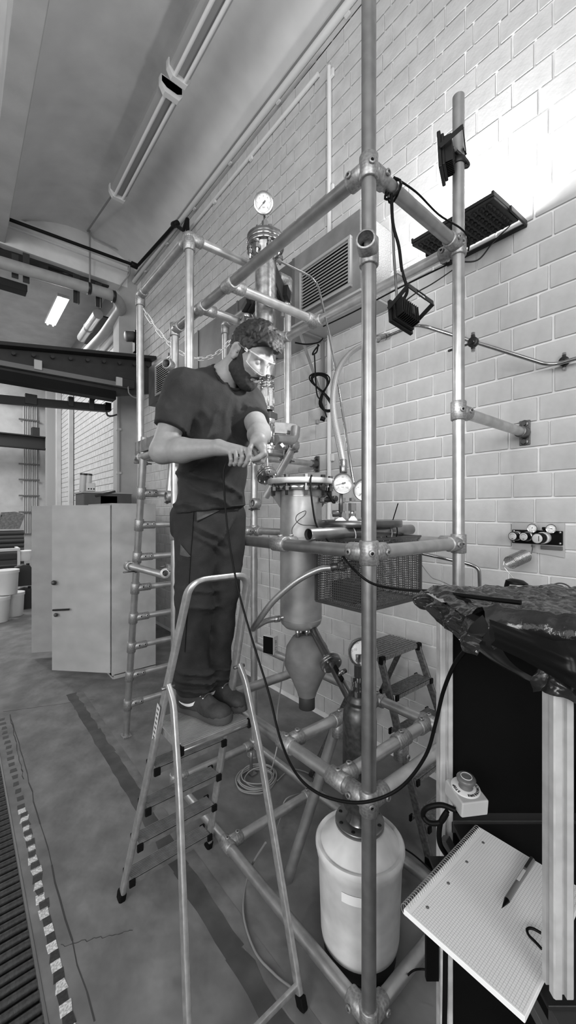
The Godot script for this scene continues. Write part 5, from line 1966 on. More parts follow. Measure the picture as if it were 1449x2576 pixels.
	for q in [[V(2.60, 1.856, -0.868), 265.0], [V(2.60, 1.856, -0.772), 165.0]]:
		gauge(g, q[0] + V(-0.02, 0, 0), V(-0.96, 0.0, 0.28), 0.026, 0.028, q[1], ["0", "2", "4", "6"], "")
	m = MB.new()
	m.rod(V(2.63, 1.825, -0.82), V(2.63, 1.858, -0.82), 0.008, 12)
	m.rod(V(2.63, 1.846, -0.82), V(2.63, 1.862, -0.82), 0.013, 12)
	part(g, "small_valve", m, M(0.06, 0.4))
	# coiled tube from the panel to the covered rig
	var ct := thing("coiled_tube", "shiny coiled capillary tube hanging from the gas panel like a spring", "tube", V(2.5, 1.68, -0.921))
	m = MB.new()
	var hp := []
	var ca := V(2.4, 1.665, -0.92)
	var cb := V(2.54, 1.696, -0.889)
	var cd := (cb - ca).normalized()
	var cu := cd.cross(V(0, 1, 0)).normalized()
	var cv := cd.cross(cu)
	hp.append(V(2.42, 1.564, -0.9))
	hp.append(V(2.39, 1.642, -0.952))
	for k in 15 * 14 + 1:
		var a := TAU * k / 15.0 + PI
		hp.append(ca.lerp(cb, k / 210.0) + cu * cos(a) * 0.036 + cv * sin(a) * 0.036)
	hp.append(V(2.58, 1.708, -0.871))
	hp.append(V(2.6, 1.726, -0.874))
	hp.append(V(2.62, 1.748, -0.879))
	m.tube(hp, 0.0026, 7)
	part(ct, "coil", m, M(0.75, 0.18, 0.95))
	nut(ct, V(2.62, 1.743, -0.879), V(2.62, 1.757, -0.879), 0.009)
	# bent pipe that passes behind the right post
	var bp := thing("bent_pipe", "thin steel pipe bent down to the covered rig, behind the right scaffold post", "pipe", V(2.2, 1.75, -1.0))
	m = MB.new()
	m.tube(bend([V(1.84, 1.745, -1.20), V(2.03, 1.683, -0.975), V(2.05, 1.662, -0.933), V(2.053, 1.56, -0.931), V(2.053, 1.438, -0.931)], 0.04), 0.009, 12)
	part(bp, "pipe", m, steel(1))
	var cw := thing("thin_wire", "thin light wire running from the basket down to the covered rig", "wire", V(1.9, 1.75, -1.2))
	m = MB.new()
	m.tube(curve([V(1.887, 1.673, -1.161), V(1.927, 1.606, -1.127), V(1.866, 1.606, -1.048), V(1.542, 1.646, -0.797)], 6), 0.0022, 6)
	part(cw, "wire", m, M(0.6, 0.5))
	# wall bores
	for q in [[1213,1390], [1214,1371], [1189,1335]]:
		pass
	# small tag box hanging at the rear post
	var tb := V(1.822, 0.954, -2.387)
	var lb := thing("tag_box", "small box with black face and lettered light side, hanging below the rear rail", "box", tb - V(0, 0.07, 0))
	var bb := Basis(Vector3.UP, deg_to_rad(17))
	m = MB.new()
	m.box(tb, V(0.065, 0.135, 0.095), 0.003, bb)
	var bd := part(lb, "box_body", m, M(0.80, 0.5))
	m = MB.new()
	m.box(tb + bb * V(-0.0335, 0, 0), V(0.002, 0.127, 0.089), 0.0005, bb)
	part(lb, "black_face", m, M(0.03, 0.5))
	var fz := bb * V(0, 0, 1)
	text(bd, "TV-1BF", 0.026, Transform3D(Basis(bb * V(0, 1, 0), bb * V(-1, 0, 0), fz), tb + fz * 0.0478), M(0.15, 0.5))
	m = MB.new()
	m.tube([tb + V(0, 0.065, 0), V(1.811, 1.779, -2.396)], 0.0022, 6)
	part(lb, "wire", m, M(0.45, 0.5))
	# row of rails by the floor, near the wall
	pass

func louvre(d: Node3D, c: Vector3, l: float, h: float, n: int) -> void:
	var m := MB.new()
	for s in [-1.0, 1.0]:
		m.box(c + V(-0.012, s * (h * 0.5 + 0.012), 0), V(0.03, 0.024, l + 0.05), 0.003)
		m.box(c + V(-0.012, 0, s * (l * 0.5 + 0.012)), V(0.03, h, 0.024), 0.003)
	var f := part(d, "louvre_frame", m, M(0.66, 0.45, 0.2))
	m = MB.new()
	m.box(c + V(0.0, 0, 0), V(0.004, h, l), 0.001)
	part(f, "louvre_backing", m, M(0.14, 0.8))
	var mb := MB.new()
	mb.box(Vector3.ZERO, V(0.032, 0.009, l - 0.004), 0.002, Basis(Vector3.BACK, 0.75))
	var me := mb.mesh()
	me.surface_set_material(0, M(0.62, 0.45, 0.2))
	for k in n:
		put(f, "slat", me, Transform3D(Basis.IDENTITY, c + V(-0.014, lerpf(-0.47, 0.47, k / (n - 1.0)) * h, 0)))

# Local axes of the rig: x to the right, z towards the photographer; it stands at an angle of 40 degrees to the wall.
func build_right() -> void:
	var turn := deg_to_rad(-39.85)
	var b := Basis(Vector3.UP, turn)
	var alu := M(0.84, 0.42, 0.35, "steel", 0.2)
	var rig := thing("profile_rig", "tall aluminium profile rack with black inner panels at the right edge, under black plastic", "rack", b * V(0.62, 0, -0.74))
	var xl := 0.372
	var zf := -0.955
	var zn := -0.575
	var top := 1.752
	for q in [[xl + 0.004, zf, 0.0, top - 0.03, "far"], [xl + 0.018, zn, 1.262, top - 0.03, "near"], [0.95, zf, 0.0, top - 0.03, "far"], [0.95, zn, 0.0, top - 0.03, "near"]]:
		profile_post(rig, b, V(q[0], 0, q[1]), q[2], q[3], 0.030 if q[4] == "far" else 0.029, alu)
	var bl := M(0.022, 0.55, 0.0, "steel", 0.4)
	var m := MB.new()
	m.box(b * V(0.665, 0.93, zf - 0.012), V(0.59, 1.60, 0.006), 0.001, b)
	part(rig, "back_panel", m, bl)
	m = MB.new()
	m.box(b * V(0.95, 0.93, -0.75), V(0.006, 1.60, 0.35), 0.001, b)
	part(rig, "side_panel", m, bl)
	# lower part of the left side: panel and rails below the shelf
	m = MB.new()
	m.box(b * V(xl - 0.03, 0.95, zf + 0.01), V(0.03, 0.22, 0.012), 0.001, b)
	part(rig, "black_plate", m, bl)
	for z in [zf, zn]:
		for y in [top - 0.02, 1.205]:
			m = MB.new()
			m.box(b * V(0.66, y, z), V(0.55, 0.03, 0.03), 0.002, b)
			part(rig, "cross_profile", m, M(0.30, 0.45, 0.4))
	for x in [xl + 0.015, 0.95]:
		m = MB.new()
		m.box(b * V(x, top - 0.02, (zf + zn) / 2), V(0.03, 0.03, 0.34), 0.002, b)
		part(rig, "cross_profile", m, M(0.30, 0.45, 0.4))
	m = MB.new()
	m.box(b * V(0.66, 1.225, -0.75), V(0.56, 0.008, 0.34), 0.002, b)
	m.box(b * V(0.345, 1.225, -0.735), V(0.10, 0.008, 0.20), 0.002, b)
	part(rig, "shelf", m, M(0.10, 0.5))
	m = MB.new()
	m.bar(b * V(0.36, 1.20, -0.915), b * V(0.945, 0.12, -0.60), 0.02, 0.02, Vector3.BACK)
	part(rig, "brace", m, M(0.3, 0.45, 0.4))
	m = MB.new()
	m.box(b * V(0.68, top - 0.002, -0.78), V(0.56, 0.008, 0.34), 0.002, b)
	part(rig, "top_board", m, M(0.15, 0.6))
	for q in [[0.70, -0.85], [0.80, -0.70]]:
		m = MB.new()
		m.rod(b * V(q[0], 1.27, q[1]), b * V(q[0], 1.36, q[1]), 0.045, 18)
		part(rig, "motor", m, M(0.12, 0.4))

	# ---- black plastic cover ----
	var cv := thing("plastic_cover", "crumpled glossy black plastic sheet draped over the top of the aluminium rack", "cover", b * V(0.66, top, -0.75))
	var foil := M(0.13, 0.13, 0.0, "", 1.0, "crumple", 1.3)
	foil.uv1_scale = Vector3.ONE * 9.0
	var smooth_foil := M(0.10, 0.24)
	var fn := FastNoiseLite.new()
	fn.seed = 3
	fn.frequency = 7.0
	fn.fractal_octaves = 4
	var fr := FastNoiseLite.new()
	fr.seed = 8
	fr.frequency = 3.0
	fr.noise_type = FastNoiseLite.TYPE_CELLULAR
	var g := []
	var nx := 90
	var nz := 60
	# the top, bunched up into a roll along its front edge
	for j in nz + 1:
		var row := []
		for i in nx + 1:
			var s := lerpf(0.33, 1.0, i / float(nx))
			var t := lerpf(-0.985, -0.545, j / float(nz))
			var tf := -0.575 - 0.10 * (1.0 - smoothstep(0.33, 0.47, s))
			var y := top + 0.010 + fn.get_noise_2d(s, t) * 0.012 + absf(fr.get_noise_2d(s * 2.0, t * 2.0)) * 0.016 + fn.get_noise_2d(s * 7.0, t * 7.0) * 0.005
			y += 0.026 * exp(-pow((t - tf) / 0.026, 2.0))
			if t > tf: y -= minf(0.7 * (t - tf), 0.035)
			y -= 0.5 * maxf(0.0, 0.352 - s) + 0.6 * maxf(0.0, -0.965 - t)
			row.append(b * V(s - 0.006 * fn.get_noise_2d(t * 3.0, 2.0), y, minf(t, tf + 0.022 + 0.1 * maxf(0.0, t - tf - 0.022))))
		g.append(row)
	m = MB.new()
	m.sheet(g)
	part(cv, "sheet", m, foil)
	# short overhang on the left, deepest towards the front
	g = []
	for j in 25:
		var row := []
		var v := j / 24.0
		for i in 49:
			var u := i / 48.0
			var z := lerpf(-0.985, -0.665, u)
			var l := 0.030 + 0.022 * u + 0.006 * sin(u * 17.0)
			var bulge := 0.010 * exp(-pow(u / 0.12, 2.0)) + 0.010 * sin(u * 23.0) + 0.014 * fn.get_noise_2d(u * 0.5, v * 0.2) * smoothstep(0.0, 0.25, u)
			row.append(b * V(0.330 - (0.008 + bulge) * sin(v * PI * 0.8) - 0.012 * v * u, top + 0.004 - l * v, z + 0.004 * sin(v * 9.0)))
		g.append(row)
	m = MB.new()
	m.sheet(g)
	part(cv, "side_overhang", m, foil)
	# the loose tongue that hangs out of the front left corner
	var tg := []
	for j in 31:
		var row := []
		var f := j / 30.0
		for i in 17:
			var e := i / 16.0
			var p0: Vector3 = (V(0.711, 1.711, -0.337)).lerp(V(0.676, 1.778, -0.302), e)
			var p1: Vector3 = (V(0.721, 1.673, -0.245)).lerp(V(0.714, 1.684, -0.238), e)
			var c: Vector3 = p0.lerp(p1, f) + V(0, -0.020 * sin(f * PI) * (0.3 + 0.7 * e), 0)
			c += b * V(-0.016 * sin(e * PI) * (1.0 - f), 0, 0.010 * sin(f * 7.0) * (1.0 - f))
			row.append(c)
		tg.append(row)
	m = MB.new()
	m.sheet(tg)
	part(cv, "tongue", m, smooth_foil)
	# smooth dark flap along the front
	var rg := []
	for j in 41:
		var row := []
		var f := j / 40.0
		for i in 17:
			var e := i / 16.0
			var x := lerpf(0.330, 1.0, f)
			var z0 := -0.655 + 0.112 * smoothstep(0.0, 0.05, f)
			row.append(b * V(x, top + 0.022 - e * (0.040 + 0.050 * smoothstep(0.0, 0.18, f)), z0 + 0.020 * sin(e * 2.6) + 0.006 * fn.get_noise_2d(x * 2.0, e * 0.3)))
		rg.append(row)
	m = MB.new()
	m.sheet(rg)
	part(cv, "front_flap", m, M(0.07, 0.3))
	# plastic gathered round the head of the near post, running off to the right
	var kg := []
	for j in 29:
		var row := []
		var f := j / 28.0
		for i in 61:
			var u := i / 60.0
			var a := lerpf(PI * 1.1, -0.2, minf(u * 1.6, 1.0))
			var run := maxf(u - 0.625, 0.0) * 1.0
			var rad := 0.026 + 0.012 * absf(f - 0.35) + 0.004 * sin(u * 26.0 + f * 3.0) * (0.3 + f) + 0.008 * fn.get_noise_2d(u * 0.45, f * 0.15)
			var low := 0.055 + 0.05 * smoothstep(0.45, 0.9, u) - 0.012 * sin(u * 9.0)
			row.append(b * V(xl + 0.018 + cos(a) * rad + run, top - 0.010 - f * low, zn + sin(a) * rad * 0.9 + 0.004))
		kg.append(row)
	m = MB.new()
	m.sheet(kg)
	part(cv, "gathered_corner", m, smooth_foil)
	# things that poke out behind the cover
	var cp := thing("hose_cap", "black ring cap peeping over the back edge of the plastic cover under the coiled tube", "bottle top", V(1.459, 1.702, -0.54))
	m = MB.new()
	m.lathe([Vector2(0.035, -0.05), Vector2(0.036, 0.0), Vector2(0.034, 0.018), Vector2(0.02, 0.026), Vector2(0, 0.027)], V(1.459, 1.695, -0.54), V(0.1, 1, 0.1), 24)
	part(cp, "cap", m, M(0.06, 0.4))
	m = MB.new()
	m.rod(V(1.431, 1.67, -0.525), V(1.431, 1.707, -0.525), 0.024, 16)
	part(cp, "white_body", m, M(0.85, 0.4))
	var rgg := thing("rig_gauge", "top of a dark-rimmed gauge peeping over the plastic cover at the right edge", "gauge", V(1.518, 1.687, -0.426), "pressure gauges")
	gauge(rgg, V(1.518, 1.685, -0.426), to_cam(V(1.518, 1.685, -0.426)), 0.034, 0.03, 150, ["0", "5", "10"], "")
	m = MB.new()
	m.rod(V(1.542, 1.67, -0.433), V(1.542, 1.591, -0.433), 0.01, 10)
	part(rgg, "stem", m, M(0.3, 0.4, 0.7))

	# ---- emergency stop box ----
	var ec := V(0.856, 1.328, -0.418)
	var eb := Basis(Vector3.UP, turn + 0.15) * Basis(Vector3.RIGHT, 0.12)
	var es := thing("stop_box", "small light box with a round emergency stop button on the far profile of the rack", "switch", ec)
	m = MB.new()
	m.box(ec, V(0.063, 0.036, 0.069), 0.004, eb)
	part(es, "box", m, M(0.66, 0.5))
	m = MB.new()
	m.rod(ec + eb * V(0, 0.0175, -0.004), ec + eb * V(0, 0.0198, -0.004), 0.030, 32, 0.0004)
	var bp := part(es, "button_plate", m, M(0.82, 0.5))
	m = MB.new()
	m.lathe([Vector2(0, 0.021), Vector2(0.015, 0.021), Vector2(0.012, 0.029), Vector2(0.013, 0.032), Vector2(0.019, 0.035), Vector2(0.020, 0.040), Vector2(0.017, 0.044), Vector2(0, 0.045)], ec + eb * V(0, 0, -0.004), eb.y, 32, 0.6)
	part(es, "mushroom_button", m, M(0.36, 0.35))
	m = MB.new()
	m.ring(ec + eb * V(0, 0.0445, -0.004), ec + eb * V(0, 0.0458, -0.004), 0.012, 0.0105, 28, 0.0002)
	part(es, "arrow_ring", m, M(0.75, 0.5))
	var word := "EMERGENCY"
	for k in word.length():
		var a := deg_to_rad(-62.0 - 9.5 * (8 - k))
		a = deg_to_rad(-108.0 + 13.0 * k)
		var pos := ec + eb * V(cos(a) * 0.0245, 0.0203, -0.004 - sin(a) * 0.0245)
		text(bp, word[k], 0.0074, Transform3D(eb * Basis(Vector3.UP, a + PI / 2) * Basis(Vector3.RIGHT, -PI / 2), pos), M(0.12, 0.5), "lettering", "Droid Sans", true)
	word = "STOP"
	for k in word.length():
		var a := deg_to_rad(205.0 - 13.0 * k)
		var pos := ec + eb * V(cos(a) * 0.0245, 0.0203, -0.004 - sin(a) * 0.0245)
		text(bp, word[k], 0.0084, Transform3D(eb * Basis(Vector3.UP, a - PI / 2) * Basis(Vector3.RIGHT, -PI / 2), pos), M(0.12, 0.5), "lettering", "Droid Sans", true)
	m = MB.new()
	m.tube(curve([ec + eb * V(-0.036, -0.01, 0.02), V(0.806, 1.316, -0.448), V(0.792, 1.302, -0.473), V(0.793, 1.279, -0.484), V(0.795, 1.27, -0.47), V(0.804, 1.279, -0.449), V(0.815, 1.299, -0.44)], 6), 0.0055, 8)
	m.tube(curve([V(0.811, 1.307, -0.437), V(0.804, 1.277, -0.449), V(0.812, 1.226, -0.455), V(0.827, 1.191, -0.443), V(0.822, 1.166, -0.434), V(0.832, 1.024, -0.451), V(0.831, 0.883, -0.453), V(0.83, 0.795, -0.454)], 6), 0.0055, 8)
	part(es, "cable", m, M(0.04, 0.5))

	# ---- notebook and pen ----
	var ny := 1.2525
	var n1 := V(0.604, 1.252, -0.407)
	var n2 := V(0.891, 1.252, -0.406)
	var n4 := V(0.613, 1.252, -0.226)
	var nx2 := (n2 - n1)
	var nw2 := (n4 - n1)
	nw2 = (nw2 - nx2 * nw2.dot(nx2) / nx2.length_squared())
	var nb := thing("notebook", "spiral-bound squared notepad lying open on the rack shelf at the lower right", "notebook", n1)
	var lw := nx2.length()
	var ww := 0.195
	var ux := nx2.normalized()
	var uw := nw2.normalized()
	m = MB.new()
	m.box(n1 + ux * lw * 0.5 + uw * ww * 0.5 - V(0, 0.005, 0), Vector3(lw, 0.010, ww), 0.001, Basis(ux, Vector3.UP, ux.cross(Vector3.UP)))
	var pg := part(nb, "page_block", m, M(0.90, 0.75))
	m = MB.new()
	var cell := 0.0045
	var kx := 0
	while kx * cell < lw - 0.006:
		m.bar(n1 + ux * (0.003 + kx * cell) + uw * 0.014, n1 + ux * (0.003 + kx * cell) + uw * (ww - 0.003), 0.0006, 0.0002, Vector3.UP, 0.00005)
		kx += 1
	kx = 0
	while kx * cell < ww - 0.018:
		m.bar(n1 + uw * (0.015 + kx * cell) + ux * 0.003, n1 + uw * (0.015 + kx * cell) + ux * (lw - 0.003), 0.0006, 0.0002, Vector3.UP, 0.00005)
		kx += 1
	part(pg, "squared_print", m, M(0.74, 0.8))
	for k in 4:
		m = MB.new()
		m.rod(n1 + ux * lw * (0.12 + 0.25 * k) + uw * 0.026, n1 + ux * lw * (0.12 + 0.25 * k) + uw * 0.026 + V(0, 0.0005, 0), 0.003, 12, 0.0001)
		part(pg, "punch_hole", m, M(0.4, 0.6))
	for k in 46:
		m = MB.new()
		var c := n1 + ux * (0.006 + k * (lw - 0.012) / 45.0) + V(0, -0.006, 0)
		var rp := []
		for q in 13:
			var a := TAU * q / 12.0
			rp.append(c + uw * cos(a) * 0.0085 + V(0, sin(a) * 0.0105, 0) + ux * (q / 12.0 - 0.5) * 0.002)
		m.tube(rp, 0.0007, 5, false)
		part(nb, "spiral_ring", m, M(0.75, 0.3, 0.7))
	var pn := thing("pen", "dark ballpoint pen with a clip lying on the squared notepad", "pen", n1)
	var pa := V(0.73, 1.26, -0.293)
	var pb := V(0.878, 1.26, -0.295)
	var pd := (pb - pa).normalized()
	m = MB.new()
	m.tube([pa + pd * 0.022, pb], 0.0048, 14)
	part(pn, "barrel", m, M(0.42, 0.3))
	m = MB.new()
	m.tube([pa, pa + pd * 0.004], 0.0006, 8)
	m.tube([pa + pd * 0.004, pa + pd * 0.022], 0.0012, 12, true, 0.0046)
	part(pn, "tip", m, M(0.06, 0.4))
	m = MB.new()
	m.rod(pb, pb + pd * 0.006, 0.0035, 10)
	part(pn, "push_button", m, M(0.05, 0.4))
	m = MB.new()
	m.bar(pb + V(0, 0.0065, 0) - pd * 0.002, pb + V(0, 0.0065, 0) - pd * 0.038, 0.005, 0.0015)
	part(pn, "clip", m, M(0.2, 0.3))
	m = MB.new()
	m.bar(pb + V(0, 0.0046, 0) - pd * 0.042, pb + V(0, 0.0046, 0) - pd * 0.075, 0.005, 0.0008)
	part(pn, "print_band", m, M(0.75, 0.4))
	# thin black lead over the notepad corner and down the profile
	var ld := thing("thin_lead", "thin black lead looping over the corner of the notepad behind the near profile", "cable", V(0.726, 1.257, -0.252))
	m = MB.new()
	m.tube(curve([V(0.738, 1.258, -0.235), V(0.735, 1.258, -0.247), V(0.727, 1.258, -0.252), V(0.719, 1.258, -0.247), V(0.716, 1.258, -0.237), V(0.712, 1.258, -0.226)], 6), 0.0022, 6)
	part(ld, "lead", m, M(0.06, 0.5))

func profile_post(rig: Node3D, b: Basis, at: Vector3, y0: float, y1: float, s: float, mt: Material) -> void:
	# slotted square extrusion: an outline with a groove in each face, pushed up
	var h := s * 0.5
	var gw := s * 0.12
	var gd := s * 0.22
	var pts := []
	for k in 4:
		var a := PI / 2 * k
		for q in [Vector2(h, -h + 0.002), Vector2(h, -gw), Vector2(h - gd, -gw), Vector2(h - gd, gw), Vector2(h, gw), Vector2(h, h - 0.002), Vector2(h - 0.002, h)]:
			pts.append(q.rotated(a))
	var m := MB.new()
	m.extrude(pts, b * at + V(0, y0, 0), b * V(1, 0, 0), b * V(0, 0, 1), V(0, y1 - y0, 0))
	part(rig, "profile_post", m, mt)

func rail_c(parent: Node3D, called: String, path: Array, w: float, t: float, side: Vector3, mt: Material) -> void:
	# rounded flat-oval aluminium rail swept along a path; side: its wide direction
	var m := MB.new()
	var g := []
	for i in path.size():
		var d: Vector3
		if i == 0: d = path[1] - path[0]
		elif i == path.size() - 1: d = path[i] - path[i - 1]
		else: d = (path[i + 1] - path[i]).normalized() + (path[i] - path[i - 1]).normalized()
		d = d.normalized()
		var sd := (side - d * side.dot(d)).normalized()
		var up := d.cross(sd)
		var row := []
		for k in 16:
			var a := TAU * k / 16
			var cx := signf(cos(a)) * pow(absf(cos(a)), 0.45)
			var sx := signf(sin(a)) * pow(absf(sin(a)), 0.45)
			row.append(path[i] + sd * cx * w * 0.5 + up * sx * t * 0.5)
		g.append(row)
	m.sheet(g, true)
	for e in [0, path.size() - 1]:
		var c: Vector3 = path[e]
		for k in 16: m.poly3(c, g[e][k], g[e][(k + 1) % 16], (path[0] - path[1]).normalized() if e == 0 else (path[e] - path[e - 1]).normalized())
	part(parent, called, m, mt)

func tread(parent: Node3D, a: Vector3, b: Vector3, dep: float, mt: Material, called := "step") -> void:
	# ribbed aluminium tread between the stiles; a, b: middle of its ends, it reaches dep across z
	var m := MB.new()
	m.box((a + b) * 0.5 + V(0, 0.009, 0), V(a.distance_to(b), 0.004, dep), 0.001)
	m.box((a + b) * 0.5 + V(0, -0.004, dep * 0.5 - 0.002), V(a.distance_to(b), 0.030, 0.004), 0.001)
	m.box((a + b) * 0.5 + V(0, -0.004, -dep * 0.5 + 0.002), V(a.distance_to(b), 0.030, 0.004), 0.001)
	var o := part(parent, called, m, mt)
	m = MB.new()
	var n := 9
	for k in n:
		m.box((a + b) * 0.5 + V(0, 0.0122, lerpf(-0.46, 0.46, k / (n - 1.0)) * dep), V(a.distance_to(b), 0.003, dep / n * 0.5), 0.0008)
	part(o, "ribs", m, mt)
	for e in [a, b]:
		for sg in [-1.0, 1.0]:
			m = MB.new()
			m.box(e + V(0, -0.004, sg * (dep * 0.5 + 0.004)), V(0.03, 0.036, 0.014), 0.004)
			part(o, "end_cap", m, M(0.07, 0.6))

func build_ladders() -> void:
	var alu := M(0.80, 0.36, 0.7, "steel", 0.15, "fine", 0.1)
	var l := thing("step_ladder", "aluminium platform step ladder in the foreground with a hoop handrail, the technician standing on it", "step ladder", V(0.88, 0, -1.65))
	# front stiles run up into the hoop; z = -2.08 + 0.34 y, the stiles draw together upwards
	var path := []
	var hoop := []
	for y in [0.0, 0.6, 1.205, 1.52]:
		path.append(V(0.639 + 0.06 * y, y, -2.08 + 0.34 * y))
	var other := []
	for y in [1.52, 1.205, 0.6, 0.0]:
		other.append(V(1.129 - 0.06 * y, y, -2.08 + 0.34 * y))
	var ht := 1.665
	hoop = path + [V(0.639 + 0.06 * ht, ht, -2.08 + 0.34 * ht), V(1.129 - 0.06 * ht, ht, -2.08 + 0.34 * ht)] + other
	rail_c(l, "hoop_rail", bend(hoop, 0.12, 10), 0.042, 0.024, V(0, 0.34, 0.94), alu)
	for s in [V(0.639, 0.02, -2.073), V(1.129, 0.02, -2.073)]:
		var m := MB.new()
		m.box(s, V(0.034, 0.06, 0.052), 0.008, Basis(Vector3.RIGHT, 0.33))
		part(l, "rubber_foot", m, M(0.05, 0.8))
	# supporting frame towards the camera
	var lp := V(0.700, 1.205, -1.645)
	var rp := V(1.062, 1.205, -1.645)
	var lf := V(0.575, 0.0, -1.17)
	var rf := V(1.045, 0.0, -1.17)
	rail_c(l, "support_leg", bend([lp, lp + V(0.004, -0.06, 0.045), lp.lerp(lf, 0.3) + V(0.01, 0, 0.03), lf], 0.1, 6), 0.036, 0.022, V(0, 0.3, 0.95), alu)
	rail_c(l, "support_leg", bend([rp, rp + V(0.004, -0.06, 0.045), rp.lerp(rf, 0.3) + V(0.01, 0, 0.03), rf], 0.1, 6), 0.036, 0.022, V(0, 0.3, 0.95), alu)
	for s in [lf, rf]:
		var m := MB.new()
		m.box(s + V(0, 0.018, 0), V(0.03, 0.05, 0.045), 0.008, Basis(Vector3.RIGHT, -0.38))
		part(l, "rubber_foot", m, M(0.05, 0.8))
	rail_c(l, "cross_brace", [lf.lerp(lp, 0.05), rf.lerp(rp, 0.05)], 0.026, 0.018, V(0, 1, 0), alu)
	for s in [lp, rp]:
		var m := MB.new()
		m.rod(s + V(-0.03, -0.01, 0), s + V(0.03, -0.01, 0), 0.008, 12)
		part(l, "pivot_pin", m, M(0.5, 0.3, 0.8))
	# treads
	for y in [0.117, 0.333, 0.541, 0.762]:
		tread(l, V(0.662 + 0.06 * y, y, -2.08 + 0.34 * y - 0.01), V(1.106 - 0.06 * y, y, -2.08 + 0.34 * y - 0.01), 0.085, M(0.62, 0.45, 0.6, "steel", 0.2))
	# platform
	var m := MB.new()
	m.box(V(0.893, 0.960, -1.705), V(0.335, 0.022, 0.29), 0.004)
	var pf := part(l, "platform", m, M(0.64, 0.45, 0.6, "steel", 0.2))
	m = MB.new()
	for k in 26:
		m.box(V(0.893, 0.972, -1.84 + k * 0.0108), V(0.325, 0.004, 0.006), 0.001)
	part(pf, "ribs", m, M(0.62, 0.5, 0.5))
	m = MB.new()
	m.rod(V(0.71, 0.945, -1.57), V(1.08, 0.945, -1.57), 0.011, 12)
	part(pf, "carrier_rod", m, M(0.6, 0.3, 0.8))
	for x in [0.725, 1.065]:
		m = MB.new()
		m.box(V(x, 0.948, -1.585), V(0.02, 0.04, 0.06), 0.005)
		part(pf, "platform_bracket", m, M(0.08, 0.6))
		m = MB.new()
		m.bar(V(x, 0.955, -1.83), V(x, 0.955, -1.58), 0.014, 0.035)
		part(pf, "platform_arm", m, alu)
	# rating label on the left stile: a plain sticker with fine print lines
	m = MB.new()
	var sb := Basis(Vector3.RIGHT, 0.33)
	m.box(V(0.639 + 0.06 * 0.95 - 0.0125, 0.93, -2.08 + 0.34 * 0.93), V(0.0012, 0.36, 0.032), 0.0003, sb)
	var st := part(l, "sticker", m, M(0.75, 0.5))
	m = MB.new()
	for k in 14:
		m.box(V(0.639 + 0.06 * 0.95 - 0.0134, 0.77 + k * 0.024, -2.08 + 0.34 * (0.77 + k * 0.024)), V(0.0006, 0.010, 0.018), 0.0002, sb)
	part(st, "print", m, M(0.3, 0.5))

	# ---- small step ladder by the wall ----
	var s := thing("small_step_ladder", "worn aluminium step ladder standing by the brick wall behind the scaffold", "step ladder", V(2.25, 0, -1.5))
	var x0 := 2.05
	var x1 := 2.46
	var worn := M(0.60, 0.45, 0.6, "mottle", 0.2)
	for x in [x0, x1]:
		var sgn := -1.0 if x == x0 else 1.0
		rail_c(s, "stile", [V(x + sgn * 0.05, 0, -1.17), V(x, 1.02, -1.545)], 0.05, 0.02, V(0, 0.35, 0.94), M(0.5, 0.45, 0.6, "mottle", 0.2))
		rail_c(s, "rear_leg", [V(x + sgn * 0.04, 0, -2.15), V(x, 1.0, -1.66)], 0.036, 0.02, V(0, 0.35, -0.94), M(0.42, 0.45, 0.6, "mottle", 0.2))
		m = MB.new()
		m.box(V(x + sgn * 0.05, 0.02, -1.175), V(0.03, 0.05, 0.06), 0.006)
		part(s, "rubber_foot", m, M(0.06, 0.8))
	for y in [0.18, 0.395, 0.61, 0.82]:
		tread(s, V(x0 - 0.05 * (1.0 - y) + 0.02, y, -1.17 - 0.367 * y - 0.02), V(x1 + 0.05 * (1.0 - y) - 0.02, y, -1.17 - 0.367 * y - 0.02), 0.11, worn)
	m = MB.new()
	m.box(V((x0 + x1) / 2, 1.025, -1.66), V(x1 - x0 + 0.03, 0.03, 0.26), 0.004)
	pf = part(s, "platform", m, worn)
	m = MB.new()
	for k in 10:
		m.box(V((x0 + x1) / 2, 1.0415, -1.775 + k * 0.0255), V(x1 - x0 + 0.02, 0.004, 0.014), 0.001)
	part(pf, "ribs", m, worn)
	for x in [x0, x1]:
		m = MB.new()
		m.box(V(x, 1.02, -1.535), V(0.045, 0.05, 0.03), 0.006)
		part(pf, "end_cap", m, M(0.07, 0.6))
	m = MB.new()
	m.bar(V(x0, 0.45, -1.92), V(x1, 0.45, -1.92), 0.03, 0.01, V(0, 0.3, 1))
	part(s, "rear_brace", m, M(0.4, 0.5, 0.5))

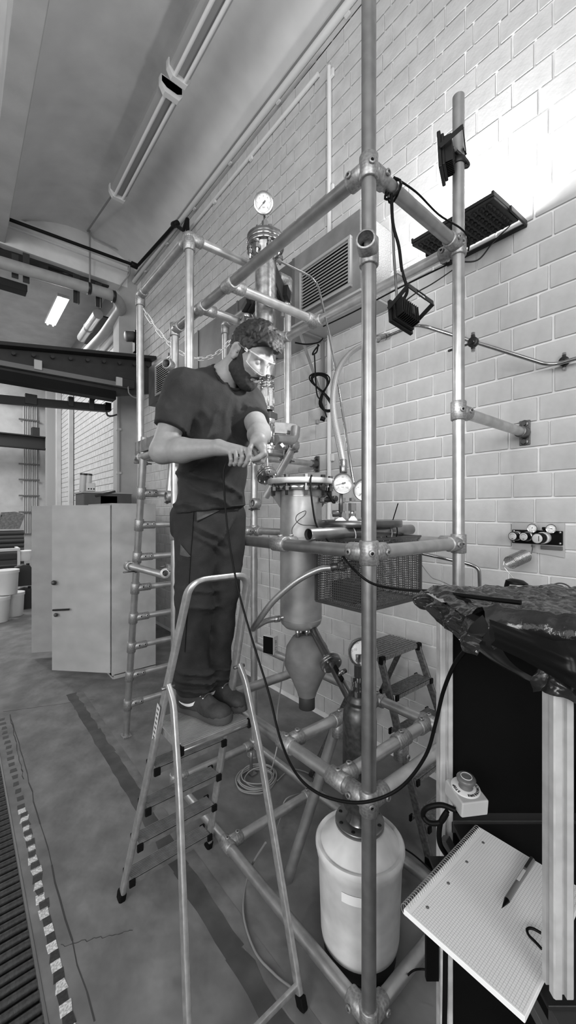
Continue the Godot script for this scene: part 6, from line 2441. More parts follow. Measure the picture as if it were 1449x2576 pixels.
# A distance field of tapered capsules and ellipsoids, joined smoothly, and its skin as surface nets.
class Field:
	var kind := PackedInt32Array()
	var pa := PackedVector3Array()
	var pb := PackedVector3Array()
	var ra := PackedFloat32Array()
	var rb := PackedFloat32Array()
	var kk := PackedFloat32Array()
	var fr: Array[Basis] = []
	var cuts: Array = []
	var folds: Array = []
	var noise: FastNoiseLite
	var amp := 0.0
	var nscale := Vector3.ONE
	func cone(a: Vector3, b: Vector3, r0: float, r1: float, k := 0.02, f := Basis.IDENTITY, sub := false) -> Field:
		kind.append(2 if sub else 0)
		pa.append(f * a); pb.append(f * b); ra.append(r0); rb.append(r1); kk.append(k); fr.append(f)
		return self
	func egg(c: Vector3, r: Vector3, b := Basis.IDENTITY, k := 0.02, sub := false) -> Field:
		kind.append(3 if sub else 1)
		pa.append(c); pb.append(r); ra.append(minf(r.x, minf(r.y, r.z))); rb.append(0); kk.append(k); fr.append(b.inverse())
		return self
	var act := PackedInt32Array()
	func all() -> void:
		act.resize(kind.size())
		for i in kind.size(): act[i] = i
	# keeps only the parts that can matter within r of p
	func near(p: Vector3, r: float) -> void:
		all()
		var es := PackedFloat32Array()
		var least := 1.0
		for i in kind.size():
			var e: float
			if kind[i] % 2 == 0:
				var q := fr[i] * p - pa[i]
				var ab := pb[i] - pa[i]
				var h := clampf(q.dot(ab) / maxf(ab.length_squared(), 1e-9), 0.0, 1.0)
				e = (q - ab * h).length() - lerpf(ra[i], rb[i], h)
			else:
				e = maxf((p - pa[i]).length() - maxf(pb[i].x, maxf(pb[i].y, pb[i].z)), -0.02)
			es.append(e)
			if kind[i] < 2: least = minf(least, e if kind[i] == 0 else (p - pa[i]).length() - ra[i])
		act.clear()
		for i in kind.size():
			if es[i] < (maxf(least, 0.0) + 2.2 * r + kk[i] * 1.5 if kind[i] < 2 else r * 1.5 + kk[i]): act.append(i)
	func raw(p: Vector3) -> float:
		var d := 1.0
		for i in act:
			var e: float
			var t := kind[i]
			if t == 0 or t == 2:
				var q := fr[i] * p - pa[i]
				var ab := pb[i] - pa[i]
				var h := clampf(q.dot(ab) / maxf(ab.length_squared(), 1e-9), 0.0, 1.0)
				e = (q - ab * h).length() - lerpf(ra[i], rb[i], h)
			else:
				var q := fr[i] * (p - pa[i])
				var r := pb[i]
				var k0 := (q / r).length()
				var k1 := (q / (r * r)).length()
				e = k0 * (k0 - 1.0) / maxf(k1, 1e-6)
			var k := kk[i]
			if t >= 2:
				var h2 := clampf(0.5 - 0.5 * (d + e) / k, 0.0, 1.0)
				d = lerpf(d, -e, h2) + k * h2 * (1.0 - h2)
			else:
				var h3 := clampf(0.5 + 0.5 * (e - d) / k, 0.0, 1.0)
				d = lerpf(e, d, h3) - k * h3 * (1.0 - h3)
		return d
	func at(p: Vector3) -> float:
		var d := raw(p)
		if absf(d) < 0.04:
			for f in folds:
				# ridge along a line: [point, along, across, width, height, length]
				var q: Vector3 = p - f[0]
				var u: float = q.dot(f[2]) + 0.012 * sin(q.dot(f[1]) * 22.0)
				var w: float = q.dot(f[1])
				if absf(u) < f[3] * 3.0 and absf(w) < f[5]:
					d -= 2.4 * f[4] * exp(-u * u / (f[3] * f[3])) * (1.0 - w * w / (f[5] * f[5]))
			if noise != null: d -= amp * noise.get_noise_3dv(p * nscale)
		for c in cuts:
			d = maxf(d, c[1].dot(p - c[0]))
		return d
	func net(mb: MB, lo: Vector3, hi: Vector3, h: float) -> void:
		var nx := int((hi.x - lo.x) / h) + 2
		var ny := int((hi.y - lo.y) / h) + 2
		var nz := int((hi.z - lo.z) / h) + 2
		nx = (nx + 3) / 4 * 4 + 1; ny = (ny + 3) / 4 * 4 + 1; nz = (nz + 3) / 4 * 4 + 1
		var g := PackedFloat32Array()
		g.resize(nx * ny * nz)
		var far := h * 4.6
		for bz in range(0, nz - 1, 4):
			for by in range(0, ny - 1, 4):
				for bx in range(0, nx - 1, 4):
					near(lo + Vector3(bx + 2, by + 2, bz + 2) * h, h * 3.6)
					var c := raw(lo + Vector3(bx + 2, by + 2, bz + 2) * h)
					var skip := absf(c) > far + 0.012
					for z in range(bz, mini(bz + 5, nz)):
						for y in range(by, mini(by + 5, ny)):
							var o := (z * ny + y) * nx
							for x in range(bx, mini(bx + 5, nx)):
								if skip:
									if g[o + x] == 0.0: g[o + x] = c
								elif x < bx + 4 and y < by + 4 and z < bz + 4 or x == nx - 1 or y == ny - 1 or z == nz - 1 or g[o + x] == 0.0 or absf(g[o + x]) > far:
									g[o + x] = at(lo + Vector3(x, y, z) * h)
		all()
		var id := PackedInt32Array()
		id.resize(nx * ny * nz)
		id.fill(-1)
		var first := mb.p.size()
		var e0 := [0, 0, 0, 0, 1, 1, 2, 2, 3, 4, 4, 5]
		for z in nz - 1:
			for y in ny - 1:
				for x in nx - 1:
					var o := (z * ny + y) * nx + x
					var c := PackedFloat32Array([g[o], g[o + 1], g[o + nx], g[o + nx + 1], g[o + nx * ny], g[o + nx * ny + 1], g[o + nx * ny + nx], g[o + nx * ny + nx + 1]])
					var inside := 0
					for k in 8:
						if c[k] < 0.0: inside += 1
					if inside == 0 or inside == 8: continue
					var s := Vector3.ZERO
					var n := 0
					for k in 8:
						for ax in 3:
							var j := k | (1 << ax)
							if j == k or (c[k] < 0.0) == (c[j] < 0.0): continue
							var t := c[k] / (c[k] - c[j])
							var v := Vector3(k & 1, (k >> 1) & 1, (k >> 2) & 1)
							v[ax] += t
							s += v
							n += 1
					id[o] = mb.p.size()
					mb.p.append(lo + (Vector3(x, y, z) + s / n) * h)
					mb.n.append(Vector3.ZERO)
		var st := [1, nx, nx * ny]
		for z in range(1, nz - 1):
			for y in range(1, ny - 1):
				for x in range(1, nx - 1):
					var o := (z * ny + y) * nx + x
					for ax in 3:
						var a := g[o] < 0.0
						if a == (g[o + st[ax]] < 0.0): continue
						var u: int = st[(ax + 1) % 3]
						var w: int = st[(ax + 2) % 3]
						var q := [id[o], id[o - u], id[o - u - w], id[o - w]]
						if q[0] < 0 or q[1] < 0 or q[2] < 0 or q[3] < 0: continue
						if a: q = [q[3], q[2], q[1], q[0]]
						for t in [[0, 1, 2], [0, 2, 3]]:
							var i0: int = q[t[0]]
							var i1: int = q[t[1]]
							var i2: int = q[t[2]]
							mb.ix.append(i0); mb.ix.append(i1); mb.ix.append(i2)
							var nn := (mb.p[i2] - mb.p[i0]).cross(mb.p[i1] - mb.p[i0])
							mb.n[i0] += nn; mb.n[i1] += nn; mb.n[i2] += nn
		for i in range(first, mb.p.size()): mb.n[i] = mb.n[i].normalized()
	# walks from a along d until it meets the surface, then stands off by up
	func hit(a: Vector3, d: Vector3, up: float) -> Vector3:
		var p := a
		if act.size() != kind.size(): all()
		for k in 40:
			var e := at(p) - up
			p += d * e * 0.8
			if absf(e) < 0.0004: break
		return p

func patch(f: Field, corner: Array, nu: int, nv: int, d: Vector3, up: float) -> MB:
	# a piece of cloth lying on the field: four corners, seen along d
	var g := []
	for j in nv + 1:
		var row := []
		for i in nu + 1:
			var a: Vector3 = corner[0].lerp(corner[1], float(i) / nu)
			var b: Vector3 = corner[3].lerp(corner[2], float(i) / nu)
			row.append(f.hit(a.lerp(b, float(j) / nv), d, up))
		g.append(row)
	var m := MB.new()
	m.sheet(g)
	return m

func build_person() -> void:
	var skin := M(0.55, 0.5, 0.0, "skin", 0.12, "fine", 0.12)
	var shirt_m := M(0.185, 0.95, 0.0, "cloth", 0.25, "weave", 0.25)
	var jeans := M(0.15, 0.9, 0.0, "cloth", 0.22, "weave", 0.3)
	var hair_m := M(0.14, 0.6, 0.0, "cloth", 0.03, "weave", 0.6)
	var o := thing("person", "bearded man in dark t-shirt and work trousers on the step ladder, looking at his hands", "person", V(0.95, 0.985, -1.74))
	# joints
	var pelvis := V(0.985, 1.955, -1.785)
	var waist := V(0.972, 2.12, -1.735)
	var chest := V(0.935, 2.34, -1.645)
	var ups := V(0.918, 2.455, -1.60)
	var neck := V(0.912, 2.545, -1.585)
	var rs := V(0.742, 2.465, -1.577)
	var ls := V(1.080, 2.475, -1.605)
	var re := V(0.652, 2.199, -1.592)
	var rw := V(0.788, 2.202, -1.368)
	var le := V(1.019, 2.301, -1.416)
	var lw := V(0.902, 2.228, -1.26)
	var rh := V(0.905, 1.93, -1.795)
	var lh := V(1.070, 1.93, -1.775)
	var rk := V(0.877, 1.53, -1.755)
	var lk := V(1.040, 1.54, -1.775)
	var ra := V(0.885, 1.075, -1.795)
	var la := V(1.022, 1.075, -1.825)
	# head frame: y up through the crown, z out of the face
	var hc := V(0.987, 2.635, -1.436)
	var yaw := V(0.36, 0, 0.933).normalized()
	var fwd := (yaw * 0.73 + V(0, -0.68, 0)).normalized()
	var side := V(0, 1, 0).cross(yaw).normalized()
	var upv := fwd.cross(side).normalized()
	side = (side + upv * 0.10).normalized()
	upv = fwd.cross(side).normalized()
	var hb := Basis(side, upv, fwd)
	var H := func(x: float, y: float, z: float) -> Vector3: return hc + hb * Vector3(x, y, z)

	# ---- skin ----
	var f := Field.new()
	f.egg(H.call(0, 0.028, -0.012), Vector3(0.078, 0.098, 0.100), hb)
	f.egg(H.call(0, -0.040, 0.026), Vector3(0.062, 0.082, 0.070), hb, 0.03)
	f.egg(H.call(0, -0.098, 0.060), Vector3(0.028, 0.020, 0.026), hb, 0.03)
	f.cone(H.call(-0.05, -0.075, 0.0), H.call(-0.015, -0.10, 0.062), 0.020, 0.016, 0.03)
	f.cone(H.call(0.05, -0.075, 0.0), H.call(0.015, -0.10, 0.062), 0.020, 0.016, 0.03)
	f.cone(H.call(-0.045, 0.026, 0.072), H.call(0.045, 0.026, 0.072), 0.014, 0.014, 0.02)
	f.cone(H.call(-0.046, -0.022, 0.062), H.call(-0.028, -0.03, 0.076), 0.018, 0.014, 0.02)
	f.cone(H.call(0.046, -0.022, 0.062), H.call(0.028, -0.03, 0.076), 0.018, 0.014, 0.02)
	for s in [-1.0, 1.0]:
		f.egg(H.call(0.032 * s, 0.006, 0.094), Vector3(0.019, 0.013, 0.016), hb, 0.012, true)
		f.egg(H.call(0.032 * s, 0.004, 0.073), Vector3(0.0135, 0.0135, 0.0135), hb, 0.003)
	f.cone(H.call(0, 0.016, 0.088), H.call(0, -0.026, 0.112), 0.0085, 0.0115, 0.012)
	f.cone(H.call(-0.009, -0.032, 0.102), H.call(0.009, -0.032, 0.102), 0.0095, 0.0095, 0.008)
	f.cone(H.call(-0.020, -0.0655, 0.086), H.call(0.020, -0.0655, 0.086), 0.0065, 0.0065, 0.007)
	f.cone(H.call(-0.017, -0.077, 0.084), H.call(0.017, -0.077, 0.084), 0.0075, 0.0075, 0.006)
	for s in [-1.0, 1.0]:
		var eb := hb * Basis(Vector3.UP, -s * 0.45) * Basis(Vector3.RIGHT, -0.18)
		f.egg(H.call(0.083 * s, -0.008, -0.014), Vector3(0.008, 0.035, 0.023), eb, 0.006)
		f.egg(H.call(0.093 * s, -0.003, -0.011), Vector3(0.007, 0.021, 0.012), eb, 0.004, true)
		f.egg(H.call(0.086 * s, -0.036, -0.006), Vector3(0.006, 0.011, 0.010), eb, 0.006)
		f.egg(H.call(0.089 * s, -0.006, 0.001), Vector3(0.004, 0.008, 0.005), eb, 0.004)
	f.cone(H.call(0, -0.055, -0.035), neck + V(0.0, -0.01, -0.01), 0.054, 0.064, 0.03)
	f.cone(neck + V(0, -0.03, -0.02), ups, 0.075, 0.10, 0.05)
	# arms
	f.cone(rs, re, 0.060, 0.048, 0.02)
	f.cone(re, re.lerp(rw, 0.35), 0.046, 0.050, 0.025)
	f.cone(re.lerp(rw, 0.35), rw, 0.050, 0.030, 0.02)
	f.cone(ls, le, 0.060, 0.047, 0.02)
	f.cone(le, le.lerp(lw, 0.35), 0.045, 0.047, 0.02)
	f.cone(le.lerp(lw, 0.35), lw, 0.047, 0.029, 0.02)
	# right hand: knuckles, then the fingers bent down round the cable
	var rfing := [[V(0.851, 2.189, -1.272), V(0.847, 2.157, -1.25), V(0.845, 2.137, -1.259), V(0.843, 2.126, -1.274)], [V(0.833, 2.191, -1.281), V(0.827, 2.158, -1.26), V(0.827, 2.138, -1.268), V(0.827, 2.129, -1.28)], [V(0.817, 2.186, -1.292), V(0.81, 2.155, -1.274), V(0.812, 2.138, -1.28), V(0.813, 2.13, -1.292)], [V(0.802, 2.178, -1.307), V(0.796, 2.149, -1.289), V(0.799, 2.137, -1.295), V(0.801, 2.13, -1.306)]]
	var rr := [0.0088, 0.0090, 0.0087, 0.0079]
	for k in 4:
		f.cone(rw, rfing[k][0], 0.026, 0.0108, 0.012)
		for j in 3: f.cone(rfing[k][j], rfing[k][j + 1], rr[k] * (1.06 - 0.06 * j), rr[k] * (1.0 - 0.07 * j), 0.0022)
	f.cone(rw, V(0.837, 2.178, -1.307), 0.026, 0.017, 0.012)
	f.cone(V(0.84, 2.179, -1.311), V(0.853, 2.165, -1.287), 0.013, 0.0105, 0.006)
	f.cone(V(0.853, 2.165, -1.287), V(0.857, 2.151, -1.265), 0.0105, 0.0085, 0.004)
	# left hand: thumb and forefinger pinch the wire end, the others curl behind
	var lfing := [[V(0.874, 2.215, -1.257), V(0.852, 2.188, -1.249), V(0.849, 2.164, -1.245), V(0.854, 2.149, -1.248)], [V(0.9, 2.223, -1.268), V(0.896, 2.193, -1.278), V(0.899, 2.167, -1.269), V(0.904, 2.163, -1.258)], [V(0.917, 2.211, -1.26), V(0.921, 2.179, -1.25), V(0.895, 2.149, -1.246), V(0.877, 2.142, -1.251)], [V(0.921, 2.201, -1.25), V(0.924, 2.169, -1.241), V(0.908, 2.143, -1.242), V(0.891, 2.137, -1.25)]]
	var lr := [0.0098, 0.0098, 0.0094, 0.0085]
	for k in 4:
		f.cone(lw, lfing[k][0], 0.026, 0.0135, 0.014)
		for j in 3: f.cone(lfing[k][j], lfing[k][j + 1], lr[k] * (1.06 - 0.06 * j), lr[k] * (1.0 - 0.07 * j), 0.0035)
	f.cone(lw, V(0.906, 2.195, -1.237), 0.025, 0.017, 0.012)
	f.cone(V(0.906, 2.195, -1.237), V(0.9, 2.171, -1.222), 0.016, 0.0125, 0.006)
	f.cone(V(0.9, 2.171, -1.222), V(0.878, 2.155, -1.227), 0.0120, 0.0108, 0.004)
	f.cone(V(0.878, 2.155, -1.227), V(0.858, 2.147, -1.24), 0.0108, 0.0085, 0.004)
	var m := MB.new()
	f.net(m, H.call(0, 0, 0) - V(0.165, 0.165, 0.165), H.call(0, 0, 0) + V(0.165, 0.165, 0.165), 0.0034)
	f.net(m, neck - V(0.15, 0.13, 0.14), V(neck.x + 0.15, hc.y - 0.02, hc.z - 0.05), 0.008)
	f.net(m, V(0.57, 2.11, -1.66), V(0.80, 2.40, -1.33), 0.007)
	f.net(m, V(0.765, 2.095, -1.42), V(0.97, 2.28, -1.19), 0.0029)
	f.net(m, V(0.87, 2.18, -1.50), V(1.12, 2.43, -1.21), 0.007)
	part(o, "body", m, skin)

	# ---- t-shirt ----
	var yb := V(0.15, 0, 0.989)
	var xb := V(0.989, 0, -0.15)
	var sq := Basis(xb, Vector3.UP, yb).inverse()
	sq = Basis.from_scale(Vector3(1, 1, 1.42)) * sq
	var t := Field.new()
	t.cone(pelvis + V(0, -0.06, 0.0), waist, 0.185, 0.168, 0.03, sq)
	t.cone(waist, chest, 0.168, 0.178, 0.04, sq)
	t.cone(chest, ups, 0.178, 0.145, 0.04, sq)
	t.cone(ups + V(-0.06, 0.0, 0.0), rs + V(0.01, 0.0, 0), 0.088, 0.072, 0.05)
	t.cone(ups + V(0.06, 0.0, 0.0), ls + V(-0.01, 0.0, 0), 0.088, 0.072, 0.05)
	t.cone(neck + V(0, -0.02, -0.02), rs, 0.066, 0.058, 0.05)
	t.cone(neck + V(0, -0.02, -0.02), ls, 0.066, 0.058, 0.05)
	var rse := rs.lerp(re, 0.63)
	var lse := ls.lerp(le, 0.66)
	t.cone(rs, rse + (re - rs) * 0.1, 0.076, 0.073, 0.03)
	t.cone(ls, lse + (le - ls) * 0.1, 0.074, 0.070, 0.03)
	t.cone(neck + V(0.01, -0.012, 0.02), H.call(0, -0.06, -0.03), 0.076, 0.085, 0.01, Basis.IDENTITY, true)
	t.cuts = [[pelvis + V(0, 0.005, 0), V(0.10, -1, 0.05).normalized()], ]
	var ns := FastNoiseLite.new()
	ns.seed = 21
	ns.frequency = 4.5
	ns.fractal_octaves = 2
	ns.fractal_type = FastNoiseLite.FRACTAL_RIDGED
	t.noise = ns
	t.amp = 0.013
	t.nscale = Vector3(1.1, 0.75, 1.1)
	# folds: diagonal drapes from the armpits and across the belly
	var fx := V(0.97, 0, -0.25)
	for q in [[V(0.90, 2.02, -1.58), V(0.85, -0.5, 0.1), 0.010, 0.010, 0.16], [V(0.86, 2.10, -1.58), V(0.9, -0.42, 0.1), 0.010, 0.008, 0.15], [V(1.00, 2.06, -1.60), V(0.8, -0.55, 0.1), 0.011, 0.010, 0.13], [V(0.84, 2.32, -1.52), V(0.5, 0.85, 0), 0.010, 0.008, 0.13], [V(0.90, 2.33, -1.50), V(0.22, 0.95, 0), 0.012, 0.009, 0.16], [V(0.97, 2.32, -1.50), V(-0.1, 0.98, 0), 0.010, 0.010, 0.15], [V(1.03, 2.30, -1.52), V(-0.3, 0.95, 0), 0.009, 0.009, 0.15], [V(0.80, 2.24, -1.60), V(0.8, 0.5, 0.1), 0.012, 0.010, 0.11], [V(0.83, 2.17, -1.60), V(0.9, 0.35, 0.1), 0.010, 0.010, 0.11], [V(0.78, 1.99, -1.68), V(0.8, -0.4, 0.4), 0.010, 0.008, 0.12]]:
		var al: Vector3 = q[1].normalized()
		t.folds.append([q[0], al, al.cross(V(-0.1, 0, 1)).normalized(), q[2], q[3], q[4]])
	var rcut := [rse, (re - rs).normalized()]
	var lcut := [lse, (le - ls).normalized()]
	# the sleeves end in planes of their own: mesh torso and sleeves with the cuts limited to their sides
	var tc := Sleeved.new()
	tc.copy(t, rse, (re - rs).normalized(), 0.115, lse, (le - ls).normalized(), 0.115)
	m = MB.new()
	tc.net(m, V(0.60, 1.93, -1.96), V(1.24, 2.61, -1.40), 0.0095)
	var ts := part(o, "t_shirt", m, shirt_m)
	# hem, sleeve hems and the collar rib as sewn bands
	m = MB.new()
	var hemp := []
	for k in 65:
		var a := TAU * k / 64
		var c := pelvis + V(0, 0.013, 0)
		var dir := (xb * cos(a) + yb * sin(a) * 0.8).normalized()
		var pt := tc.hit(c + dir * 0.33 + V(0, 0.1 * dir.x, 0), -dir, -0.002)
		if pt.distance_to(c) > 0.3: continue
		hemp.append(V(pt.x, pelvis.y + 0.013 + 0.10 * (pt.x - pelvis.x) + 0.05 * (pt.z - pelvis.z), pt.z))
	m.tube(hemp, 0.0035, 6, false)
	part(ts, "hem", m, shirt_m)
	m = MB.new()
	var col := []
	var ca := neck + V(0.01, -0.012, 0.02)
	var cb: Vector3 = H.call(0, -0.06, -0.03)
	var cax := (cb - ca).normalized()
	var sx := cax.cross(xb).normalized()
	var sy := cax.cross(sx)
	t.all()
	t.act.remove_at(t.act.size() - 1)
	for k in 65:
		var a := TAU * k / 64
		var dir: Vector3 = sx * cos(a) + sy * sin(a)
		for q in 90:
			var e := 1.0 - q * 0.025
			var pt: Vector3 = ca + (cb - ca) * e + dir * lerpf(0.0765, 0.0855, clampf(e, 0, 1))
			if t.raw(pt) < 0.0:
				col.append(pt)
				break
	m.tube(col, 0.0075, 8, false)
	part(ts, "collar", m, M(0.11, 0.95, 0.0, "cloth", 0.2, "weave", 0.3))

	# ---- trousers ----
	var j := Field.new()
	j.cone(pelvis + V(0, 0.03, 0), pelvis + V(0, -0.04, 0), 0.165, 0.178, 0.03, sq)
	for q in [[rh, rk, ra, 1.0], [lh, lk, la, 1.0]]:
		j.cone(q[0] + V(0, 0.0, 0.0), q[0].lerp(q[1], 0.4), 0.100, 0.094, 0.03)
		j.cone(q[0].lerp(q[1], 0.4), q[1], 0.094, 0.081, 0.025)
		j.cone(q[1], q[1].lerp(q[2], 0.5), 0.081, 0.077, 0.02)
		j.cone(q[1].lerp(q[2], 0.5), q[2] + V(0, 0.03, 0.01), 0.077, 0.079, 0.02)
		j.egg(q[0] + V(-0.01, -0.02, -0.07), Vector3(0.09, 0.11, 0.06), Basis.IDENTITY, 0.04)
	var nj := FastNoiseLite.new()
	nj.seed = 31
	nj.frequency = 5.0
	nj.fractal_octaves = 2
	nj.fractal_type = FastNoiseLite.FRACTAL_RIDGED
	j.noise = nj
	j.amp = 0.010
	j.nscale = Vector3(0.9, 0.75, 0.9)
	for q in [[V(0.88, 1.15, -1.72), 0.012, 0.012, 0.16], [V(0.87, 1.19, -1.72), 0.010, 0.010, 0.13], [V(0.87, 1.11, -1.72), 0.010, 0.014, 0.14], [V(1.03, 1.17, -1.75), 0.010, 0.010, 0.13], [V(1.03, 1.12, -1.75), 0.010, 0.013, 0.13], [V(0.90, 1.50, -1.70), 0.010, 0.007, 0.12], [V(0.89, 1.58, -1.70), 0.010, 0.007, 0.12]]:
		var al := V(0.95, 0.25, 0.1).normalized()
		j.folds.append([q[0], al, V(0, 1, 0), q[1], q[2], q[3]])
	for q in [[V(0.93, 1.84, -1.70), V(0.8, -0.6, 0.2), 0.009, 0.008, 0.12], [V(0.92, 1.80, -1.70), V(0.75, -0.65, 0.2), 0.009, 0.007, 0.12], [V(1.0, 1.86, -1.70), V(-0.7, -0.7, 0.2), 0.008, 0.008, 0.1]]:
		var al: Vector3 = q[1].normalized()
		j.folds.append([q[0], al, al.cross(V(0, 0, 1)).normalized(), q[2], q[3], q[4]])
	j.cuts = [[V(0, 1.99, 0), V(0, 1, 0)], [V(0, 1.075, 0), V(0, -1, 0)]]
	m = MB.new()
	j.net(m, V(0.72, 1.05, -1.99), V(1.24, 2.01, -1.55), 0.0105)
	var tr := part(o, "trousers", m, jeans)
	var toc := V(-0.5, 0, 0.85).normalized()
	# lighter pocket bag, side flap, knee pocket edge
	m = patch(j, [V(0.756, 1.98, -1.518), V(0.839, 1.958, -1.449), V(0.773, 1.917, -1.504), V(0.758, 1.91, -1.517)], 10, 8, -toc, 0.003)
	part(tr, "front_pocket", m, M(0.34, 0.9, 0.0, "cloth", 0.2, "weave", 0.3))
	m = patch(j, [V(0.684, 1.801, -1.539), V(0.722, 1.746, -1.508), V(0.712, 1.743, -1.516), V(0.682, 1.752, -1.541)], 6, 6, -toc, 0.006)
	part(tr, "side_pocket", m, M(0.31, 0.9, 0.0, "cloth", 0.2, "weave", 0.3))
	m = MB.new()
	var seam := []
	for k in 25: seam.append(j.hit(V(0.722, 1.969, -1.481).lerp(V(0.699, 1.299, -1.527), k / 24.0), -toc, 0.001))
	m.tube(seam, 0.0022, 5)
	seam = []
	for k in 12: seam.append(j.hit(V(0.839, 1.957, -1.449).lerp(V(0.76, 1.904, -1.515), k / 11.0), -toc, 0.001))
	m.tube(seam, 0.0022, 5)
	part(tr, "seam", m, M(0.09, 0.9))

	# ---- shoes ----
	shoe(o, V(0.851, 0.975, -1.875), V(0.970, 0.975, -1.575), true)
	shoe(o, V(1.000, 0.975, -1.905), V(1.085, 0.975, -1.62), false)

	# ---- hair and beard ----
	var hf := Field.new()
	hf.egg(H.call(0, 0.034, -0.016), Vector3(0.084, 0.103, 0.104), hb)
	hf.egg(H.call(0, 0.095, 0.018), Vector3(0.074, 0.045, 0.085), hb, 0.02)
	hf.egg(H.call(0.0, 0.094, 0.075), Vector3(0.062, 0.032, 0.040), hb, 0.02)
	var hr := RandomNumberGenerator.new()
	hr.seed = 77
	for k in 120:
		var an := hr.randf_range(0, TAU)
		var el := hr.randf_range(0.05, 1.0)
		var dir := Vector3(cos(an) * sqrt(1 - el * el), el, sin(an) * sqrt(1 - el * el))
		if dir.z < -0.55 and el < 0.6: continue
		if el < 0.35 and dir.z < 0.5: continue
		var c := Vector3(dir.x * 0.082, 0.036 + dir.y * 0.105, 0.012 + dir.z * 0.108)
		hf.egg(H.call(c.x, c.y, c.z), Vector3.ONE * hr.randf_range(0.009, 0.019), Basis.IDENTITY, 0.007)
	hf.cuts = [[H.call(0, 0.064, 0.055), hb * Vector3(0, -0.72, 0.69) * 1.0], ]
	var hn := FastNoiseLite.new()
	hn.seed = 5
	hn.frequency = 60.0
	hn.fractal_octaves = 2
	hf.noise = hn
	hf.amp = 0.006
	var hs := Hairline.new()
	hs.copy(hf, hc, hb)
	m = MB.new()
	hs.net(m, hc - V(0.17, 0.17, 0.17), hc + V(0.17, 0.17, 0.17), 0.0042)
	part(o, "hair", m, hair_m)
	var bf := Beard.new()
	bf.egg(H.call(0, -0.041, 0.022), Vector3(0.0665, 0.085, 0.0735), hb)
	bf.egg(H.call(0, -0.100, 0.062), Vector3(0.033, 0.025, 0.030), hb, 0.03)
	bf.cone(H.call(-0.052, -0.075, 0.0), H.call(-0.015, -0.102, 0.064), 0.024, 0.020, 0.03)
	bf.cone(H.call(0.052, -0.075, 0.0), H.call(0.015, -0.102, 0.064), 0.024, 0.020, 0.03)
	bf.cone(H.call(-0.027, -0.060, 0.083), H.call(0.0, -0.051, 0.0945), 0.007, 0.0075, 0.006)
	bf.cone(H.call(0.027, -0.060, 0.083), H.call(0.0, -0.051, 0.0945), 0.007, 0.0075, 0.006)
	bf.egg(H.call(0, -0.005, 0.004), Vector3(0.0790, 0.060, 0.074), hb, 0.02)
	bf.cone(H.call(0, -0.085, 0.0), H.call(0, -0.10, 0.05), 0.052, 0.03, 0.03)
	bf.c = hc
	bf.b = hb
	bf.noise = hn
	bf.amp = 0.0022
	m = MB.new()
	bf.net(m, H.call(0, -0.06, 0.03) - V(0.13, 0.13, 0.13), H.call(0, -0.06, 0.03) + V(0.13, 0.13, 0.13), 0.0042)
	part(o, "beard", m, M(0.17, 0.85, 0.0, "cloth", 0.03, "weave", 0.5))
	m = MB.new()
	for s in [-1.0, 1.0]:
		m.tube(curve([H.call(0.014 * s, 0.029, 0.0845), H.call(0.032 * s, 0.034, 0.0825), H.call(0.050 * s, 0.027, 0.070)], 5), 0.0036, 6)
	part(o, "eyebrows", m, hair_m)
	# ---- safety glasses ----
	var gl := thing("safety_glasses", "clear wraparound safety glasses on the man's face", "glasses", hc)
	var lg := []
	for jj in 9:
		var row := []
		var v := jj / 8.0
		for i in 33:
			var a := lerpf(-1.35, 1.35, i / 32.0)
			var nose := exp(-pow(a / 0.16, 2.0)) * 0.018
			var low := -0.030 + nose + 0.016 * pow(absf(a) / 1.35, 2.0)
			var y := lerpf(low, 0.034 - 0.004 * absf(a), v)
			row.append(H.call(sin(a) * 0.080, y, 0.028 + cos(a) * 0.088 + 0.012 * (1.0 - v)))
		lg.append(row)
	m = MB.new()
	m.sheet(lg)
	part(gl, "lens", m, glass(0.03, 0.98))
	m = MB.new()
	for e in [0, 8]: m.tube(lg[e], 0.0016 if e == 0 else 0.0028, 6)
	part(gl, "rim", m, glass(0.22, 0.95))
	for s in [-1.0, 1.0]:
		m = MB.new()
		m.tube(bend([H.call(0.079 * s, 0.024, 0.048), H.call(0.084 * s, 0.022, 0.03), H.call(0.086 * s, 0.020, -0.02), H.call(0.084 * s, -0.01, -0.05)], 0.01), 0.0028, 8)
		part(gl, "temple", m, M(0.35, 0.3))
		m = MB.new()
		m.box(H.call(0.0815 * s, 0.022, 0.036), V(0.006, 0.012, 0.02), 0.002, hb)
		part(gl, "hinge", m, M(0.8, 0.2))
	# the fine wire ends between his fingers
	var fw := thing("wire_end", "fine stripped wire end pinched between the man's fingers", "wire", V(0.848, 2.148, -1.246))
	m = MB.new()
	m.tube(curve([V(0.847, 2.147, -1.266), V(0.847, 2.151, -1.245), V(0.851, 2.144, -1.237), V(0.845, 2.126, -1.242)], 5), 0.0011, 5)
	m.tube([V(0.849, 2.146, -1.241), V(0.86, 2.13, -1.236)], 0.0009, 5)
	part(fw, "strand", m, M(0.8, 0.3, 0.5))

class Sleeved extends Field:
	var a0: Vector3
	var d0: Vector3
	var r0: float
	var a1: Vector3
	var d1: Vector3
	var r1: float
	func copy(t: Field, p0: Vector3, n0: Vector3, q0: float, p1: Vector3, n1: Vector3, q1: float) -> void:
		kind = t.kind; pa = t.pa; pb = t.pb; ra = t.ra; rb = t.rb; kk = t.kk; fr = t.fr; cuts = t.cuts; folds = t.folds; noise = t.noise; amp = t.amp; nscale = t.nscale
		a0 = p0; d0 = n0; r0 = q0; a1 = p1; d1 = n1; r1 = q1
	func at(p: Vector3) -> float:
		var d := super.at(p)
		var u := (p - a0).dot(d0)
		if u > -0.03 and u < 0.12 and ((p - a0) - d0 * u).length() < r0: d = maxf(d, u)
		u = (p - a1).dot(d1)
		if u > -0.03 and u < 0.12 and ((p - a1) - d1 * u).length() < r1: d = maxf(d, u)
		return d

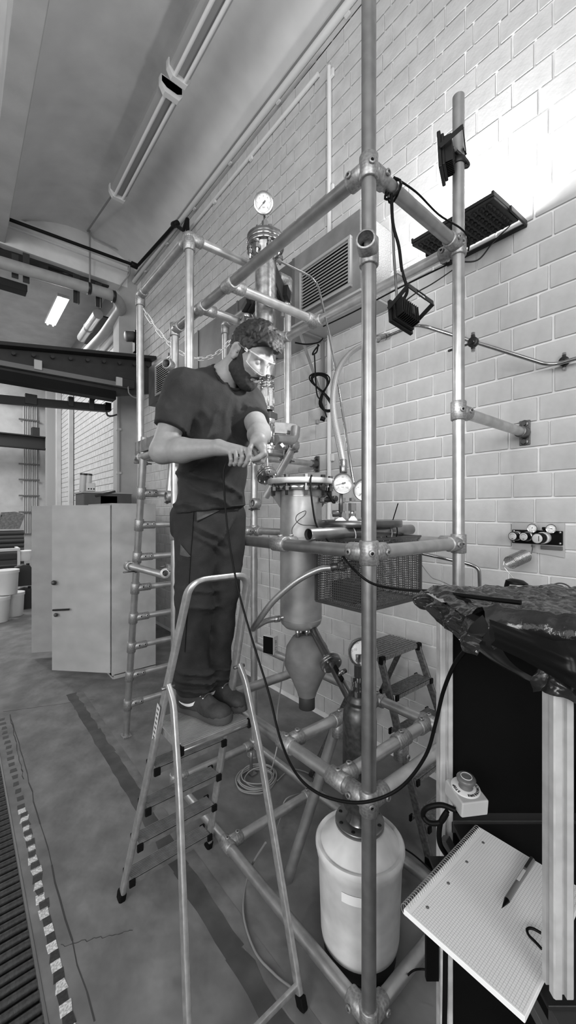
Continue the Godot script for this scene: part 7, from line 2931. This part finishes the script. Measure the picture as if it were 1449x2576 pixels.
class Hairline extends Field:
	var c: Vector3
	var b: Basis
	func copy(t: Field, at0: Vector3, bs: Basis) -> void:
		kind = t.kind; pa = t.pa; pb = t.pb; ra = t.ra; rb = t.rb; kk = t.kk; fr = t.fr; noise = t.noise; amp = t.amp
		c = at0
		b = bs.inverse()
	func at(p: Vector3) -> float:
		var q := b * (p - c)
		# below the hairline the hair leaves the face, the ears and the nape free
		var line := 0.084
		if q.z < 0.078: line = lerpf(0.084, 0.046, clampf((0.078 - q.z) / 0.03, 0.0, 1.0))
		if q.z < 0.045: line = lerpf(0.046, -0.030, clampf((0.045 - q.z) / 0.035, 0.0, 1.0))
		if q.z < -0.004: line = lerpf(-0.030, 0.018, clampf((-0.004 - q.z) / 0.012, 0.0, 1.0)) if q.z > -0.034 else lerpf(0.0, -0.062, clampf((-0.034 - q.z) / 0.02, 0.0, 1.0))
		var d := super.at(p)
		return maxf(d, line - q.y)

class Beard extends Field:
	var c: Vector3
	var b: Basis
	func at(p: Vector3) -> float:
		var q := b.inverse() * (p - c)
		var d := super.at(p)
		# cheek line from the ear to the mouth corner; free lips
		var line := lerpf(-0.052, 0.022, clampf((0.060 - q.z) / 0.065, 0.0, 1.0))
		if absf(q.x) < 0.034 and q.z > 0.05: line = -0.050 - 0.25 * absf(q.x)
		d = maxf(d, q.y - line)
		var lip := Vector3(q.x / 0.017, (q.y + 0.071) / 0.0062, (q.z - 0.09) / 0.03).length() - 1.0
		d = maxf(d, -lip * 0.008)
		d = maxf(d, lerpf(-0.030, 0.012, clampf((q.y + 0.03) / 0.05, 0.0, 1.0)) - q.z)
		return d

func shoe(o: Node3D, heel: Vector3, toe: Vector3, near: bool) -> void:
	var d := (toe - heel).normalized()
	var l := heel.distance_to(toe)
	var s := V(0, 1, 0).cross(d).normalized()   # towards the wearer's left
	var P := func(x: float, y: float, z: float) -> Vector3: return heel + s * x + V(0, y, 0) + d * z * l
	var b := Basis(s, Vector3.UP, d)
	var f := Field.new()
	f.egg(P.call(0, 0.055, 0.16), Vector3(0.040, 0.058, 0.048), b)
	f.egg(P.call(0, 0.05, 0.40), Vector3(0.042, 0.056, 0.10), b, 0.03)
	f.egg(P.call(-0.003, 0.038, 0.72), Vector3(0.051, 0.042, 0.078), b, 0.03)
	f.egg(P.call(0, 0.036, 0.84), Vector3(0.045, 0.034, 0.045), b, 0.02)
	f.cone(P.call(0, 0.08, 0.20), P.call(0, 0.135, 0.17), 0.047, 0.048, 0.03)
	f.cone(P.call(0, 0.11, 0.36), P.call(0, 0.075, 0.56), 0.030, 0.026, 0.03)
	f.cuts = [[P.call(0, 0.024, 0), V(0, -1, 0)], [P.call(0, 0.15, 0), V(0, 1, 0)]]
	var n := FastNoiseLite.new()
	n.seed = 3
	n.frequency = 22.0
	f.noise = n
	f.amp = 0.0022
	var m := MB.new()
	f.net(m, P.call(0, 0.08, 0.5) - V(0.19, 0.09, 0.19), P.call(0, 0.08, 0.5) + V(0.19, 0.09, 0.19), 0.006)
	var sh := part(o, "shoe", m, M(0.22, 0.7, 0.0, "cloth", 0.06, "fine", 0.5))
	# sole: outline swept up, with a foxing line
	var out := []
	for q in [[0.0, -0.01], [0.028, 0.02], [0.038, 0.10], [0.040, 0.25], [0.040, 0.45], [0.048, 0.62], [0.055, 0.75], [0.052, 0.87], [0.036, 0.96], [0.012, 1.0]]: out.append(q)
	var k := out.size() - 1
	var full := out.duplicate()
	while k > 0:
		full.append([-out[k][0] * 0.98, out[k][1]])
		k -= 1
	var rows := []
	for h in [[0.0, 0.94], [0.004, 1.0], [0.016, 1.01], [0.020, 0.985], [0.023, 1.0], [0.034, 0.985], [0.037, 0.93]]:
		var row := []
		for q in full: row.append(P.call(q[0] * h[1], h[0] + 0.006 * maxf(0.0, q[1] - 0.8) * 5.0 * 0.4, 0.5 + (q[1] - 0.5) * (1.0 - (1.0 - h[1]) * 0.4)))
		rows.append(row)
	m = MB.new()
	m.sheet(rows, true)
	for e in [0, 6]:
		var c: Vector3 = P.call(0, 0.0 if e == 0 else 0.037, 0.5)
		for q in full.size(): m.poly3(c, rows[e][q], rows[e][(q + 1) % full.size()], V(0, -1 if e == 0 else 1, 0))
	part(sh, "sole", m, M(0.25, 0.8))
	# laces
	m = MB.new()
	for q in 6:
		var z := 0.34 + q * 0.048
		var pts := []
		for i in 9:
			var x := lerpf(-0.024, 0.024, i / 8.0)
			pts.append(f.hit(P.call(x, 0.19, z + (0.01 if q % 2 else -0.01) * (i / 8.0)), V(0, -1, 0), 0.002))
		m.tube(pts, 0.0032, 6)
	var bow: Vector3 = f.hit(P.call(0, 0.2, 0.33), V(0, -1, 0), 0.004)
	for sg in [-1.0, 1.0]:
		m.tube(curve([bow, bow + s * 0.03 * sg + V(0, 0.012, 0.0), bow + s * 0.045 * sg + V(0, -0.006, 0) + d * 0.012, bow + s * 0.02 * sg + d * 0.014, bow], 5), 0.0022, 6)
		m.tube(curve([bow, bow + s * 0.022 * sg + d * 0.03 + V(0, -0.004, 0), bow + s * 0.036 * sg + d * 0.05 + V(0, -0.03, 0)], 5), 0.0022, 6)
	part(sh, "laces", m, M(0.34, 0.7))
	m = MB.new()
	for q in 5:
		for sg in [-1.0, 1.0]:
			var e: Vector3 = f.hit(P.call(0.028 * sg, 0.19, 0.36 + q * 0.052), V(0, -1, 0), 0.001)
			m.ball(e, Vector3.ONE * 0.0052, Basis.IDENTITY, 8, 6)
	part(sh, "eyelets", m, M(0.8, 0.25, 0.8))
	# the white curved stripe on the outer side
	var g := []
	for i in 17:
		var t := i / 16.0
		# runs forward, dips, and rises to a thin tail at the heel side
		var z := lerpf(0.17, 0.42, t)
		var yc := 0.066 - 0.018 * sin(t * PI * 0.75) + 0.016 * t * t
		var w := 0.002 + 0.013 * pow(t, 0.8)
		var row := []
		for jj in 4:
			var y := yc + w * (jj / 3.0 - 0.5) * 2.0 * 0.7
			row.append(f.hit(P.call(-0.12, y, z + 0.03 * (jj / 3.0) * t), s, 0.0015))
		g.append(row)
	m = MB.new()
	m.sheet(g)
	part(sh, "side_stripe", m, M(0.88, 0.5))

func cable(called: String, label: String, pts: Array, r: float, mt: Material, per := 8, r_end := -1.0) -> Node3D:
	var o := thing(called, label, "cable", pts[0])
	var m := MB.new()
	m.tube(curve(pts, per), r, 8, true, r_end)
	part(o, "cable_run", m, mt)
	return o

func build_cables() -> void:
	var bk := M(0.05, 0.45)
	# the black lead from the vessel lid in a sag over the front rail to the covered rig
	cable("black_lead", "black lead from the vessel lid sagging past the corner post to the covered rack", [V(1.454, 2.128, -1.548), V(1.428, 2.141, -1.518), V(1.403, 2.106, -1.5), V(1.362, 1.986, -1.442), V(1.293, 1.872, -1.331), V(1.194, 1.793, -1.113), V(1.09, 1.746, -0.94), V(1.107, 1.703, -0.873), V(1.091, 1.702, -0.757), V(0.881, 1.758, -0.515), V(0.832, 1.771, -0.426), V(0.823, 1.775, -0.355), V(0.823, 1.778, -0.296)], 0.0048, bk)
	# the heavier black cable that hangs from the hand rail through the frame up to the cover
	cable("black_cable", "black cable hanging in a deep sag from the technician's hands to the plastic cover", [V(0.793, 2.139, -1.311), V(0.784, 2.125, -1.313), V(0.78, 2.075, -1.316), V(0.786, 1.887, -1.298), V(0.781, 1.688, -1.224), V(0.786, 1.519, -1.141), V(0.784, 1.362, -1.039), V(0.764, 1.252, -0.951), V(0.748, 1.201, -0.86), V(0.755, 1.186, -0.777), V(0.783, 1.198, -0.688), V(0.814, 1.228, -0.623), V(0.847, 1.277, -0.57), V(0.87, 1.362, -0.524), V(0.87, 1.45, -0.498), V(0.847, 1.543, -0.466), V(0.809, 1.629, -0.419), V(0.786, 1.688, -0.373), V(0.785, 1.707, -0.361)], 0.0036, bk, 8, 0.0046)
	# thin loop round the vessel
	cable("thin_cable", "thin dark wire making a loose loop in front of the steel vessel", [V(1.429, 1.867, -1.386), V(1.417, 1.88, -1.488), V(1.39, 1.883, -1.55), V(1.379, 1.904, -1.585), V(1.384, 1.935, -1.581), V(1.416, 1.956, -1.554), V(1.413, 1.933, -1.556), V(1.387, 1.904, -1.578), V(1.363, 1.862, -1.598), V(1.364, 1.82, -1.597)], 0.0022, M(0.2, 0.5))
	# pale cable coil on the floor, under the frame
	var cc := V(1.677, 0, -2.353)
	var o := thing("cable_coil", "coil of thin pale cable lying on the floor under the scaffold", "cable", cc)
	var m := MB.new()
	for k in 8:
		var pts := []
		var rr := rng.randf_range(0.10, 0.155)
		var off := V(rng.randf_range(-0.02, 0.02), 0.006 + k * 0.005, rng.randf_range(-0.02, 0.02))
		for q in 33:
			var a := TAU * q / 32.0
			pts.append(cc + off + V(cos(a) * rr * 1.05, 0.004 * sin(a * 3 + k), sin(a) * rr))
		m.tube(pts, 0.0042, 6, false)
	part(o, "cable_loops", m, M(0.60, 0.5))
	m = MB.new()
	m.tube(curve([cc + V(0.13, 0.02, -0.02), V(1.526, 0.345, -1.983), V(1.555, 0.52, -1.959), V(1.611, 0.619, -2.042), V(1.633, 0.827, -2.024), V(1.647, 0.983, -2.012)], 6), 0.0042, 6)
	part(o, "cable_lead", m, M(0.60, 0.5))
	m = MB.new()
	m.tube(curve([cc + V(0.1, 0.01, 0.1), V(1.946, 0.01, -2.282), V(2.01, 0.01, -2.111), V(1.848, 0.03, -2.02), V(1.633, 0.1, -1.975), V(1.565, 0.02, -1.951), V(1.42, 0.05, -1.826)], 6), 0.0042, 6)
	part(o, "cable_lead", m, M(0.60, 0.5))
	# pale hose lying from the frame rail to the ladder foot
	cable("pale_hose", "thin grey hose lying in a long bow on the floor left of the drum", [V(1.195, 0.286, -1.608), V(1.213, 0.02, -1.775), V(1.075, 0.008, -1.628), V(1.015, 0.008, -1.448), V(1.027, 0.008, -1.32), V(1.048, 0.008, -1.247), V(1.058, 0.008, -1.204)], 0.0055, M(0.50, 0.5))
	# a caster and a black power strip by the front corner
	var ps := thing("power_strip", "black handle-shaped bar with a lead lying on the floor in front of the drum", "power strip", V(1.222, 0.02, -1.162))
	m = MB.new()
	m.tube([V(1.22, 0.02, -1.226), V(1.221, 0.02, -1.099)], 0.014, 12)
	part(ps, "bar", m, M(0.04, 0.5))
	m = MB.new()
	m.tube(curve([V(1.221, 0.02, -1.099), V(1.261, 0.012, -1.065), V(1.319, 0.012, -1.01), V(1.375, 0.03, -0.954), V(1.392, 0.12, -0.9), V(1.422, 0.13, -0.875), V(1.439, 0.14, -0.842)], 6), 0.0038, 6)
	part(ps, "lead", m, M(0.05, 0.5))
	# dark thin lead by the small ladder
	cable("floor_lead", "dark thin lead running slack from the drum to the foot of the small step ladder", [V(1.68, 0.3, -1.165), V(1.793, 0.2, -1.148), V(1.862, 0.12, -1.089), V(1.869, 0.1, -1.039)], 0.004, bk)
	# shackle plate hanging on the low rail
	var sh := thing("bar_foot", "small bright fork-shaped foot standing beside the cable coil", "foot", V(1.691, 0, -2.455))
	m = MB.new()
	m.box(V(1.691, 0, -2.455) + V(0, 0.008, 0), V(0.05, 0.014, 0.09), 0.006)
	m.rod(V(1.691, 0, -2.455) + V(0, 0.01, 0), V(1.691, 0, -2.455) + V(0, 0.16, 0), 0.012, 12)
	part(sh, "foot_plate", m, M(0.6, 0.3, 0.85))
